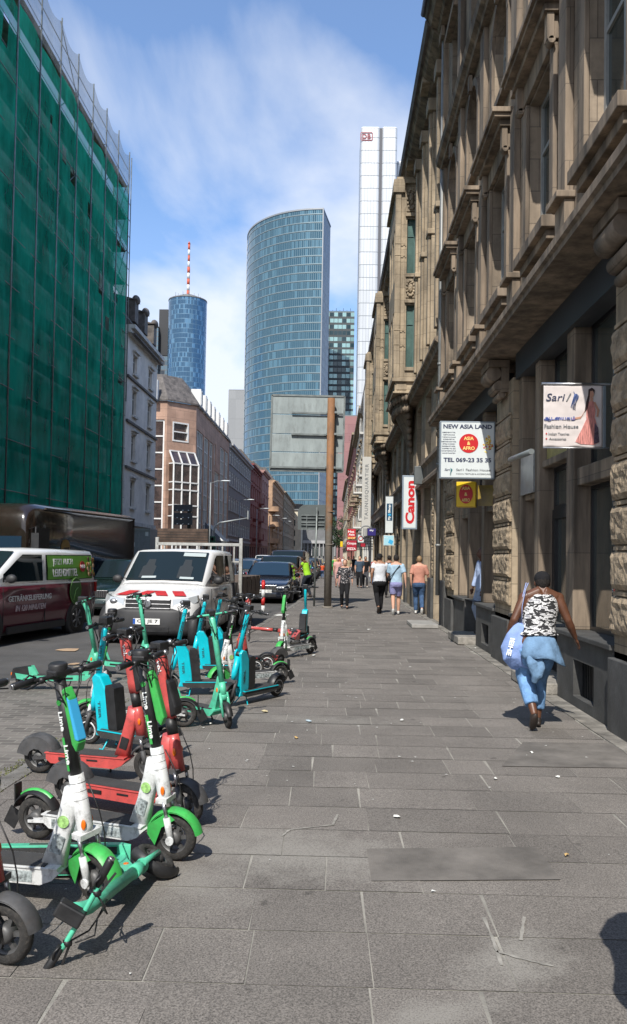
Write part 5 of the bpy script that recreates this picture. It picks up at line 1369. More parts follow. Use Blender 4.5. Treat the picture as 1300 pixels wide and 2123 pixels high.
    # fork and front fender
    def fork():
        mb = MB(); c = Vector((.455, 0, fr))
        if kind in ('lime', 'voi'):
            mb.box(S(.335).x - .03, S(.335).x + .035, -.062, .062, .325, .352, 0)
            for s in (-1, 1):
                a = Vector((S(.335).x + .012, s * .052, .335)); e = Vector((c.x, s * .052, c.z)); q = a.lerp(e, .42)
                mb.tube([a, q], .011, 8, 1); mb.tube([q, e], .019, 10, 0); mb.lathe([(.024, -.008), (.024, .008)], e + Vector((0, s * .014, 0)), 'Y', 10, 0)
        elif kind == 'tier':
            mb.tube([S(.30), S(.27)], .026, 10, 0)
            for s in (-1, 1): mb.tube([(S(.28).x, s * .045, .29), (.435, s * .048, .22), (.455, s * .048, fr)], [.02, .018, .018], 8, 0)
            mb.box(S(.28).x - .02, S(.28).x + .035, -.055, .055, .272, .30, 0)
        else:
            for s in (-1, 1): mb.tube([(S(.32).x, s * .03, .34), (.43, s * .038, .22), (.455, s * .038, fr)], [.018, .014, .014], 8, 0)
            mb.ell((S(.30).x, 0, .30), (.036, .042, .045), 0)
        return mb
    part('fork', 'fork', fork, [WHS if kind == 'lime' else (GRYP if kind != 'bolt' else MINT), CHR], steered=True)
    def ff():
        mb = MB(); fender(mb, .455, fr, fr + .022, 12, 168 if kind == 'lime' else 150, .043 if kind != 'bolt' else .032, 0)
        if kind == 'lime':
            for s in (-1, 1): mb.prism([(.455 - .145, fr + .02), (.455 - .14, fr + .07), (.455 - .03, fr + .145), (.455 + .02, fr + .11), (.455 - .06, fr + .06), (.455 - .10, fr - .04)], s * .042, s * .046, 'Y', 0)
        return mb
    def cab():
        mb = MB(); mb.tube([S(.60, .036, .03), S(.45, .085, .035), S(.34, .075, .05), (.47, .055, .18), (.455, .055, fr + .02)], .0035, 5, 0); return mb
    if kind in ('lime', 'voi'): part('cab', 'brake_cable', cab, [BLKP], steered=True)
    part('ff', 'front_fender', ff, [{'lime': GRL, 'voi': GRYP, 'tier': BLKP, 'bolt': BLKP}[kind]], steered=True)
    if kind in ('lime', 'voi'):
        def rf():
            mb = MB(); 
            for s in (-1, 1): mb.ell(S(.455 if kind == 'voi' else .39, .015, s * .040), (.013, .006, .026), 0, 10, 6)
            return mb
        part('refl', 'reflector', rf, [ORNG])
    if stand:
        def ks():
            mb = MB()
            if kind == 'tier':
                for s in (-1, 1): mb.tube([(.18, s * .03, .10), (.20, s * .09, .0), (.235, s * .095, .002)], .007, 6)
            else: mb.tube([(.10, .06, .12), (.06, .15, .0), (.03, .16, .004)], .008, 6)
            return mb
        part('ks', 'kickstand', ks, [TURQ if kind == 'tier' else GRYP])
    return t

def gp(px, py): return G(px, py, 0)
# foreground group
scooter('lime', 'white scooter with a blue and green pouch on its black stem', M=T(-1.565, 4.06, .006) @ RZ(-8) @ RX(2), steer=-26, pouch='blue')
scooter('lime', 'white scooter with plain green pouch behind the fallen mint scooter', gp(88, 1742), gp(352, 1783), steer=4, lean=3, pouch='green')
scooter('voi', 'coral scooter with grey front wheel out on the pavement, nearer of two standing coral ones', gp(137, 1668), gp(398, 1713), steer=-8, lean=2)
scooter('voi', 'coral scooter standing behind the other coral one, stem before the turquoise scooter', gp(95, 1604), gp(298, 1622), steer=-5, lean=3)
scooter('voi', 'coral scooter cut by the left edge, only dusty grey front wheel and fork showing', (-2.20, 3.60, 0), (-1.32, 3.40, 0), steer=-4, lean=2)
# mint scooter lying on its right side
up = Vector((.10, -.98, .12)).normalized(); fw = Vector((.98, .10, 0)); fw = (fw - up * fw.dot(up)).normalized(); lf = up.cross(fw)
Mf = Matrix((fw, lf, up)).transposed().to_4x4(); Mf.translation = Vector((-1.38, 4.46, .075))
scooter('bolt', 'mint green scooter lying on its side with its handlebar on the paving', M=Mf, steer=-30)
# second row
scooter('tier', 'turquoise scooter with white-ringed front wheel pointing left behind the coral stems', gp(345, 1572), gp(188, 1543), steer=10, lean=-2)
scooter('lime', 'white scooter behind the turquoise one, its stem hidden among dark handlebars', gp(378, 1508), gp(183, 1512), steer=5, lean=-2)
scooter('bolt', 'mint scooter standing apart at the far left', gp(55, 1428), gp(206, 1426), steer=-20, lean=2)
scooter('bolt', 'mint scooter standing right in front of the number plate of the white truck', gp(200, 1392), gp(318, 1404), steer=0, lean=1)
scooter('bolt', 'mint scooter turned towards the camera with a tall bare stem', (-1.62, 8.62, 0), gp(459, 1507), steer=-28, lean=3)
scooter('tier', 'turquoise scooter left of the tall mint stem', gp(500, 1440), gp(352, 1441), steer=8, lean=-2)
scooter('tier', 'rightmost turquoise scooter of the cluster with lettering on its leaning stem', gp(562, 1446), gp(482, 1464), steer=6, lean=-6)
scooter('tier', 'turquoise scooter behind the tall mint stem with its black battery box showing', gp(520, 1402), gp(402, 1402), steer=5, lean=-2)
scooter('tier', 'turquoise scooter at the back of the cluster right before the truck door', gp(545, 1392), gp(438, 1388), steer=-5, lean=-2)
scooter('lime', 'low green-striped scooter with mudflap seen between the two right hand turquoise scooters', gp(562, 1420), gp(470, 1428), steer=8, lean=-1)
scooter('voi', 'scooter with bare grey wheels parked behind the turquoise one on the right', gp(562, 1384), gp(500, 1392), steer=0, lean=-4)
# far pair and the fallen coral scooter by the bollard
scooter('tier', 'turquoise scooter standing alone near the kerb this side of the rusty pole', (-.66, 15.9, 0), gp(630, 1330), steer=10, lean=1)
scooter('lime', 'white scooter with green pouch facing the camera just before the lone turquoise scooter', (-.55, 14.05, 0), gp(608, 1362), steer=12, lean=3, pouch='green')
up = Vector((-.97, .10, .10)).normalized(); fw = Vector((.1, .9, .1)); fw = (fw - up * fw.dot(up)).normalized(); lf = up.cross(fw)
Mf = Matrix((fw, lf, up)).transposed().to_4x4(); Mf.translation = Vector((-.52, 15.6, .16))
scooter('voi', 'coral scooter fallen over with its handlebar towards the kerb', M=Mf, steer=20)
# ------------------------------------------------------------------ vehicles (local: front towards -y, origin on the ground at the centre)
def paint(name, c, rough=.28, met=0.0, coat=.6, dirt=.08): return mat(name, c, rough, met, var=.06, vs=1.5, coat=coat, dirt=dirt)
CARG = glassmat('car_glass', (.012, .020, .024), .03, spec=.35, ior=1.45)
CARGB = glassmat('sky_tinted_glass', (.016, .035, .06), .03, spec=.5, ior=1.5)
TRIM = mat('dark_trim', (.03, .03, .032), .55, var=.3, dirt=.2)
LAMP = mat('headlight_lens', (.55, .58, .60), .08, .3, coat=1)
PLATE = mat('number_plate_white', (.75, .75, .72), .5)
EUBL = mat('plate_blue', (.01, .08, .38), .5)
REDG = mat('tail_lamp_red', (.45, .01, .01), .2)
def car_wheel(parent, x, y, r, wd=.22, inv=1):
    s = 1 if x > 0 else -1
    def f():
        t = MB(); t.lathe([(r * .62, -wd / 2), (r * .92, -wd / 2), (r, -wd / 2 + .03), (r, wd / 2 - .03), (r * .92, wd / 2), (r * .62, wd / 2)], (0, 0, 0), 'X', 24)
        h = MB(); h.lathe([(.03, wd / 2 + .012), (r * .2, wd / 2 + .01), (r * .22, wd / 2 - .02), (r * .60, wd / 2 - .01), (r * .63, wd / 2 + .005), (r * .66, wd / 2 - .01)], (0, 0, 0), 'X', 24)
        for k in range(7): a = k * 2 * math.pi / 7; h.bar((wd / 2, math.cos(a) * r * .15, math.sin(a) * r * .15), (wd / 2, math.cos(a) * r * .61, math.sin(a) * r * .61), .05, .03)
        return t.mesh('wheel', RUB), h.mesh('rim', mat('alloy_rim', (.25, .25, .26), .4, .7, var=.2, dirt=.3))
    tm, hm = cached(('cw', r, wd), f)
    w_ = place('wheel', tm, parent, M=T(x, y, r)); place('rim', hm, w_, M=Matrix() if s > 0 else RZ(180))
def vehicle(name, label, cat, loc, rz, L, W, H, body, lower=None, prof=None, belt=.92, hood=1.15, ws=.75, rear='wagon', hz=(.62, .86), wb=None, wr=.32, glass=None, group=None, plate=None, sign=None, vanface=False, cut_rear=None, grille=True, plate_col=None):
    """lofted lower body + cabin; hood length, ws = run of the windscreen, hz = nose and cowl heights"""
    t = thing(name, label, cat, loc, R(rz), group=group); g = glass or CARG
    hw = W / 2; y0 = -L / 2; y1 = L / 2; yr = cut_rear if cut_rear else y1
    wb = wb or L * .59; fy = y0 + (L - wb) * .45; ry = fy + wb
    def ring(y, w_, zb, zt, m=1.0):
        P = [(-.0, zb), (.86, zb), (.97, zb + .09), (1.0, zb + (zt - zb) * .45), (.985, zt - .10), (.93, zt - .025), (.80, zt), (0, zt + .015)]
        R_ = [Vector((w_ * a, y, z)) for a, z in P]; return R_ + [Vector((-p.x, p.y, p.z)) for p in reversed(R_[1:-1])]
    st = [(y0, hw * .80, .30, hz[0] - .10), (y0 + .06, hw * .90, .22, hz[0]), (y0 + .22, hw * .975, .19, hz[0] + (hz[1] - hz[0]) * .35), (y0 + hood * .6, hw, .19, hz[0] + (hz[1] - hz[0]) * .75), (y0 + hood, hw, .19, belt),
          (0, hw, .19, belt + .01), (yr - .5, hw, .19, belt + .03)]
    if rear == 'saloon': st += [(yr - .1, hw * .96, .22, belt - .02), (yr, hw * .88, .32, belt - .12)]
    else: st += [(yr - .06, hw * .97, .22, belt + .02), (yr, hw * .92, .30, belt - .02)]
    mb = MB(); mb.loft([ring(*s) for s in st]); bd = mb.obj('body', body, t)
    # cabin
    tw = hw * (.80 if H < 1.7 else .90)
    def cring(y, wb_, wt, zb, zt):
        P = [(wb_, zb), (wb_ * .55 + wt * .45, zb + (zt - zb) * .5), (wt, zt - .09), (wt - .05, zt - .025), (wt - .16, zt), (0, zt + .02)]
        R_ = [Vector((a, y, z)) for a, z in P]; return R_ + [Vector((-p.x, p.y, p.z)) for p in reversed(R_[:-1])]
    ywb, ywt = y0 + hood - .02, y0 + hood + ws
    if rear == 'saloon': yrt, yrb = y1 - 1.25, y1 - .55
    elif rear == 'wagon': yrt, yrb = y1 - .55, y1 - .08
    else: yrt, yrb = yr - .12, yr - .03
    zb = belt - .03
    CR = [cring(ywb, hw * .93, hw * .90, zb, zb + .06), cring(ywt, hw * .95, tw, zb, H - .03), cring((ywt + yrt) / 2, hw * .955, tw, zb, H), cring(yrt, hw * .95, tw * .98, zb, H - .02), cring(yrb, hw * .92, tw * .95, zb, zb + .06 if rear != 'van' else H - .12)]
    mb = MB(); mb.loft(CR, closed=False); mb.f.append([len(CR[0]) * 0 + k for k in range(len(CR[0]))]); mb.mi.append(0); mb.sm.append(False)
    o_ = len(CR[0]) * 4; mb.f.append([o_ + k for k in range(len(CR[0]))]); mb.mi.append(0); mb.sm.append(False)
    mb.obj('roof', body, t)
    # windscreen: patch on the slope
    def lerp(a, b_, t_): return a + (b_ - a) * t_
    def wsp(u, v):      # u -1..1, v 0..1
        y = lerp(ywb, ywt, v); z = lerp(zb + .06, H - .03, v); wd = lerp(hw * .90, tw - .05, v)
        return Vector((u * wd, y, z + .02 * (1 - abs(u))))
    off = Vector((0, -.55, .85)).normalized() * .012
    mb = MB(); vs = [wsp(u * .93 / 4, v) + off + Vector((0, -.02 * (1 - (u / 4) ** 2), 0)) for v in (.06, .35, .65, .93) for u in range(-4, 5)]
    mb.add(vs, [(j * 9 + i, j * 9 + i + 1, (j + 1) * 9 + i + 1, (j + 1) * 9 + i) for j in range(3) for i in range(8)], 0, True); wsn = mb.obj('windscreen', g, t)
    # side windows
    def sp(y, v, s): zt = (H - .09) if y > ywt else lerp(zb + .06, H - .09, (y - ywb) / (ywt - ywb)); z = lerp(zb + .05, zt - .03, v); q = (z - zb) / (H - .09 - zb); return Vector((s * (lerp(hw * .95, tw, q) + .012 + .018 * math.sin(math.pi * min(1, max(0, q)))), y, z))
    doors = [(ywb + .30, (ywt + yrt) / 2 - .12 if H < 1.7 else ywt + .75)]
    if rear == 'van': doors.append((doors[0][1] + .14, yrt - .10))
    else: doors += [(doors[0][1] + .08, yrt - .35)] + ([(yrt - .27, yrt + .05)] if rear == 'wagon' else [])
    for s in (-1, 1):
        for a, b_ in doors:
            mb = MB(); n = 6; P = []
            for k in range(n + 1):
                y = lerp(a, b_, k / n); P.append((sp(y, 0, s), sp(y, 1, s)))
            mb.add([p for q in P for p in q], [(2 * k, 2 * k + 2, 2 * k + 3, 2 * k + 1) for k in range(n)], 0, True)
            mb.obj('side_window', g, t)
        mb = MB(); mb.ell((s * (hw + .11), ywb + .34, belt + .09), (.11, .07, .085), 0, 10, 6); mb.bar((s * (hw - .02), ywb + .34, belt + .05), (s * (hw + .08), ywb + .34, belt + .06), .05, .04); mb.obj('mirror', TRIM if lower or vanface else body, t)
        mb = MB()      # door shut lines and handles
        for yy in (doors[0][0] - .02, doors[0][1] + .04, doors[-1][1] + .02): mb.bar((s * (hw + .001), yy, .28), (s * (hw * .985 + .002), yy, belt - .08), .012, .012)
        mb.bar((s * (hw + .004), doors[0][1] - .16, belt - .13), (s * (hw + .004), doors[0][1], belt - .13), .03, .03); mb.obj('door_seam', TRIM, t)
        mb = MB(); xx = s * hw * .70; zl = hz[0] + (-.03 if not vanface else .02)
        vs = [Vector((s * hw * a, y0 + b_, c)) for a, b_, c in ((.50, -.005, zl - .13), (.86, .05, zl - .13), (.965, .20, zl - .04), (.94, .22, zl + .07), (.80, .06, zl + .03), (.50, .01, zl + .0))]
        vs2 = [v + Vector((0, .12, 0)) for v in vs]
        mb.add(vs + vs2, [(0, 1, 2, 3, 4, 5), (6, 7, 8, 9, 10, 11)] + [(k, (k + 1) % 6, 6 + (k + 1) % 6, 6 + k) for k in range(6)], 0); mb.ell((s * hw * .72, y0 + .02, zl - .06), (.075, .03, .05), 1, 10, 6); mb.obj('headlight', [LAMP, CHR], t)
        mb = MB(); mb.box(min(s * hw * .80, s * hw * .97), max(s * hw * .80, s * hw * .97), y1 - .09, y1 + .01, belt - .28, belt - .02) ; 
        if not cut_rear: mb.obj('tail_light', REDG, t)
        for yy in (fy, ry):
            if cut_rear and yy == ry: pass
            mb = MB(); mb.lathe([(wr + .065, s * (hw - .16)), (wr + .065, s * (hw + .004))], (0, yy, wr + .01), 'X', 24); mb.obj('wheel_arch', TRIM, t)
            car_wheel(t, s * (hw - .10), yy, wr)
    if grille:
        mb = MB(); zg = hz[0] - .09
        mb.box(-hw * .46, hw * .46, y0 - .025, y0 + .06, zg - .10, zg + .10, 0)
        for k in range(3 if vanface else 1): mb.box(-hw * .46, hw * .46, y0 - .032, y0 - .02, zg + .085 - k * .08, zg + .10 - k * .08, 1)
        if not vanface:
            for k in range(13): mb.box(-hw * .42 + k * hw * .07 - .006, -hw * .42 + k * hw * .07 + .006, y0 - .032, y0 - .02, zg - .09, zg + .08, 1)
        mb.obj('grille', [TRIM, CHR], t, bevel=.008)
    mb = MB(); bh = .30 if not vanface else (.50 if lower else .36)
    secs = [(-hw * .93, y0 + .22), (-hw * .84, y0 + .02), (-hw * .4, y0 - .045), (hw * .4, y0 - .045), (hw * .84, y0 + .02), (hw * .93, y0 + .22)]
    mb.loft([[Vector((x, y, .20)), Vector((x, y - .015, .30)), Vector((x, y - .01, .20 + bh * .85)), Vector((x, y + .03, .20 + bh)), Vector((x * .9, y + .2, .20 + bh)), Vector((x * .9, y + .2, .20))] for x, y in secs]); mb.obj('bumper', TRIM if lower else body, t)
    mb = MB(); mb.box(-hw * .45, hw * .45, y0 - .066, y0 - .04, .26, .35); mb.obj('air_intake', BLKP, t)
    if plate:
        mb = MB(); mb.box(-.26, .26, y0 - .078, y0 - .062, .40, .51, 0); mb.box(-.26, -.215, y0 - .080, y0 - .0785, .405, .505, 1); p = mb.obj('number_plate', [plate_col or PLATE, EUBL], t)
        text(plate, .075, BLKP, parent=p, M=T(.02, y0 - .081, .455) @ FACE, w=.40, bold=.01)
    if not lower: pass
    return t, dict(hw=hw, y0=y0, y1=y1, fy=fy, ry=ry, belt=belt, sp=sp, ywt=ywt, yrt=yrt, ywb=ywb, doors=doors, zb=zb, wsp=wsp)

WHV = paint('white_van_paint', (.70, .70, .69), dirt=.12)
# white double-cab pickup, front towards the camera
c = (G(204, 1345, RZD) + G(402, 1345, RZD)) / 2
tr, q = vehicle('pickup_truck', 'white double-cab flatbed truck with red and white chevrons on the bonnet and grey bumper', 'truck', (-3.32, 17.35, RZD), -5.0, 3.7, 1.90, 1.84, WHV, lower=TRIM, belt=1.12, hood=.95, ws=.82, rear='van', hz=(.86, 1.02), wb=2.9, wr=.33, plate='OF JE 7', vanface=True, cut_rear=1.85)
hw, y0 = q['hw'], q['y0']
RED = mat('signal_red', (.52, .02, .02), .5, var=.2, dirt=.15)
mb = MB()
for x0, d in ((-.72, .16), (-.36, .16), (.10, -.16), (.46, -.16)):
    z = lambda t_: .885 + .16 * t_
    for k in (0,):
        a, b_ = x0, x0 + .23
        mb.add([(a, y0 + .20, .938), (b_, y0 + .20, .938), (b_ + d, y0 + .56, 1.012), (a + d, y0 + .56, 1.012)], [(0, 1, 2, 3)])
mb.obj('warning_stripe', RED, tr)
lg = MB(); lg.lathe([(.055, -.01), (.075, -.01), (.075, .012), (.055, .012)], (0, y0 - .045, .79), 'Y', 24)
for a, b_ in (((-.045, .82), (-.018, .735)), ((-.018, .735), (0, .79)), ((0, .79), (.018, .735)), ((.018, .735), (.045, .82)), ((-.02, .85), (0, .80)), ((0, .80), (.02, .85))): lg.bar((a[0], y0 - .05, a[1]), (b_[0], y0 - .05, b_[1]), .010, .008)
lg.obj('badge', CHR, tr)
DP = mat('paper_behind_glass', (.40, .45, .45), .3)      # things lying behind the windscreen
for a, b_, c_, d, nm in ((-.55, -.2, .10, .16, 'dashboard_paper'), (.38, .72, .09, .15, 'dashboard_paper'), (.30, .88, .78, .89, 'sun_visor')):
    P = [q['wsp'](u, v) + Vector((0, -.03, .02)) for u, v in ((a, c_), (b_, c_), (b_, d), (a, d))]; MB().add(P, [(0, 1, 2, 3)]).obj(nm, DP, tr)
SEAT = mat('dim_interior', (.022, .026, .028), .5)
for x_ in (-.42, .42):      # seats seen through the glass as dim shapes
    P = [q['wsp'](x_ / .9 + u, v) + Vector((0, -.024, .014)) for u, v in ((-.17, .12), (.17, .12), (.17, .46), (.11, .50), (.09, .68), (-.09, .68), (-.11, .50), (-.17, .46))]; MB().add(P, [list(range(8))]).obj('seat_shape', SEAT, tr)
mb = MB()
for s in (-1, 1): mb.tube([(s * .1, y0 + 1.02, 1.21), (s * .65 - .25, y0 + 1.0, 1.235)], .009, 5)
mb.obj('wiper', BLKP, tr)
mb = MB(); mb.box(-hw + .02, hw - .02, 1.87, 1.93, .95, 2.16, 1)
mb = MB()      # headboard ladder frame and bed
for s in (-1, 1): mb.box(s * (hw + .06) - .04, s * (hw + .06) + .04, 1.90, 1.98, .75, 2.13)
mb.box(-hw - .06, hw + .06, 1.90, 1.97, 1.94, 2.01); mb.box(-hw - .06, hw + .06, 1.90, 1.97, 1.55, 1.60)
for k in range(7): mb.box(-hw + .1 + k * .28, -hw + .14 + k * .28, 1.91, 1.96, 1.0, 1.94)
mb.obj('headboard', mat('grey_painted_steel', (.38, .38, .36), .6, var=.25, dirt=.3), tr, bevel=.01)
mb = MB(); mb.box(-hw - .08, hw + .08, 2.0, 4.4, .72, .82)
for s in (-1, 1): mb.box(min(s * (hw + .05), s * (hw + .09)), max(s * (hw + .05), s * (hw + .09)), 2.0, 4.4, .82, 1.22)
mb.box(-hw - .05, hw + .05, 4.36, 4.4, .82, 1.22)
for k in range(5): mb.box(hw + .091, hw + .105, 2.05 + k * .56, 2.10 + k * .56, .82, 1.22)
mb.obj('load_bed', mat('brown_board_sides', (.13, .10, .085), .7, var=.35, vs=4, dirt=.4), tr, bevel=.01)
for s in (-1, 1): car_wheel(tr, s * (hw - .10), 2.95, .33)
mb = MB(); mb.box(-.4, .4, -1, 4.3, .38, .60); mb.box(-hw - .02, hw + .02, 1.55, 1.86, .35, 1.1); mb.obj('chassis', TRIM, tr)
w_ = MB(); w_.box(-1.02, .22, -.05, .05, 0, .34)
for k in range(1, 5): w_.box(-1.02, .22, -.056, -.05, .065 * k - .004, .065 * k + .004, 1)
tag(w_.obj('timber_board', [mat('weathered_planks', (.085, .055, .04), .9, var=.5, vs=6, dirt=.4), BLKP], None, M=T(-3.2, 19.6, 1.98) @ RZ(-5)), 'stack of dark weathered planks carried upright on the truck rack', 'planks')

# maroon and white delivery van seen from its left side
MAR = paint('maroon_paint', (.115, .004, .022), .3)
vx, q = vehicle('delivery_van', 'white over maroon delivery van with green advert window and white lettering along the side', 'van', (-6.72, 16.35, RZD), -10.0, 5.0, 1.90, 1.80, MAR, belt=1.14, hood=.95, ws=.95, rear='van', hz=(.82, 1.02), wb=3.2, wr=.33, lower=None, plate='FF 120', vanface=True)
for o in list(bpy.data.objects):
    if o.parent == vx and o.name.startswith('roof'): o.data.materials.clear(); o.data.materials.append(WHV); vroof = o
hw, y0 = q['hw'], q['y0']
GRA = mat('advert_green', (.13, .36, .04), .4); WL = mat('sign_white', (.78, .78, .76), .5)
def side_frame(y, z, x=None): return Matrix(((0, 0, 1, hw + (.02 if x is None else x)), (1, 0, 0, y), (0, 1, 0, z), (0, 0, 0, 1)))
a, b_ = q['doors'][1]; tilt = RX(0)
mb = MB(); n = 8; P = []
for k in range(n + 1):
    y = a + .02 + (b_ - a - .04) * k / n; P += [q['sp'](y, .03, 1) + Vector((.012, 0, 0)), q['sp'](y, .5, 1) + Vector((.014, 0, 0)), q['sp'](y, .97, 1) + Vector((.012, 0, 0))]
mb.add(P, [(3 * k + j, 3 * k + 3 + j, 3 * k + 4 + j, 3 * k + 1 + j) for k in range(n) for j in (0, 1)]); ad = mb.obj('advert_panel', GRA, vx)
def vtext(s, h, m, y, z, w=None, shear=0, lean=0, x=.02, par=None, bold=.02):
    lean_m = Matrix.Rotation(R(lean), 4, 'X')
    return text(s, h, m, parent=par or vx, M=side_frame(y, z, x) @ lean_m, w=w, bold=bold, shear=shear)
xo = q['sp'](a + .6, .5, 1).x - hw + .028
ya = a + .12
def vx_at(z):
    v = (z - q['zb'] - .05) / (1.80 - .12 - q['zb'] - .05); return q['sp'](a + .6, min(1, max(0, v)), 1).x - hw + .028
vtext('JETZT AUCH', .16, WL, ya + .50, 1.52, w=.84, lean=-7, x=vx_at(1.52) + .004)
vtext('LEBENSMITTEL', .16, WL, ya + .60, 1.31, w=1.05, lean=-5, x=vx_at(1.31) + .004)
mb = MB(); mb.lathe([(.12, -.004), (.12, .004)], (0, 0, 0), 'Z', 20); rd = mb.obj('round_badge', mat('badge_red', (.42, .01, .02), .4), vx, M=side_frame(ya + 1.36, 1.43, vx_at(1.43) + .004) @ RX(-6))
text('NEU', .075, WL, parent=rd, M=T(0, 0, .006), bold=.02)
mb = MB(); rg = random.Random(4)
for k in range(26): mb.ell((rg.uniform(-.16, .16), rg.uniform(-.2, .2), 0), (.05, .06, .004), k % 4, 8, 4)
mb.obj('grocery_picture', [mat('bread_tone', (.35, .18, .04), .6), mat('leaf_tone', (.10, .22, .04), .6), mat('skin_tone_print', (.42, .25, .14), .6), mat('dark_print', (.08, .04, .02), .6)], vx, M=side_frame(ya + 1.74, 1.42, vx_at(1.42) + .004) @ RX(-6))
vtext('GETRÄNKELIEFERUNG', .13, WL, -.38, .86, w=1.55)
vtext('IN 120 MINUTEN', .115, mat('outline_white', (.52, .42, .45), .5), -.36, .66, w=1.1, shear=.25)
mb = MB(); n = 24      # green droplet emblem near the rear wheel
pl = [(.26 * math.cos(g), .30 * math.sin(g)) for g in [2 * math.pi * k / n for k in range(n)]]
mb.prism(pl, 0, .004, 'Z', 0)
for r0 in (.24,): mb.tube([(r0 * math.cos(g), (r0 + .03) * math.sin(g), .005) for g in [2 * math.pi * k / n for k in range(20)]], .008, 5, 1)
mb.tube([(-.08, -.2, .005), (.0, .0, .005), (.10, .06, .005)], .014, 5, 1); mb.obj('emblem', [mat('emblem_green', (.05, .14, .03), .5), mat('emblem_light', (.16, .32, .08), .5)], vx, M=side_frame(1.42, .92, .016))
mb = MB(); mb.box(hw - .001, hw + .022, q['ywb'] + .1, 2.42, 1.085, 1.115); mb.obj('waist_stripe', WL, vx)
mb = MB(); mb.box(-hw + .1, hw - .1, y0 + .3, 2.4, .17, .30); mb.box(hw - .03, hw + .012, y0 + 1.35, 1.0, .20, .33); mb.obj('sill', TRIM, vx)

# brown parcel truck
BRN = mat('dark_brown_gloss', (.022, .014, .010), .16, .0, var=.25, vs=1.2, coat=.8, dirt=.15)
pt = thing('parcel_truck', 'dark brown parcel delivery truck with rounded roof behind the maroon van', 'truck', (-8.12, 23.6, RZD), R(-9.0))
hw = 1.1; L0, L1 = -3.4, 3.3; H = 2.98
def trring(y, h, w_=hw, zb=.45):
    P = [(0, zb), (w_, zb), (w_, h - .22), (w_ - .05, h - .10), (w_ - .16, h - .02), (0, h)]
    R_ = [Vector((a, y, z)) for a, z in P]; return R_ + [Vector((-p.x, p.y, p.z)) for p in reversed(R_[1:-1])]
mb = MB(); mb.loft([trring(L0, 2.35), trring(L0 + .04, 2.62), trring(L0 + .16, 2.82), trring(L0 + .36, 2.94), trring(L0 + .6, H), trring(L1, H)])
mb.obj('body', BRN, pt)
mb = MB(); mb.bar((hw + .005, L0 + .9, H - .13), (hw + .005, L1, H - .13), .06, .05); mb.bar((hw + .005, L1 - .03, .6), (hw + .005, L1 - .03, H - .15), .06, .05); mb.obj('roof_rail', mat('brown_trim', (.09, .07, .06), .3, .5), pt)
mb = MB(); mb.box(-.98, .98, L0 - .012, L0 - .002, 1.25, 2.12); mb.obj('windscreen', CARGB, pt)
mb = MB(); mb.box(-.9, .9, L0 - .7, L0 + .02, .45, 1.15); mb.obj('bonnet', BRN, pt, bevel=.08, seg=3)
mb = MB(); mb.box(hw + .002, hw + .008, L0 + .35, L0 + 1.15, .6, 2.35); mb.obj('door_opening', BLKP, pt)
mb = MB(); mb.tube([(hw, L0 + .15, 2.3), (hw + .28, L0 - .05, 2.35), (hw + .28, L0 - .05, 1.7), (hw, L0 + .15, 1.75)], .015, 6); mb.box(hw + .18, hw + .38, L0 - .08, L0 - .03, 1.72, 2.2); mb.obj('mirror', TRIM, pt)
GOLD = mat('gold_lettering', (.34, .20, .05), .5)
Ms = Matrix(((0, 0, 1, hw + .004), (1, 0, 0, L0 + 2.05), (0, 1, 0, 1.72), (0, 0, 0, 1)))
mb = MB(); mb.prism([(-.24, -.30), (-.24, .22), (-.16, .33), (0, .37), (.16, .33), (.24, .22), (.24, -.30), (0, -.46)], 0, .004, 'Z'); shd = mb.obj('shield_emblem', GOLD, pt, M=Ms)
mb = MB(); mb.prism([(-.20, -.28), (-.20, .06), (-.1, .14), (.20, .16), (.20, -.28), (0, -.42)], .0045, .007, 'Z'); mb.obj('shield_field', BRN, shd)
text('ups', .17, GOLD, parent=shd, M=T(0, -.10, .010), w=.34, bold=.02)
for s in (-1, 1):
    for y in (-2.35, 2.0): car_wheel(pt, s * (hw - .12), y, .40)
for k in (0, 1):
    mb = MB(); mb.box(hw - .06, hw + .02, L1 - .04, L1 + .01, .7 + k * .5, .85 + k * .5); mb.obj('tail_light', REDG, pt)

# cars
BLUK = paint('dark_blue_black_paint', (.012, .016, .028), .18, .3, coat=1, dirt=.03)
BLK_ = paint('black_car_paint', (.010, .010, .011), .2, .2, coat=1, dirt=.04)
SILB = paint('silver_blue_paint', (.26, .31, .38), .3, .6, coat=.8)
DGRN = paint('dark_green_paint', (.012, .03, .028), .22, .2, coat=1)
GRYC = paint('grey_car_paint', (.12, .125, .13), .3, .5, coat=.8)
BLUC = paint('mid_blue_paint', (.05, .10, .20), .3, .4, coat=.8)
WHC = paint('white_car_paint', (.68, .68, .68), .3)
TAXI = paint('cream_taxi_paint', (.62, .55, .36), .35)
gC = 'cars queueing down the street'
vehicle('parked_car', 'dark blue estate car with chrome grille parked behind the red and white bollard', 'car', (-2.32, 32.0, RZD), -2.5, 4.75, 1.84, 1.50, BLUK, plate='MZ K 123', belt=.93, hood=1.25, hz=(.66, .86), glass=CARGB, group=gC)
mbm = MB()
vehicle('parked_car', 'black van-like car with a paper on its dashboard right behind the dark blue estate', 'car', (-2.35, 37.9, RZD), -2.5, 4.6, 1.9, 1.75, BLK_, belt=1.02, hood=1.1, hz=(.8, .96), group=gC)
vehicle('parked_van', 'dark brown-black people carrier, third in the kerbside row', 'van', (-2.3, 44.0, RZD), -2, 5.0, 1.95, 2.05, mat('dark_brown_paint', (.028, .022, .022), .25, .2, coat=.8), belt=1.15, hood=.9, ws=.8, rear='van', hz=(.85, 1.05), group=gC)
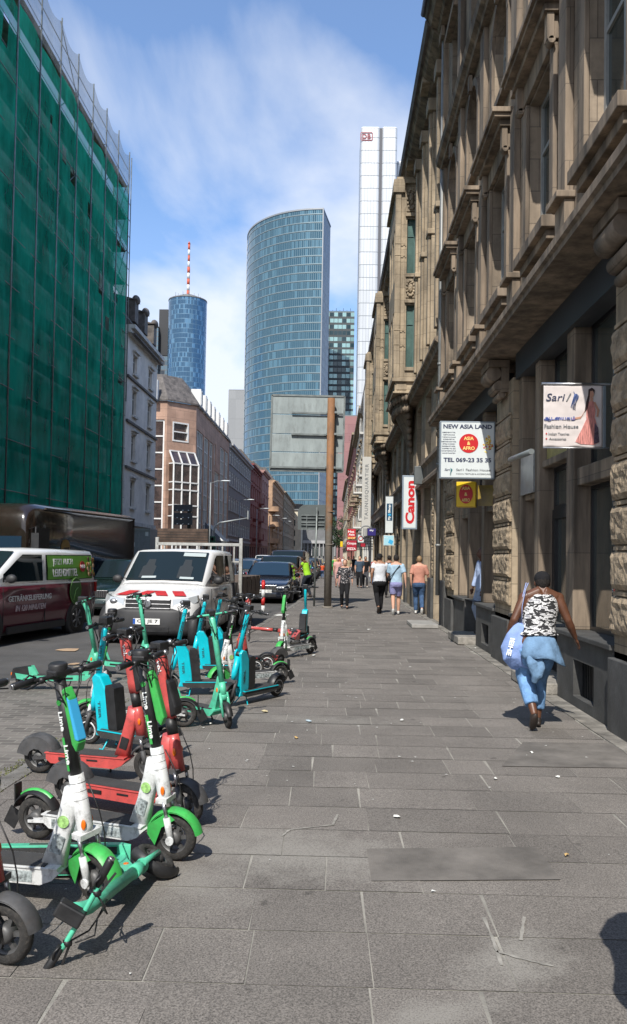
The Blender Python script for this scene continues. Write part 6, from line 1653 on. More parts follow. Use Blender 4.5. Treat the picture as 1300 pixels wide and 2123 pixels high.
vehicle('car', 'silver blue saloon in the traffic lane beside the truck bed', 'car', (-5.15, 38.0, RZD), -2, 4.6, 1.80, 1.44, SILB, belt=.92, hood=1.2, hz=(.66, .86), glass=CARGB, rear='saloon', group=gC)
vehicle('car', 'black saloon half hidden between the truck and the silver blue saloon', 'car', (-5.6, 30.5, RZD), -2, 4.5, 1.80, 1.45, BLK_, belt=.92, hz=(.66, .86), rear='saloon', group=gC)
vehicle('car', 'dark green car showing between the maroon van and the white truck', 'car', (-6.4, 24.6, RZD), -4, 4.4, 1.80, 1.55, DGRN, belt=.95, hz=(.70, .88), group=gC)
vehicle('car', 'dark grey car following the silver blue saloon', 'car', (-5.0, 45.2, RZD), -1, 4.4, 1.8, 1.5, GRYC, belt=.93, hz=(.66, .86), glass=CARGB, group=gC)
tx, _ = vehicle('taxi', 'cream taxi with a yellow roof sign in the left lane of the queue', 'taxi', (-7.9, 46.5, RZD), -1, 4.7, 1.82, 1.48, TAXI, belt=.93, hz=(.66, .86), rear='saloon', group=gC)
mb = MB(); mb.box(-.35, .35, -.1, .1, 1.50, 1.66); sg = mb.obj('roof_sign', mat('taxi_sign_yellow', (.70, .50, .05), .4), tx, bevel=.02); text('TAXI', .09, BLKP, parent=sg, M=T(0, -.102, 1.58) @ FACE)
more = [(-2.2, 51, BLUC, 'blue hatchback fourth in the kerbside row', 1.5), (-5.0, 52.5, BLUC, 'blue car in the middle lane ahead of the grey car', 1.5), (-2.1, 57.5, BLK_, 'black car fifth in the kerbside row', 1.46), (-4.9, 60, WHC, 'white hatchback in the middle lane', 1.52), (-8.0, 55, GRYC, 'grey car behind the cream taxi', 1.5),
        (-2.0, 64, GRYC, 'grey estate sixth in the kerbside row', 1.5), (-4.8, 68, BLK_, 'black car beyond the white hatchback', 1.5), (-7.9, 64, SILB, 'silver car on the left lane far back', 1.46), (-1.95, 72, BLK_, 'black car seventh in the kerbside row', 1.6), (-4.8, 78, SILB, 'pale car small in the distance of the middle lane', 1.5),
        (-7.8, 76, BLK_, 'black car small in the distance of the left lane', 1.5), (-1.9, 84, BLUC, 'blue car near the end of the kerbside row', 1.5), (-4.7, 92, GRYC, 'grey car near the vanishing end of the middle lane', 1.5), (-7.6, 90, WHC, 'white car near the vanishing end of the left lane', 1.8), (-1.9, 100, TAXI, 'cream car last of the kerbside row', 1.5), (-4.7, 112, WHC, 'white van-like car last in the middle lane', 1.9)]
for x, y, c_, lb, h in more: vehicle('car', lb, 'car', (x, y, RZD), -1, 4.4, 1.8, h, c_, belt=.93 if h < 1.7 else 1.05, hz=(.66, .86), glass=CARGB if y % 2 else CARG, group=gC)
# ------------------------------------------------------------------ people (local: facing +y, feet at z=0)
def smooth(o, vox, it=3):
    m = o.modifiers.new('remesh', 'REMESH'); m.mode = 'VOXEL'; m.voxel_size = vox; m.use_smooth_shade = True
    s = o.modifiers.new('smooth', 'SMOOTH'); s.factor = .5; s.iterations = it
    return o
SK_L = mat('light_skin', (.52, .29, .20), .55, var=.1, vs=12); SK_M = mat('tan_skin', (.30, .15, .09), .5, var=.1, vs=12); SK_D = mat('dark_brown_skin', (.115, .048, .026), .42, var=.15, vs=12)
def cloth(name, c, **k): return mat(name, c, k.pop('rough', .95), spec=.12, var=k.pop('var', .22), vs=k.pop('vs', 6), bump=k.pop('bump', .8), bs=k.pop('bs', 14), **k)
JEANL = cloth('light_blue_denim', (.17, .32, .56), var=.35, vs=9); JEAND = cloth('blue_denim', (.06, .11, .21), var=.4, vs=9); BLKC = cloth('black_cloth', (.018, .018, .02)); HAIRB = mat('dark_hair', (.014, .010, .008), .7, var=.5, vs=60, bump=.8, bs=120); HAIRR = mat('reddish_hair', (.10, .018, .015), .6, var=.4, vs=40); HAIRF = mat('fair_hair', (.28, .18, .09), .6, var=.3, vs=40)
SHOEW = mat('white_shoe', (.62, .62, .60), .6, var=.2, vs=20); SHOEB = mat('dark_shoe', (.03, .022, .018), .5, var=.3, vs=20)
def patmat(name, a, b_, scale, lo, hi, stretch=(1, 1, 1), c3=None):
    m = mat(name, a, .85); t = m.node_tree; p = t.nodes['Principled BSDF']
    tcn = t.nodes.new('ShaderNodeTexCoord'); mp = t.nodes.new('ShaderNodeMapping'); mp.inputs['Scale'].default_value = stretch; t.links.new(tcn.outputs['Object'], mp.inputs[0])
    nz = t.nodes.new('ShaderNodeTexNoise'); nz.inputs['Scale'].default_value = scale; nz.inputs['Detail'].default_value = 3; nz.inputs['Distortion'].default_value = .6; t.links.new(mp.outputs[0], nz.inputs[0])
    r = t.nodes.new('ShaderNodeValToRGB'); r.color_ramp.interpolation = 'CONSTANT'; r.color_ramp.elements[0].color = (*a, 1); r.color_ramp.elements[1].position = lo; r.color_ramp.elements[1].color = (*b_, 1)
    if c3: e = r.color_ramp.elements.new(hi); e.color = (*c3, 1)
    t.links.new(nz.outputs[0], r.inputs[0]); t.links.new(r.outputs[0], p.inputs['Base Color']); return m
CAMO = patmat('black_and_white_camo', (.02, .02, .022), (.62, .62, .62), 17, .50, .60, (1, 1, 2.3), (.28, .28, .30))
PRINT = patmat('dotted_black_blouse', (.02, .02, .025), (.45, .42, .42), 26, .58, .7)
GRAD = cloth('white_to_blue_shirt', (.36, .50, .62))

def person(label, loc, rz, H, skin, top=None, legs=None, shoes=SHOEB, hair=None, cap=None, sleeve=.5, shorts=False, wf=1.0, feet=((.22, .0), (-.22, .0)), arms=None, lean=(0, 0), vox=.017, hands=True, group=None, long_hair=False, skirt=None, skirt_len=.5, head_turn=0, hipw=1.0, bust=0, z0=.008, hairname='hair', neck=0.0, shw=.178):
    s = H / 1.75; t = thing('person', label, 'person', (loc[0], loc[1], z0), R(rz), group=group)
    def V(x, y, z): return Vector((x * s, y * s, z * s))
    lx, ly = lean
    def tor(z): k = max(0, (z - .93)) / .6; return lx * k, ly * k      # lean offsets
    def P(x, y, z): a, b_ = tor(z); return V(x + a, y + b_, z)
    sh = [P(-shw, 0, 1.42), P(shw, 0, 1.42)]
    hip = [P(-.09 * hipw, 0, .90), P(.09 * hipw, 0, .90)]
    ft = []
    for i in (0, 1):
        fy, fz = feet[i][:2]; fx = (-.10, .10)[i] + (feet[i][2] if len(feet[i]) > 2 else 0)
        ank = V(fx, fy, .085 + fz); mid = (hip[i] + ank) / 2
        L = .86 * s; d = (hip[i] - ank).length; bend = math.sqrt(max(0, (L / 2) ** 2 - (d / 2) ** 2)) if d < L else 0
        kn = mid + Vector((0, 1, 0)) * min(bend, .25 * s) + Vector((0, 0, .02 * s)); ft.append((ank, kn, fz))
    arms = arms or (((-.06, -.05, -.27), (-.05, .06, -.52)), ((.06, .05, -.27), (.05, .12, -.50)))
    el, hd = [], []
    for i in (0, 1):
        el.append(sh[i] + V(*arms[i][0])); hd.append(sh[i] + V(*arms[i][1]))
    mb = MB()
    mb.etube([(p.x, p.y, p.z, a * s * wf, b_ * s * wf) for p, a, b_ in ((P(0, 0, .84), .155 * hipw, .115), (P(0, 0, .95), .16 * hipw, .115), (P(0, 0, 1.10), .135, .10), (P(0, 0, 1.28), .160, .112 + bust), (P(0, 0, 1.39), .165, .10), (P(0, 0, 1.455), .11, .08))], 16)
    nk = P(0, 0, 1.43); hc = P(0, .02, 1.625 - neck)
    mb.tube([nk, (nk + hc) / 2 + V(0, -.005, 0), hc], [.062 * s, .055 * s, .055 * s], 12)
    hM = Matrix.Rotation(R(head_turn), 4, 'Z')
    for q in (-1, 1): mb.tube([nk + V(q * .02, -.01, .06), sh[(q + 1) // 2] + V(-q * .03, -.005, .005)], [.05 * s * wf, .055 * s * wf], 10)
    mb.ell(hc, (.077 * s, .094 * s, .118 * s), M=hM); mb.ell(hc + hM @ V(0, .035, -.055), (.055 * s, .06 * s, .06 * s))
    mb.ell(hc + hM @ V(0, .10, -.015), (.014 * s, .02 * s, .025 * s)); mb.ell(hc + hM @ V(0, .085, -.06), (.026 * s, .016 * s, .012 * s))
    for q in (-1, 1): mb.ell(hc + hM @ V(q * .080, -.005, -.01), (.012 * s, .02 * s, .032 * s))
    for i in (0, 1):
        q = (-1, 1)[i]
        mb.ell(sh[i], (.062 * s * wf, .058 * s, .06 * s)); a, b_, c_ = sh[i], el[i], hd[i]
        mb.tube([a, a.lerp(b_, .4), b_, b_.lerp(c_, .3), c_], [.052 * s * wf, .049 * s * wf, .038 * s * wf, .040 * s * wf, .026 * s], 12)
        dr = (c_ - b_).normalized(); sd_ = Vector((0, 1, 0)) - dr * dr.y; sd_.normalize(); nn = dr.cross(sd_)
        pm = c_ + dr * .045 * s
        if hands:
            Mh = Matrix((sd_, nn, dr)).transposed().to_4x4(); mb.ell(pm, (.038 * s, .017 * s, .052 * s), M=Mh)
            for k in range(4):
                o_ = pm + sd_ * (.027 - .018 * k) * s + dr * .040 * s; Lf = (.068, .078, .072, .056)[k] * s
                mb.tube([o_, o_ + dr * Lf * .5 - nn * q * .004 * s, o_ + dr * Lf * .85 - nn * q * .022 * s], [.0098 * s, .0088 * s, .007 * s], 7)
            o_ = pm + sd_ * .032 * s - dr * .012 * s; mb.tube([o_, o_ + sd_ * .022 * s + dr * .03 * s, o_ + sd_ * .020 * s + dr * .058 * s - nn * q * .008 * s], [.012 * s, .010 * s, .008 * s], 7)
        ank, kn, fz = ft[i]
        mb.tube([hip[i], hip[i].lerp(kn, .4), kn, kn.lerp(ank, .35), ank], [.09 * s * wf, .082 * s * wf, .055 * s * wf, .056 * s * wf, .036 * s], 12)
        fo = V(0, .07, -.045) if fz < .06 else V(0, .03, -.075); mb.ell(ank + fo * .7, (.038 * s, .085 * s, .035 * s), M=RX(0 if fz < .06 else -55))
    body = smooth(mb.obj('body', skin, t), vox * s)
    if top:
        mb = MB(); e = .016
        mb.etube([(p.x, p.y, p.z, (a + e) * s * wf, (b_ + e) * s * wf) for p, a, b_ in ((P(0, 0, .86 if sleeve else 1.02), .163 * hipw, .122), (P(0, 0, .97 if sleeve else 1.06), .160 * hipw if sleeve else .145, .118), (P(0, 0, 1.12), .142, .106), (P(0, 0, 1.28), .158, .112 + bust), (P(0, 0, 1.39), .168 if sleeve else .138, .102), (P(0, 0, 1.455), .112 if sleeve else .095, .080))], 18)
        if sleeve:
            for i in (0, 1):
                a, b_, c_ = sh[i], el[i], hd[i]; mb.ell(a, (.070 * s * wf, .068 * s, .068 * s))
                if sleeve <= 1: mb.tube([a, a.lerp(b_, sleeve)], [.066 * s * wf, .062 * s * wf], 12)
                else: mb.tube([a, b_, b_.lerp(c_, sleeve - 1)], [.064 * s * wf, .050 * s * wf, .046 * s * wf], 12)
        smooth(mb.obj('shirt' if sleeve else 'tank_top', top, t), vox * s, 2)
    if legs:
        mb = MB(); e = .016
        mb.etube([(p.x, p.y, p.z, (a + e) * s * wf, (b_ + e) * s * wf) for p, a, b_ in ((P(0, -.0, .80), .150 * hipw, .105), (P(0, -.01, .88), .165 * hipw, .125), (P(0, 0, .97), .155 * hipw, .115))], 16)
        for i in (0, 1):
            ank, kn, fz = ft[i]
            if shorts: mb.tube([hip[i], kn.lerp(hip[i], .12)], [.105 * s * wf, .088 * s * wf], 12)
            else: mb.tube([hip[i], hip[i].lerp(kn, .45), kn, kn.lerp(ank, .45), ank.lerp(kn, .05)], [.108 * s * wf, .098 * s * wf, .072 * s * wf, .066 * s * wf, .054 * s * wf], 12)
        smooth(mb.obj('shorts' if shorts else 'trousers', legs, t), vox * s, 2)
    if skirt:
        mb = MB(); mb.etube([(0, 0, (.95 - skirt_len) * s, .22 * s, .17 * s), (0, 0, .97 * s, .15 * s, .12 * s)], 18); mb.obj('skirt', skirt, t)
    for i in (0, 1):
        ank, kn, fz = ft[i]; mb = MB(); r_ = RX(0 if fz < .06 else -55)
        c0 = ank + (V(0, .055, -.048) if fz < .06 else V(0, .02, -.085))
        mb.ell(c0, (.045 * s, .125 * s, .038 * s), M=r_, nu=14); mb.ell(c0 + r_.to_3x3() @ V(0, -.055, .035), (.042 * s, .055 * s, .045 * s), M=r_)
        o_ = mb.obj('shoe', shoes, t); smooth(o_, .012, 1)
    if hair:
        mb = MB(); mb.ell(hc + hM @ V(0, -.022, .022), (.084 * s, .092 * s, .108 * s))
        if long_hair: mb.ell(hc + hM @ V(0, -.05, -.09), (.085 * s, .06 * s, .13 * s))
        mb.obj(hairname, hair, t)
    if cap:
        mb = MB(); mb.ell(hc + hM @ V(0, -.008, .045), (.090 * s, .104 * s, .088 * s), nu=18); mb.prism([((hM @ V(x, y, 0)).x + hc.x, (hM @ V(x, y, 0)).y + hc.y) for x, y in ((-.07, .06), (-.062, .15), (0, .175), (.062, .15), (.07, .06))], hc.z + .025 * s, hc.z + .037 * s, 'Z')
        smooth(mb.obj('cap', cap, t), .010, 1)
    return t, dict(s=s, P=P, V=V, sh=sh, el=el, hd=hd, hc=hc, hip=hip, ft=ft)

# the woman with the blue shoulder bag
Y0 = 8.35; x0 = G(1100, 1503).x
wm, q = person('woman walking away on the right in camouflage vest, denim and a black cap', (x0, Y0), 4, 1.62, SK_D, CAMO, None, SHOEB, HAIRB, BLKC, sleeve=0, wf=1.16, hipw=1.14, neck=.045, shw=.185,
    feet=((-.16, .10, .03), (.12, .0, -.045)), arms=(((-.13, -.05, -.25), (-.17, .06, -.45)), ((.10, -.05, -.25), (.21, .02, -.45))), lean=(.10, .13), vox=.010, head_turn=-8)
s = q['s']; V = q['V']; P = q['P']
mb = MB()      # jeans: dark seat, cropped light legs
mb.etube([(p.x, p.y, p.z, a * s, b_ * s) for p, a, b_ in ((P(0, -.01, .76), .18, .13), (P(0, -.02, .86), .20, .155), (P(0, 0, .98), .165, .13))], 18)
for i in (0, 1):
    ank, kn, fz = q['ft'][i]; h_ = q['hip'][i]
    mb.tube([h_, h_.lerp(kn, .45), kn, kn.lerp(ank, .5), ank.lerp(kn, .24)], [.135 * s, .125 * s, .098 * s, .085 * s, .074 * s], 14)
smooth(mb.obj('jeans', JEANL, wm), .012, 2)
mb = MB(); rings = []      # denim jacket knotted round the hips, flaring out behind
for k, (z, a, b_, oy) in enumerate(((1.03, .165, .125, 0), (.98, .185, .145, -.01), (.90, .205, .165, -.02), (.80, .232, .19, -.04), (.74, .24, .20, -.05))):
    rg = []
    for j in range(28):
        g = 2 * math.pi * j / 28; f = 1 + ((.05 * math.sin(g * 5 + k) + .04 * math.sin(g * 9 + 1)) if k > 1 else .02 * math.sin(g * 9)); dz = -.05 * math.cos(g - .6) * (k / 4) + (.14 * max(0, math.sin(g)) * k / 4) + .02 * math.sin(3 * g) * k / 4
        c_ = P(.0 + .012 * k, oy, z + dz); rg.append(Vector((c_.x + a * s * f * math.cos(g), c_.y + b_ * s * f * math.sin(g), c_.z)))
    rings.append(rg)
mb.loft(rings, caps=False)
o = mb.obj('tied_jacket', cloth('faded_denim_jacket', (.16, .27, .42), var=.3), wm); so = o.modifiers.new('solid', 'SOLIDIFY'); so.thickness = .012
mb = MB(); mb.tube([P(-.12, -.10, .84), P(-.10, -.17, .72), P(-.06, -.19, .60), P(-.08, -.17, .52)], [.035, .055, .05, .03], 10); mb.tube([P(-.02, -.17, .80), P(-.01, -.20, .68), P(-.03, -.2, .58)], [.03, .04, .025], 10); smooth(mb.obj('jacket_sleeve', MATS['faded_denim_jacket'], wm), .012, 2)
# the bag is a thing of its own
sl = q['sh'][0]; bagp = T(x0, Y0, 0) @ RZ(4)
bag = thing('shoulder_bag', 'large blue cloth shoulder bag hanging on the woman in the camouflage vest', 'bag', (0, 0, 0), M=bagp @ Matrix.Translation(sl + Vector((-.08, -.04, -.45))) @ RY(-8) @ Matrix.Scale(1.05, 4))
mb = MB(); secs = []
for z, rx, ry, ox in ((-.26, .05, .04, .03), (-.235, .12, .07, .02), (-.15, .165, .10, .0), (-.02, .165, .11, 0), (.09, .13, .09, .02), (.16, .085, .06, .06), (.175, .06, .03, .07)): secs.append((ox, 0, z, rx, ry))
rings = [[Vector((cx + rx * math.cos(g) * (1 + .05 * math.sin(5 * g + z * 20)), cy + ry * math.sin(g) * (1 + .08 * math.sin(3 * g + z * 30)), z + .02 * math.sin(2 * g))) for g in [2 * math.pi * k / 26 for k in range(26)]] for cx, cy, z, rx, ry in secs]
BAGM = cloth('cornflower_blue_canvas', (.26, .37, .68), var=.15, bump=1.0, bs=9)
mb.loft(rings); o = smooth(mb.obj('bag_body', BAGM, bag), .010, 2)
mb = MB()
for dy in (-.035, .03): mb.tube([(.05, dy, .15), (.07, dy - .02, .34), (.13, dy * .5 - .02, .50), (.17, dy + .02, .555), (.17, dy + .07, .52)], .008, 6, sq=.4)
mb.obj('strap', cloth('pale_blue_strap', (.35, .42, .68)), bag)
text('KELLO', .05, WTXT, parent=bag, M=frame((-.045, -.115, .0), (.35, 0, -1), (-.15, -1, 0)), w=.20, bold=.03) if False else None
text('IEIHE', .045, WTXT, parent=bag, M=frame((-.10, -.094, -.02), (-.45, -.12, -1), (-.62, -1, .05)), w=.17, bold=.03)

def gperson(px, py, *a, **k):
    g = G(px, py); return a[0], (g.x, g.y), a[1:]
def pp(label, px, py, rz, H, *a, **k):
    g = G(px, py); return person(label, (g.x, g.y), rz, H, *a, **k)
pp('woman in dotted black blouse walking towards the camera beside the rusty pole', 714, 1262, 176, 1.62, SK_L, PRINT, BLKC, SHOEB, HAIRR, sleeve=1.5, wf=1.02, feet=((.12, 0), (-.10, .02)), bust=.03, arms=(((-.08, .0, -.26), (-.09, .04, -.48)), ((.08, 0, -.26), (.10, .04, -.48))))
pp('man in white T-shirt, black trousers and black cap walking away', 786, 1272, 6, 1.82, SK_M, cloth('white_cotton', (.60, .62, .66), var=.1), BLKC, SHOEB, HAIRB, BLKC, wf=1.1, feet=((-.30, .11, .03), (.20, 0, -.03)), arms=(((-.07, -.10, -.24), (-.06, -.02, -.48)), ((.07, .06, -.26), (.03, .20, -.42))), head_turn=-40)
mn, q = pp('man in pale blue and white T-shirt and lilac shorts with a sling strap', 820, 1275, -4, 1.80, SK_L, GRAD, cloth('lilac_shorts', (.28, .28, .50), var=.2), SHOEW, HAIRB, shorts=True, wf=1.08, feet=((-.26, .09, .03), (.18, 0, -.02)), arms=(((-.05, .06, -.26), (-.03, .18, -.44)), ((.08, -.09, -.25), (.10, -.10, -.50))), sleeve=.8)
mb = MB(); a, b_ = q['P'](.11, -.10, 1.45), q['P'](-.17, -.10, 1.08); mb.bar(a + Vector((0, -.04, 0)), b_ + Vector((0, -.05, 0)), .035, .015); mb.ell(b_ + Vector((-.03, -.02, -.03)), (.05, .07, .09)); o = tag(mb.obj('sling_bag', BLKC, None, M=mn.matrix_basis.copy() @ Matrix()), 'thin black sling bag across the back of the man in lilac shorts', 'bag'); o.matrix_basis = T(*mn.location) @ RZ(-4)
pp('man in salmon T-shirt and blue jeans walking away close to the shop fronts', 868, 1274, -3, 1.77, SK_L, cloth('salmon_cotton', (.50, .24, .18), var=.12), JEAND, SHOEW, HAIRF, wf=1.06, feet=((.18, 0, .02), (-.26, .09, -.02)), arms=(((-.07, -.08, -.25), (-.06, -.06, -.50)), ((.09, .02, -.26), (.10, .14, -.46))), sleeve=.9)
person('person in a pale blue-white shirt standing in the open doorway', (3.12, 17.1), 100, 1.80, SK_D, cloth('pale_blue_shirt', (.34, .42, .60), var=.15), cloth('pale_trousers', (.30, .36, .48)), SHOEB, HAIRB, sleeve=1.9, feet=((.03, 0), (-.03, 0)), z0=.16)
g = G(619, 1224); person('worker in a lime yellow safety vest beside the dark blue estate car', (-1.02, 34.2), 60, 1.72, SK_D, cloth('hi_vis_vest', (.32, .62, .04), var=.1), cloth('dark_work_trousers', (.03, .035, .05)), SHOEB, HAIRB, sleeve=.25, lean=(0, .18), wf=1.1, feet=((.1, 0), (-.1, 0)), arms=(((-.06, .14, -.25), (-.03, .34, -.36)), ((.06, .14, -.25), (.03, .36, -.34))))
cr = [(745, 1219, 176, 1.78, SK_L, cloth('slate_blue_shirt', (.06, .09, .13)), BLKC, HAIRB, 'man in slate blue T-shirt coming towards the camera left of the man in black'),
      (757, 1218, 182, 1.76, SK_M, BLKC, cloth('grey_trousers', (.07, .07, .08)), HAIRB, 'man in black T-shirt and white shoes coming towards the camera'),
      (700, 1218, 178, 1.68, SK_L, cloth('pale_pink_dress', (.62, .36, .34)), cloth('pink_trousers', (.5, .3, .28)), HAIRB, 'woman in pale pink half hidden behind the woman in the dotted blouse'),
      (777, 1214, 5, 1.70, SK_L, cloth('red_jacket', (.42, .03, .02)), JEAND, HAIRB, 'person in red seen left of the man in the white T-shirt'),
      (806, 1240, 0, 1.80, SK_M, BLKC, BLKC, HAIRB, 'dark haired person in black between the two men in pale T-shirts'),
      (668, 1200, 0, 1.2, SK_M, cloth('orange_red_shirt', (.60, .10, .04)), JEAND, HAIRB, 'child in orange-red shirt beyond the rusty pole, left side'),
      (686, 1196, 0, 1.7, SK_L, cloth('bright_green_shirt', (.08, .45, .12)), cloth('green_trousers', (.06, .2, .08)), HAIRB, 'person in bright green just right of the rusty pole'),
      (722, 1200, 178, 1.75, SK_L, cloth('beige_coat', (.38, .30, .20)), JEAND, HAIRF, 'fair haired person in beige in the crowd above the dotted blouse woman'),
      (733, 1198, 180, 1.8, SK_M, BLKC, BLKC, HAIRB, 'tall person in black in the crowd before the red signs'),
      (768, 1200, 180, 1.74, SK_L, cloth('maroon_top', (.20, .02, .04)), JEAND, HAIRR, 'person in maroon in the crowd near the white door column'),
      (712, 1190, 180, 1.76, SK_L, cloth('white_shirt_far', (.60, .60, .60)), JEAND, HAIRB, 'person in white far back in the middle of the pavement'),
      (694, 1188, 0, 1.7, SK_L, cloth('pale_yellow_top', (.6, .5, .2)), BLKC, HAIRF, 'person in pale yellow far back near the rusty pole'),
      (750, 1192, 180, 1.72, SK_L, cloth('light_grey_top', (.35, .35, .36)), BLKC, HAIRB, 'person in light grey far back near the shop fronts'),
      (726, 1184, 180, 1.72, SK_M, cloth('navy_top', (.02, .03, .08)), BLKC, HAIRB, 'person in navy farthest back on the pavement'),
      (704, 1182, 180, 1.72, SK_L, cloth('coral_top', (.5, .12, .08)), BLKC, HAIRB, 'person in coral farthest back left of the one in navy')]
rg = random.Random(2)
for px, py, rz, H, sk, tp, lg, hr, lb in cr:
    f = rg.uniform(.08, .2); pp(lb, px, py, rz, H, sk, tp, lg, SHOEW if 'white shoes' in lb else SHOEB, hr, vox=.024, hands=py > 1210, feet=((f, 0), (-f, .02)), wf=rg.uniform(.98, 1.12), sleeve=.7)

# passer-by just outside the right edge, whose shadow falls into the picture
person('passer-by beside the photographer whose head and shoulders shade the lower right paving', (1.10, 2.50), -85, 1.74, SK_L, cloth('plain_grey_top', (.2, .2, .2)), JEAND, SHOEB, HAIRB, sleeve=.8)
# ------------------------------------------------------------------ signs on the right hand walls
SWH = mat('sign_panel_white', (.62, .66, .66), .45, var=.05, vs=3, dirt=.05); SFR = mat('sign_grey_frame', (.22, .26, .30), .4, .3)
NAVY = mat('navy_print', (.03, .04, .09), .5); REDP_ = mat('red_print', (.52, .012, .018), .45); YEL = mat('yellow_panel', (.80, .52, .01), .45); YTX = mat('yellow_print', (.85, .70, .22), .5); GRP = mat('grey_print', (.16, .17, .18), .6); TEAL = mat('teal_print', (.06, .22, .24), .5); GOLDP = mat('gold_print', (.60, .30, .04), .5)
def hang_sign(name, label, x0, x1, z0, z1, Y, panel, fr=SFR, th=.14, cat='sign', fw=.025, brackets=True, wallx=2.85):
    t = thing(name, label, cat, ((x0 + x1) / 2, Y, z0)); w_, h = x1 - x0, z1 - z0
    mb = MB(); mb.box(-w_ / 2, w_ / 2, 0, th, 0, h); mb.obj('housing', fr, t, bevel=.008)
    mb = MB(); mb.box(-w_ / 2 + fw, w_ / 2 - fw, -.006, -.001, fw, h - fw); pn = mb.obj('panel', panel, t)
    if brackets:
        mb = MB()
        for z in (h * .15, h * .85): mb.bar((w_ / 2, th / 2, z), (wallx - (x0 + x1) / 2 + .02, th / 2, z), .04, .04)
        mb.obj('bracket', DARKMET, t)
    return t, pn
def px_rect(l, r, tp, bt, Y):
    a, b_ = AY(l, bt, Y), AY(r, tp, Y); return a.x, b_.x, a.z, b_.z
def st(s, h, m, pn, x, z, w=None, **k): return text(s, h, m, parent=pn, M=T(x, -.0085, z) @ FACE, w=w, **k)

# New Asia Land sign
x0, x1, z0, z1 = px_rect(911, 1027, 874, 992, 14.2)
t, pn = hang_sign('shop_sign', 'large white hanging sign with red disc reading ASIA and AFRO', x0, x1, z0, z1, 14.2, SWH)
W_, H_ = x1 - x0, z1 - z0
st('NEW ASIA LAND', .075, NAVY, pn, .0, H_ * .905, w=W_ * .88, bold=.03)
mb = MB(); mb.lathe([(.165, -.004), (.165, .0)], (0, -.008, 0), 'Y', 32); dsc = mb.obj('red_disc', REDP_, pn, M=T(.02, 0, H_ * .615))
for tx_, dz in (('ASIA', .085), ('&', 0), ('AFRO', -.085)): text(tx_, .060, YTX, parent=dsc, M=T(0, -.0145, dz) @ FACE, bold=.02)
for k, wd_ in enumerate(('LEBENSMITTEL', 'GETRÄNKE', 'TIEFKÜHLWARE', 'KOSMETIK', 'GESCHENKARTIKEL', 'SPIELWAREN', 'REISEARTIKEL', 'COFFEE TO GO', 'HANDYREPARATUR', 'HANDYKARTEN')): st(wd_, .018, NAVY, pn, -W_ * .5 + .155 , H_ * .80 - k * .040, w=.13 + .012 * len(wd_) * .7)
mb = MB(); rg = random.Random(8)
for k in range(60):      # small golden ornament of many dabs (plain generic decoration)
    a = rg.uniform(0, 6.28); r_ = rg.uniform(0, 1) ** .6; x = .085 * r_ * math.cos(a) * (1.1 if math.sin(a) < 0 else .6); z = .15 * r_ * math.sin(a)
    mb.ell((x, 0, z), (.016, .002, .014), k % 3 if z < 0 else (k % 2), 7, 4)
mb.obj('ornament', [GOLDP, YTX, REDP_], pn, M=T(W_ * .37, -.009, H_ * .60))
st('TEL 069-23 35 35', .078, NAVY, pn, .0, H_ * .325, w=W_ * .86, bold=.03)
st('Sari', .042, NAVY, pn, -W_ * .36, H_ * .155, w=.10, shear=.3); st('Sari1 Fashion House', .042, GRP, pn, W_ * .11, H_ * .155, w=W_ * .62, bold=.01); st('INDIAN TEXTILES & ACCESSOIRES', .024, GRP, pn, W_ * .11, H_ * .085, w=W_ * .62)
def feather(parent, M, s, m, n=9):
    mb = MB()
    for k in range(n):
        a = .5 - k * .24; mb.tube([(0, .9 * s, 0), (.25 * s * math.cos(a), .9 * s - .5 * s * (k / n), .001), (s * .5 * math.cos(a - .5) * .9, .7 * s - 1.3 * s * k / n, 0), (s * (.15 - .05 * k / n), .35 * s - 1.3 * s * k / n, 0)], .022 * s, 4)
    mb.tube([(-.1 * s, 1.15 * s, 0), (0, .95 * s, 0), (.05 * s, .7 * s, 0), (-.02 * s, 0, 0), (-.15 * s, -.8 * s, 0)], .03 * s, 4)
    return mb.obj('peacock_emblem', m, parent, M=M)
feather(pn, T(-W_ * .30, -.009, H_ * .11) @ FACE, .07, TEAL)
# small Asia & Afro cube sign
x0, x1, z0, z1 = px_rect(946, 986, 999, 1050, 15.2)
t = thing('cube_sign', 'small yellow box sign with red oval under the big white hanging sign', 'sign', ((x0 + x1) / 2, 15.2, z0), R(-14))
w_, h = x1 - x0, z1 - z0
mb = MB(); mb.box(-w_ / 2, w_ / 2, 0, .32, 0, h, 0); mb.box(-w_ / 2 - .01, -w_ / 2 - .001, .0, .32, 0, h, 1); mb.obj('housing', [YEL, DARKMET], t, bevel=.006)
mb = MB(); mb.lathe([(1, -.003), (1, .0)], (0, 0, 0), 'Y', 28); ds = mb.obj('red_oval', REDP_, t, M=T(0, -.004, h / 2) @ Matrix.Diagonal((w_ * .36, 1, h * .38, 1)))
for tx_, dz in (('ASIA', .11), ('&', 0), ('AFRO', -.11)): text(tx_, .06, YTX, parent=t, M=T(0, -.010, h / 2 + dz) @ FACE, w=w_ * .42 if tx_ != '&' else None, bold=.02)
mb = MB(); mb.box(w_ / 2 + .02, w_ / 2 + .55, .30, .33, .03, h - .04); mb.obj('side_panel', mat('dim_yellow_panel', (.34, .24, .04), .3, var=.3, vs=5), t)
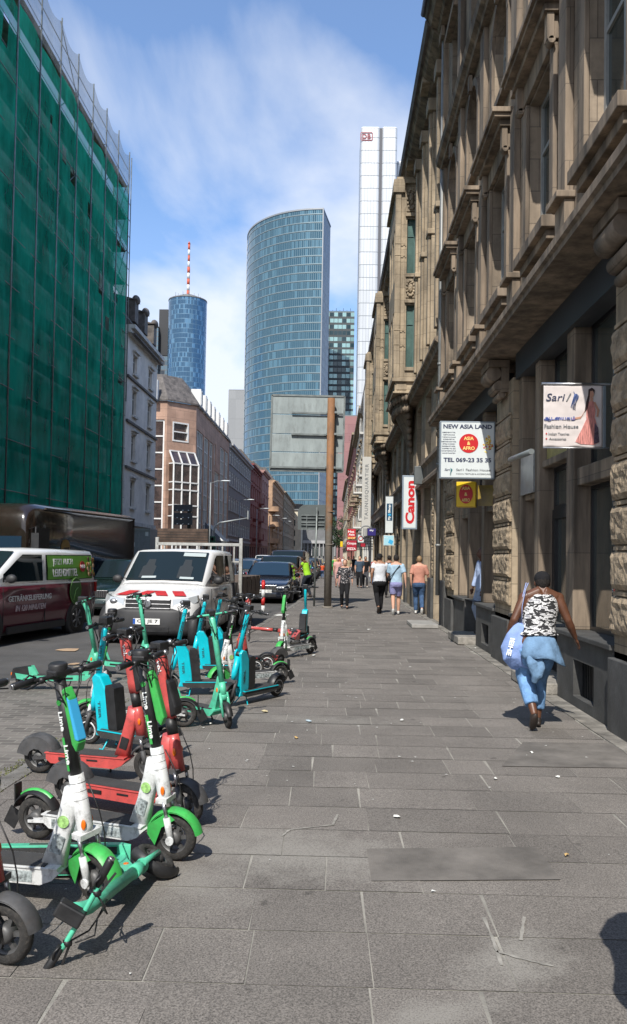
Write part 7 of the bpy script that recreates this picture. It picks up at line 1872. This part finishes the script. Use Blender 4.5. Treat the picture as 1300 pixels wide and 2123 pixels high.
# Sari banner
x0, x1, z0, z1 = px_rect(1126, 1250, 799, 927, 8.75)
t = thing('fabric_banner', 'wrinkled white fabric banner with a dancing figure in a coral dress', 'banner', ((x0 + x1) / 2, 8.75, z0)); W_, H_ = x1 - x0, z1 - z0
mb = MB(); nx, nz_ = 28, 28; vs = []
def wr(x, z): return .005 * noise.noise(Vector((x * 9 + z * 6, z * 14, 1))) + .003 * noise.noise(Vector((x * 26, z * 30 - x * 20, 4)))
for j in range(nz_ + 1):
    for i in range(nx + 1): x, z = -W_ / 2 + W_ * i / nx, H_ * j / nz_; vs.append((x, wr(x, z), z + .008 * math.sin(i * .5) * (1 - j / nz_)))
mb.add(vs, [(j * (nx + 1) + i, j * (nx + 1) + i + 1, (j + 1) * (nx + 1) + i + 1, (j + 1) * (nx + 1) + i) for j in range(nz_) for i in range(nx)], 0, True)
cl_ = mb.obj('cloth', mat('banner_cloth', (.62, .56, .54), .7, var=.08, vs=4), t)
so = cl_.modifiers.new('solid', 'SOLIDIFY'); so.thickness = .003
mb = MB(); mb.tube([(-W_ / 2 - .02, .0, H_ + .01), (W_ / 2 + .16, .0, H_ + .01)], .016, 8); mb.tube([(-W_ / 2, .0, -.005), (W_ / 2 + .1, .0, -.005)], .010, 8); mb.box(W_ / 2 + .005, W_ / 2 + .03, -.01, .02, 0, H_, 1); mb.obj('rod', [CHR, SFR], t)
def bt(s, h, m, x, z, w=None, **k): return text(s, h, m, parent=cl_, M=T(x, -.0095, z) @ FACE, w=w, **k)
bt('Sari', .078, NAVY, -W_ * .30, H_ * .80, w=.20, shear=.2); bt('1', .085, GRP, -W_ * .08, H_ * .80, shear=.5)
bt('ஆடையகம்', .058, mat('royal_blue_print', (.05, .09, .35), .5), -W_ * .23, H_ * .455, w=.33, bold=.02); bt('Fashion House', .040, GRP, -W_ * .20, H_ * .335, w=.36, bold=.005)
bt('Indian Textiles', .024, REDP_ if False else GRP, -W_ * .24, H_ * .215, w=.22); bt('Accessories', .024, GRP, -W_ * .26, H_ * .135, w=.18)
mb = MB()
for z in (.215, .135): mb.lathe([(.008, -.001), (.008, .001)], (-W_ * .45, -.010, H_ * z), 'Y', 10)
mb.obj('bullet', REDP_, cl_)
feather(cl_, T(W_ * .02, -.0095, H_ * .72) @ FACE, .10, mat('indigo_print', (.06, .10, .26), .5), 12)
DRS = mat('coral_dress_print', (.60, .24, .21), .6, var=.5, vs=16, stretch=(6, 1, .7)); SKP = mat('print_skin', (.48, .25, .17), .6); HRP = mat('print_hair', (.04, .02, .02), .6)
mb = MB()
def flat(pl, m): mb.prism([(W_ * a, H_ * b_) for a, b_ in pl], -.0095 - .0006 * m, -.004, 'Y', m)
flat([(.04, .09), (.12, .055), (.34, .045), (.43, .08), (.41, .30), (.37, .47), (.23, .47), (.15, .30)], 0)
flat([(.22, .47), (.36, .47), (.375, .60), (.34, .74), (.27, .74), (.22, .62)], 0); flat([(.35, .06), (.44, .09), (.42, .32), (.36, .40)], 3)
flat([(.23, .64), (.25, .68), (.14, .50), (.0, .47), (-.02, .44), (.12, .46)], 1); flat([(.34, .73), (.37, .73), (.44, .60), (.42, .50), (.39, .49), (.40, .60)], 1); flat([(.28, .74), (.33, .74), (.33, .80), (.28, .80)], 1)
n = 14; flat([(.30 + .045 * math.cos(2 * math.pi * k / n), .855 + .06 * math.sin(2 * math.pi * k / n)) for k in range(n)], 1); flat([(.25, .84), (.255, .93), (.31, .96), (.36, .92), (.355, .87), (.33, .91), (.28, .90), (.27, .78), (.24, .62), (.19, .56), (.20, .64), (.22, .74)], 2)
mb.obj('figure_print', [DRS, SKP, HRP, mat('dark_cloth_print', (.10, .07, .10), .6, var=.6, vs=30)], cl_)
# tube lamp bracket below the banner
t = tag(MB().tube([AY(1058, 953, 11.0), AY(1102, 936, 9.7)], .035, 10, 0).box(0, .001, 0, .001, 0, .001).obj('tube_lamp', mat('grey_lamp_body', (.22, .24, .24), .4, .3)), 'slanting grey tube lamp fixed beside the fabric banner', 'lamp')
bpy.data.objects['tube_lamp'].data.name = 'tube_lamp'
# Canon, My Shop and their neighbours
x0, x1, z0, z1 = px_rect(833, 866, 986, 1097, 27.0)
t, pn = hang_sign('shop_sign', 'tall white sign with red upright word Canon', x0, x1, z0, z1, 27.0, SWH, mat('pale_blue_frame', (.28, .34, .40), .4, .3), fw=.05)
text('Canon', .30, REDP_, parent=pn, M=T(.01, -.0085, (z1 - z0) / 2) @ FACE @ Matrix.Rotation(R(90), 4, 'Z'), w=1.42, bold=.045)
x0, x1, z0, z1 = px_rect(797, 817, 1028, 1106, 35.0)
t, pn = hang_sign('shop_sign', 'tall narrow white sign with dark blue patch reading My Shop', x0, x1, z0, z1, 35.0, SWH, DARKMET, fw=.035)
mb = MB(); mb.box(-.11, .13, -.012, -.0065, .55, 1.28); pt_ = mb.obj('patch', mat('dark_teal_patch', (.01, .06, .12), .4), pn)
text('My', .13, WTXT, parent=pn, M=T(.01, -.0145, .66) @ FACE @ Matrix.Rotation(R(90), 4, 'Z'), bold=.04); text('Shop', .12, WTXT, parent=pn, M=T(.01, -.0145, 1.06) @ FACE @ Matrix.Rotation(R(90), 4, 'Z'), w=.36, bold=.04)
mb = MB(); mb.ell((.01, -.014, .80), (.07, .004, .05)); mb.obj('blue_mark', BLUEB, pn)
x0, x1, z0, z1 = px_rect(795, 817, 1110, 1131, 34.9)
t, pn = hang_sign('shop_sign', 'small light blue sign hanging under the tall My Shop sign', x0, x1, z0, z1, 34.9, mat('light_blue_sign', (.35, .62, .72), .5), SWH)
mb = MB(); mb.box(-.08, .10, -.012, -.007, .1, .26); mb.obj('blue_mark', BLUEB, pn, M=RY(25)); st('MITO', .05, WTXT, pn, -.14, .33)
x0, x1, z0, z1 = px_rect(749, 770, 948, 1112, 52.0)
t, pn = hang_sign('vertical_sign', 'very tall pale sign with upright grey word TAUNUSQUARTIER', x0, x1, z0, z1, 51.8, mat('pale_grey_panel', (.50, .49, .46), .5), mat('pale_grey_panel', (.5, .49, .46)), fw=.01)
text('TAUNUSQUARTIER', .26, GRP, parent=pn, M=T(.02, -.0085, (z1 - z0) * .56) @ FACE @ Matrix.Rotation(R(90), 4, 'Z'), w=3.55, bold=.02, spacing=1.2)
mb = MB(); mb.lathe([(.36, -.01), (.42, -.01), (.42, .02), (.36, .02), (.36, -.01)], (0, -.02, .28), 'Y', 24, caps=False)
for x in (-.13, .0, .13): mb.box(x - .03, x + .03, -.03, -.01, .05, .50)
mb.obj('ring_emblem', GRP, pn)
def flatsign(label, l, r, tp, bt_, Y, panel, words=(), frm=DARKMET):
    x0, x1, z0, z1 = px_rect(l, r, tp, bt_, Y); t, pn = hang_sign('shop_sign', label, x0, x1, z0, z1, Y, panel, frm, th=.1)
    for s_, fx, fz, hh, wf_, m in words: st(s_, hh * (z1 - z0), m, pn, fx * (x1 - x0), fz * (z1 - z0), w=wf_ * (x1 - x0) if wf_ else None, bold=.02)
    return t, pn
flatsign('small navy and red sign with white word sky', 761, 780, 1095, 1111, 44, mat('navy_red', (.03, .02, .16), .4), [('sky', 0, .70, .3, .45, WTXT)])[1]
x0, x1, z0, z1 = px_rect(763, 778, 1104, 1110, 43.95)
flatsign('red, white and yellow shop sign high in the row before the white house', 720, 738, 1096, 1118, 66, mat('red_sign', (.50, .02, .03), .5), [('Hot', -.05, .72, .22, .7, WTXT), ('Asia', 0, .45, .2, .7, WTXT), ('SHOP', 0, .12, .2, .9, YTX)])
flatsign('dark red sign with white script under the red and yellow one', 718, 740, 1120, 1142, 64, mat('crimson_sign', (.36, .01, .03), .5), [('Croque', 0, .68, .3, .85, WTXT), ('PIZZA', 0, .2, .22, .8, WTXT)])
flatsign('plain yellow sign far down on the right hand side', 705, 711, 1122, 1134, 90, YEL)
flatsign('small pale sign with a dark ring beyond the tall grey sign', 741, 755, 1108, 1125, 58, SWH, [('O', 0, .5, .6, None, REDP_)])
flatsign('small dark red lamp-like sign under the pale ring sign', 747, 758, 1126, 1134, 58, mat('crimson_sign', (.36, .01, .03)))
# awning and white door column beyond
b_ = MB(); b_.prism([(2.0, 3.0), (2.85, 3.25), (2.85, 3.15), (2.0, 2.9)], 50, 55, 'Y'); tag(b_.obj('awning', DARKMET), 'dark awning below the tall grey vertical sign', 'awning')
# wall boxes
mb = MB(); mb.box(2.45, 2.80, 24.9, 25.1, 3.95, 4.5); tag(mb.obj('loudspeaker_box', mat('box_grey', (.10, .11, .11), .5, var=.2), bevel=.02), 'dark grey box fixed high on the wall right of the Canon sign', 'box')

# ------------------------------------------------------------------ big road sign seen from behind, rusty pole
Yp = 26.9
pb = G(679, 1260); Yp = pb.y
SGB = mat('sign_back_grey', (.29, .33, .33), .5, .2, var=.2, vs=1.6, dirt=.35, stretch=(1.5, 1, .5))
RUST = mat('rusty_painted_steel', (.26, .125, .055), .75, var=.3, vs=2.2, bump=.4, bs=18, dirt=.55, stretch=(1, 1, .5))
_t = RUST.node_tree; _b = _t.nodes['Principled BSDF']; _src = _b.inputs['Base Color'].links[0].from_socket
_tc = _t.nodes.new('ShaderNodeTexCoord'); _sp = _t.nodes.new('ShaderNodeSeparateXYZ'); _t.links.new(_tc.outputs['Object'], _sp.inputs[0])
_nz = _t.nodes.new('ShaderNodeTexNoise'); _nz.inputs['Scale'].default_value = 3; _nz.inputs['Detail'].default_value = 8; _t.links.new(_tc.outputs['Object'], _nz.inputs[0])
_mr = _t.nodes.new('ShaderNodeMapRange'); _mr.inputs[1].default_value = 3.6; _mr.inputs[2].default_value = 2.2
_t.links.new(mnode('ADD', _sp.outputs[2], mnode('MULTIPLY', mnode('SUBTRACT', _nz.outputs[0], .5, _t), 4.0, _t), _t), _mr.inputs[0])
_mx = _t.nodes.new('ShaderNodeMixRGB'); _mx.inputs[2].default_value = (.21, .185, .155, 1); _t.links.new(_mr.outputs[0], _mx.inputs[0]); _t.links.new(_src, _mx.inputs[1]); _t.links.new(_mx.outputs[0], _b.inputs['Base Color'])
t = thing('road_sign', 'large grey direction sign seen from behind on a rusty pole', 'road sign', (pb.x, Yp, 0))
lean = .9
mb = MB(); top = AY(687, 826, Yp); mb.tube([(0, 0, 0), (top.x - pb.x, 0, top.z)], .125, 20); mb.lathe([(.19, 0), (.19, .03), (.15, .05)], (0, 0, 0), 'Z', 20)
for z in (2.1, 3.2): mb.lathe([(.145, 0), (.145, .03)], (.05 * z / 4, 0, z), 'Z', 20)
mb.obj('pole', RUST, t)
a, b_ = AY(560, 975, Yp + .3), AY(713, 821, Yp + .3); pw = b_.x - a.x; ph = b_.z - a.z
Ms = T(a.x - pb.x, .28, a.z) @ RY(.6)
hs = [(0, .245), (.25, .485), (.49, .745), (.75, 1.0)]
for u0, u1 in hs:
    mb = MB(); mb.box(0, pw, 0, .03, ph * u0 + .008, ph * u1 - .004); mb.obj('sign_panel', SGB, t, M=Ms, bevel=.006)
mb = MB(); mb.bar((0, 0, 0), (0, 0, ph), .05, .06); mb.bar((pw, 0, 0), (pw, 0, ph), .05, .06); mb.bar((0, 0, 0), (pw, 0, 0), .05, .06); mb.bar((0, 0, ph), (pw, 0, ph), .05, .06); mb.obj('frame', GALV, t, M=Ms)
for fz in (.03, .47, .755):
    mb = MB(); mb.box(pw * (.28 if fz > .1 else 0), pw * .98, -.09, -.005, ph * fz, ph * fz + .06); mb.box(pw * .76, pw * .90, -.32, -.09, ph * fz, ph * fz + .07); mb.obj('rail', GALV, t, M=Ms)
# thin pole with small sign back
pb2 = G(651, 1257); t = thing('lane_sign', 'thin galvanised pole with a dark grey lane sign seen from behind', 'road sign', (pb2.x, pb2.y, 0))
topz = AY(655, 1052, pb2.y).z
mb = MB(); mb.tube([(0, 0, 0), (.05, 0, topz)], .035, 10); mb.obj('pole', GALV, t)
mb = MB(); mb.tube([(.12, .9, 0), (.17, .9, 4.4)], .035, 10); 
x0, x1, z0, z1 = px_rect(617, 676, 1047, 1098, pb2.y + .15); x0 -= pb2.x; x1 -= pb2.x
mb = MB(); n = 8; r_ = .28
mb.prism([(x0, z0), (x1, z0), (x1, z1)] + [(x0 + r_ - r_ * math.sin(k / n * math.pi / 2), z1 - r_ + r_ * math.cos(k / n * math.pi / 2)) for k in range(n + 1)], .12, .15, 'Y'); mb.obj('sign_panel', mat('dark_sign_back', (.10, .115, .115), .55, .2, var=.1), t)
mb = MB()
for z in (1068, 1074, 1083, 1088, 1097): zz_ = AY(640, z, pb2.y).z; mb.bar((x0 + .12, .08, zz_), (x1 - .05, .08, zz_), .03, .045)
mb.bar((-.3, .07, AY(640, 1088, pb2.y).z - .15), (-.3, .07, AY(640, 1076, pb2.y).z + .1), .02, .03)
mb.obj('rail', GALV, t)
# red and white bollard
g = G(545, 1272, RZD); t = thing('bollard', 'red and white striped bollard standing before the dark blue estate car', 'bollard', (g.x, g.y, RZD))
for k in range(4): MB().lathe([(.055, .24 * k), (.055, .24 * k + .24)], (0, 0, 0), 'Z', 16).obj('band', (WHS, RED)[k % 2], t)
MB().lathe([(.055, 0), (.04, .03), (.01, .04)], (0, 0, .96), 'Z', 16).obj('cap', RED, t)

# ------------------------------------------------------------------ street lamps, traffic light, boards on the left
LPM = mat('lamp_post_grey', (.28, .30, .30), .5, .3, var=.1)
def lamp_post(x, y, H, label, arm=1.1):
    t = thing('street_lamp', label, 'street lamp', (x, y, 0), group='street lamps on the left pavement')
    MB().tube([(0, 0, 0), (0, 0, H * .5), (0, 0, H)], [.09, .07, .05], 10).obj('pole', LPM, t)
    mb = MB(); mb.tube([(0, 0, H - .1), (arm * .5, 0, H + .12), (arm, 0, H + .16)], .03, 8); mb.obj('arm', LPM, t)
    mb = MB(); mb.ell((arm + .3, 0, H + .15), (.48, .14, .08)); mb.obj('lamp_head', mat('lamp_head_pale', (.55, .58, .58), .4), t)
for px, py, Y, lb in ((437, 1000, 76, 'tall street lamp in front of the brick corner building'), (497, 1038, 104, 'street lamp before the dark banded office block'), (533, 1056, 124, 'street lamp before the dark red balcony house'), (559, 1070, 150, 'street lamp before the pink house'), (577, 1076, 172, 'street lamp before the orange stone house'), (588, 1082, 196, 'farthest street lamp of the row')):
    p = AY(px, py, Y); lamp_post(p.x, Y, p.z, lb)
p = AY(441, 1150, 62); tz = AY(441, 1085, 62).z
t = thing('signal_gantry', 'curved pale mast with long arm and small green traffic light', 'traffic light', (p.x, 62, 0))
e = AY(514, 1074, 62)
MB().tube([(0, 0, 0), (0, 0, tz - .8), (.1, 0, tz - .3), (.45, 0, tz + .05), (e.x - p.x, 0, e.z)], [.1, .09, .08, .07, .05], 10).obj('mast', LPM, t)
mb = MB(); mb.box(e.x - p.x - .05, e.x - p.x + .05, -.1, .1, e.z - .1, e.z + .55); mb.obj('arm_end', LPM, t)
lz = AY(441, 1128, 62).z; mb = MB(); mb.box(-.22, .22, -.3, -.12, lz - .6, lz + .6); hdn = mb.obj('signal_head', mat('signal_green_housing', (.015, .09, .05), .5), t, bevel=.03)
for k in range(3): MB().lathe([(.12, -.02), (.12, .1), (.10, .1), (.10, -.02)], (0, -.4, lz + .38 - k * .38), 'Y', 14).obj('lens_hood', BLKP, hdn)
# variable message boards and yellow figure-like sign
Yb = 58; p = AY(391, 1140, Yb); t = thing('parking_guide_board', 'dark parking guide boards stacked on a post before the brick corner building', 'information board', (p.x, Yb, 0))
MB().box(-.12, .12, -.1, .1, 0, AY(391, 1046, Yb).z).obj('post', DARKMET, t)
for tp, bt_ in ((1047, 1060), (1064, 1075), (1077, 1088)):
    x0, x1, z0, z1 = px_rect(361, 400, tp, bt_, Yb); mb = MB(); mb.box(x0 - p.x, x1 - p.x, -.25, -.11, z0, z1); bd = mb.obj('board', mat('board_grey', (.07, .075, .08), .5, var=.1), t)
    mb = MB()
    for k in (.2, .5, .8): mb.ell((x0 - p.x + (x1 - x0) * k, -.26, z0 + .06), (.05, .02, .04))
    mb.obj('board_light', WTXT, bd)
x0, x1, z0, z1 = px_rect(368, 387, 1096, 1117, 56); cxm = (x0 + x1) / 2
t = thing('yellow_street_sign', 'yellow cut-out sign on a short post under the dark boards', 'sign', (cxm, 56, 0)); w2 = (x1 - x0) / 2
MB().tube([(0, 0, 0), (0, 0, z0)], .04, 8).obj('post', DARKMET, t)
mb = MB(); mb.prism([(-w2, z0), (-w2 * .9, z0 + .15), (-w2, z0 + .3), (-w2 * .4, z0 + .35), (-w2 * .9, z0 + .5), (-w2 * .2, z1 - .1), (0, z1), (w2 * .2, z1 - .1), (w2 * .9, z0 + .5), (w2 * .4, z0 + .35), (w2, z0 + .3), (w2 * .9, z0 + .12), (w2, z0)], -.05, .05, 'Y'); mb.obj('cut_out', YEL, t)
# canopy of the entrance near the brick building
p = AY(470, 1125, 84); mb = MB(); ax = p.x - 2.6; z1_ = AY(440, 1095, 84).z; z0_ = AY(440, 1125, 84).z
mb.add([(ax, 84, z1_ + .9), (p.x, 83, z0_), (p.x, 88, z0_), (ax, 88, z1_ + .9), (ax, 83, z0_)], [(0, 1, 2, 3), (0, 4, 1)]); mb.bar((p.x, 83, z0_), (p.x, 88, z0_), .3, .3); mb.bar((ax, 83, z0_), (p.x, 83, z0_), .2, .4)
tag(mb.obj('entrance_canopy', mat('canopy_grey', (.09, .095, .10), .4, .3)), 'sloping dark glass canopy over an entrance left of the banded office block', 'canopy')
# site cabin by the scaffold
t = thing('site_cabin', 'grey metal site cabin with paper notices below the stucco house', 'cabin', (-11.4, 47.5, 0)); i_ = Matrix()
x0, x1, z0, z1 = px_rect(269, 312, 1096, 1140, 47.5)
mb = MB(); mb.box(x0 + 11.4, x1 + 11.4, 0, 2.5, 0.06, z1); mb.obj('wall', mat('cabin_grey', (.24, .26, .27), .5, var=.15), t, bevel=.02)
mb = MB(); mb.box(x0 + 11.4, x1 + 11.4, -.05, 0, z1 - .12, z1); mb.box((x0 + x1) / 2 + 11.3, (x0 + x1) / 2 + 11.36, -.03, 0, .1, z1); mb.obj('trim', LPM, t)
for u, v in ((.1, .6), (.1, .15), (.75, .8), (.8, .1)):
    mb = MB(); mb.box(x0 + 11.4 + (x1 - x0) * u, x0 + 11.4 + (x1 - x0) * u + .18, -.012, -.002, z1 * v + .2, z1 * v + .45); mb.obj('notice', SWH, t)

# ------------------------------------------------------------------ litter
PAP = mat('white_paper', (.66, .66, .62), .8); LEAFY = mat('dry_leaf', (.45, .30, .12), .8); CARD = mat('cardboard', (.42, .29, .18), .85, var=.15); PAPB = mat('bluish_wrapper', (.45, .55, .60), .5)
def scrap(name, label, px, py, w_, d, m, seed, z=.011, rz=None):
    g = G(px, py); rr = random.Random(seed); n = 7; mb = MB(); P = []
    for k in range(n): a = 2 * math.pi * k / n; q = rr.uniform(.6, 1); P.append((w_ / 2 * q * math.cos(a), d / 2 * q * math.sin(a), rr.uniform(0, .012)))
    P.append((0, 0, .014)); mb.add(P, [(k, (k + 1) % n, n) for k in range(n)])
    o = mb.obj(name, m); so = o.modifiers.new('s', 'SOLIDIFY'); so.thickness = .0012
    o.location = (g.x, g.y, z if g.x > kerb_x(g.y) else RZD + .008); o.rotation_euler = (0, 0, rr.uniform(0, 6)); tag(o, label, 'litter'); return o
for i, a in enumerate([('paper_scrap', 'white paper scrap in the middle of the nearer pavement', 823, 1697, .07, .04, PAP), ('paper_scrap', 'left of two white paper scraps on the right part of the pavement', 1027, 1617, .05, .04, PAP), ('paper_scrap', 'right of two white paper scraps near the patched slabs', 1156, 1614, .055, .05, PAP),
    ('paper_scrap', 'small white paper scrap just this side of the walking woman', 1102, 1563, .06, .03, PAP), ('wrapper', 'bluish white wrapper on the pavement left of centre', 640, 1497, .17, .06, PAPB), ('wrapper', 'white wrapper on the pavement in the centre', 833, 1495, .12, .05, PAP),
    ('leaf', 'tan scrap lying in a joint below the bluish wrapper', 614, 1532, .08, .05, LEAFY), ('leaf', 'yellow leaf on the pavement right of the paper scraps', 1175, 1777, .05, .03, LEAFY), ('wrapper', 'crumpled yellowish wrapper right of the scooter wheels', 548, 1477, .16, .08, mat('yellowish_wrapper', (.62, .52, .30), .6)),
    ('paper_scrap', 'pale scrap by the turquoise scooter wheels', 532, 1422, .10, .05, PAP), ('paper_scrap', 'white crumb beside the mint scooter wheel', 437, 1503, .05, .05, PAP), ('paper_scrap', 'thin pale scrap behind the lone white scooter', 650, 1360, .25, .07, PAP), ('wrapper', 'pale tissue in front of the three men', 765, 1306, .22, .10, PAP),
    ('cardboard_piece', 'flat cardboard piece on the asphalt beside the maroon van', 140, 1345, .55, .55, CARD), ('cardboard_piece', 'small cardboard square near the yellow line on the asphalt', 153, 1374, .22, .3, CARD), ('paper_scrap', 'torn white sheet in the gutter before the bollard', 582, 1276, .5, .7, PAP), ('paper_scrap', 'white sheet on the road left of the bollard foot', 505, 1308, .25, .3, PAP),
    ('paper_scrap', 'white tissue by the kerb near the truck wheel', 523, 1303, .12, .2, PAP), ('paper_scrap', 'tiny scrap between the three men and the camera', 850, 1385, .05, .05, PAP), ('paper_scrap', 'tiny scrap near the wall step', 985, 1345, .05, .08, PAP), ('leaf', 'small dry leaf near the wall below the doorway', 958, 1330, .06, .06, LEAFY)]): scrap(*a, i * 3 + 1)
rr = random.Random(12); mb = MB()
for k in range(260):
    y = rr.uniform(3, 34); x = rr.uniform(kerb_x(y) - .3, 2.6); s = rr.uniform(.004, .012) * (1 + y / 16); a = rr.uniform(0, 6)
    mb.add([(x + s * math.cos(a), y + s * math.sin(a), .012), (x + s * math.cos(a + 2.2), y + s * math.sin(a + 2.2), .0125), (x + s * math.cos(a + 4), y + s * math.sin(a + 4), .012)], [(0, 1, 2)])
o = mb.obj('crumbs', PAP); tag(o, 'tiny pale crumbs and cigarette ends strewn over the pavement', 'litter'); o['kind'] = 'stuff'
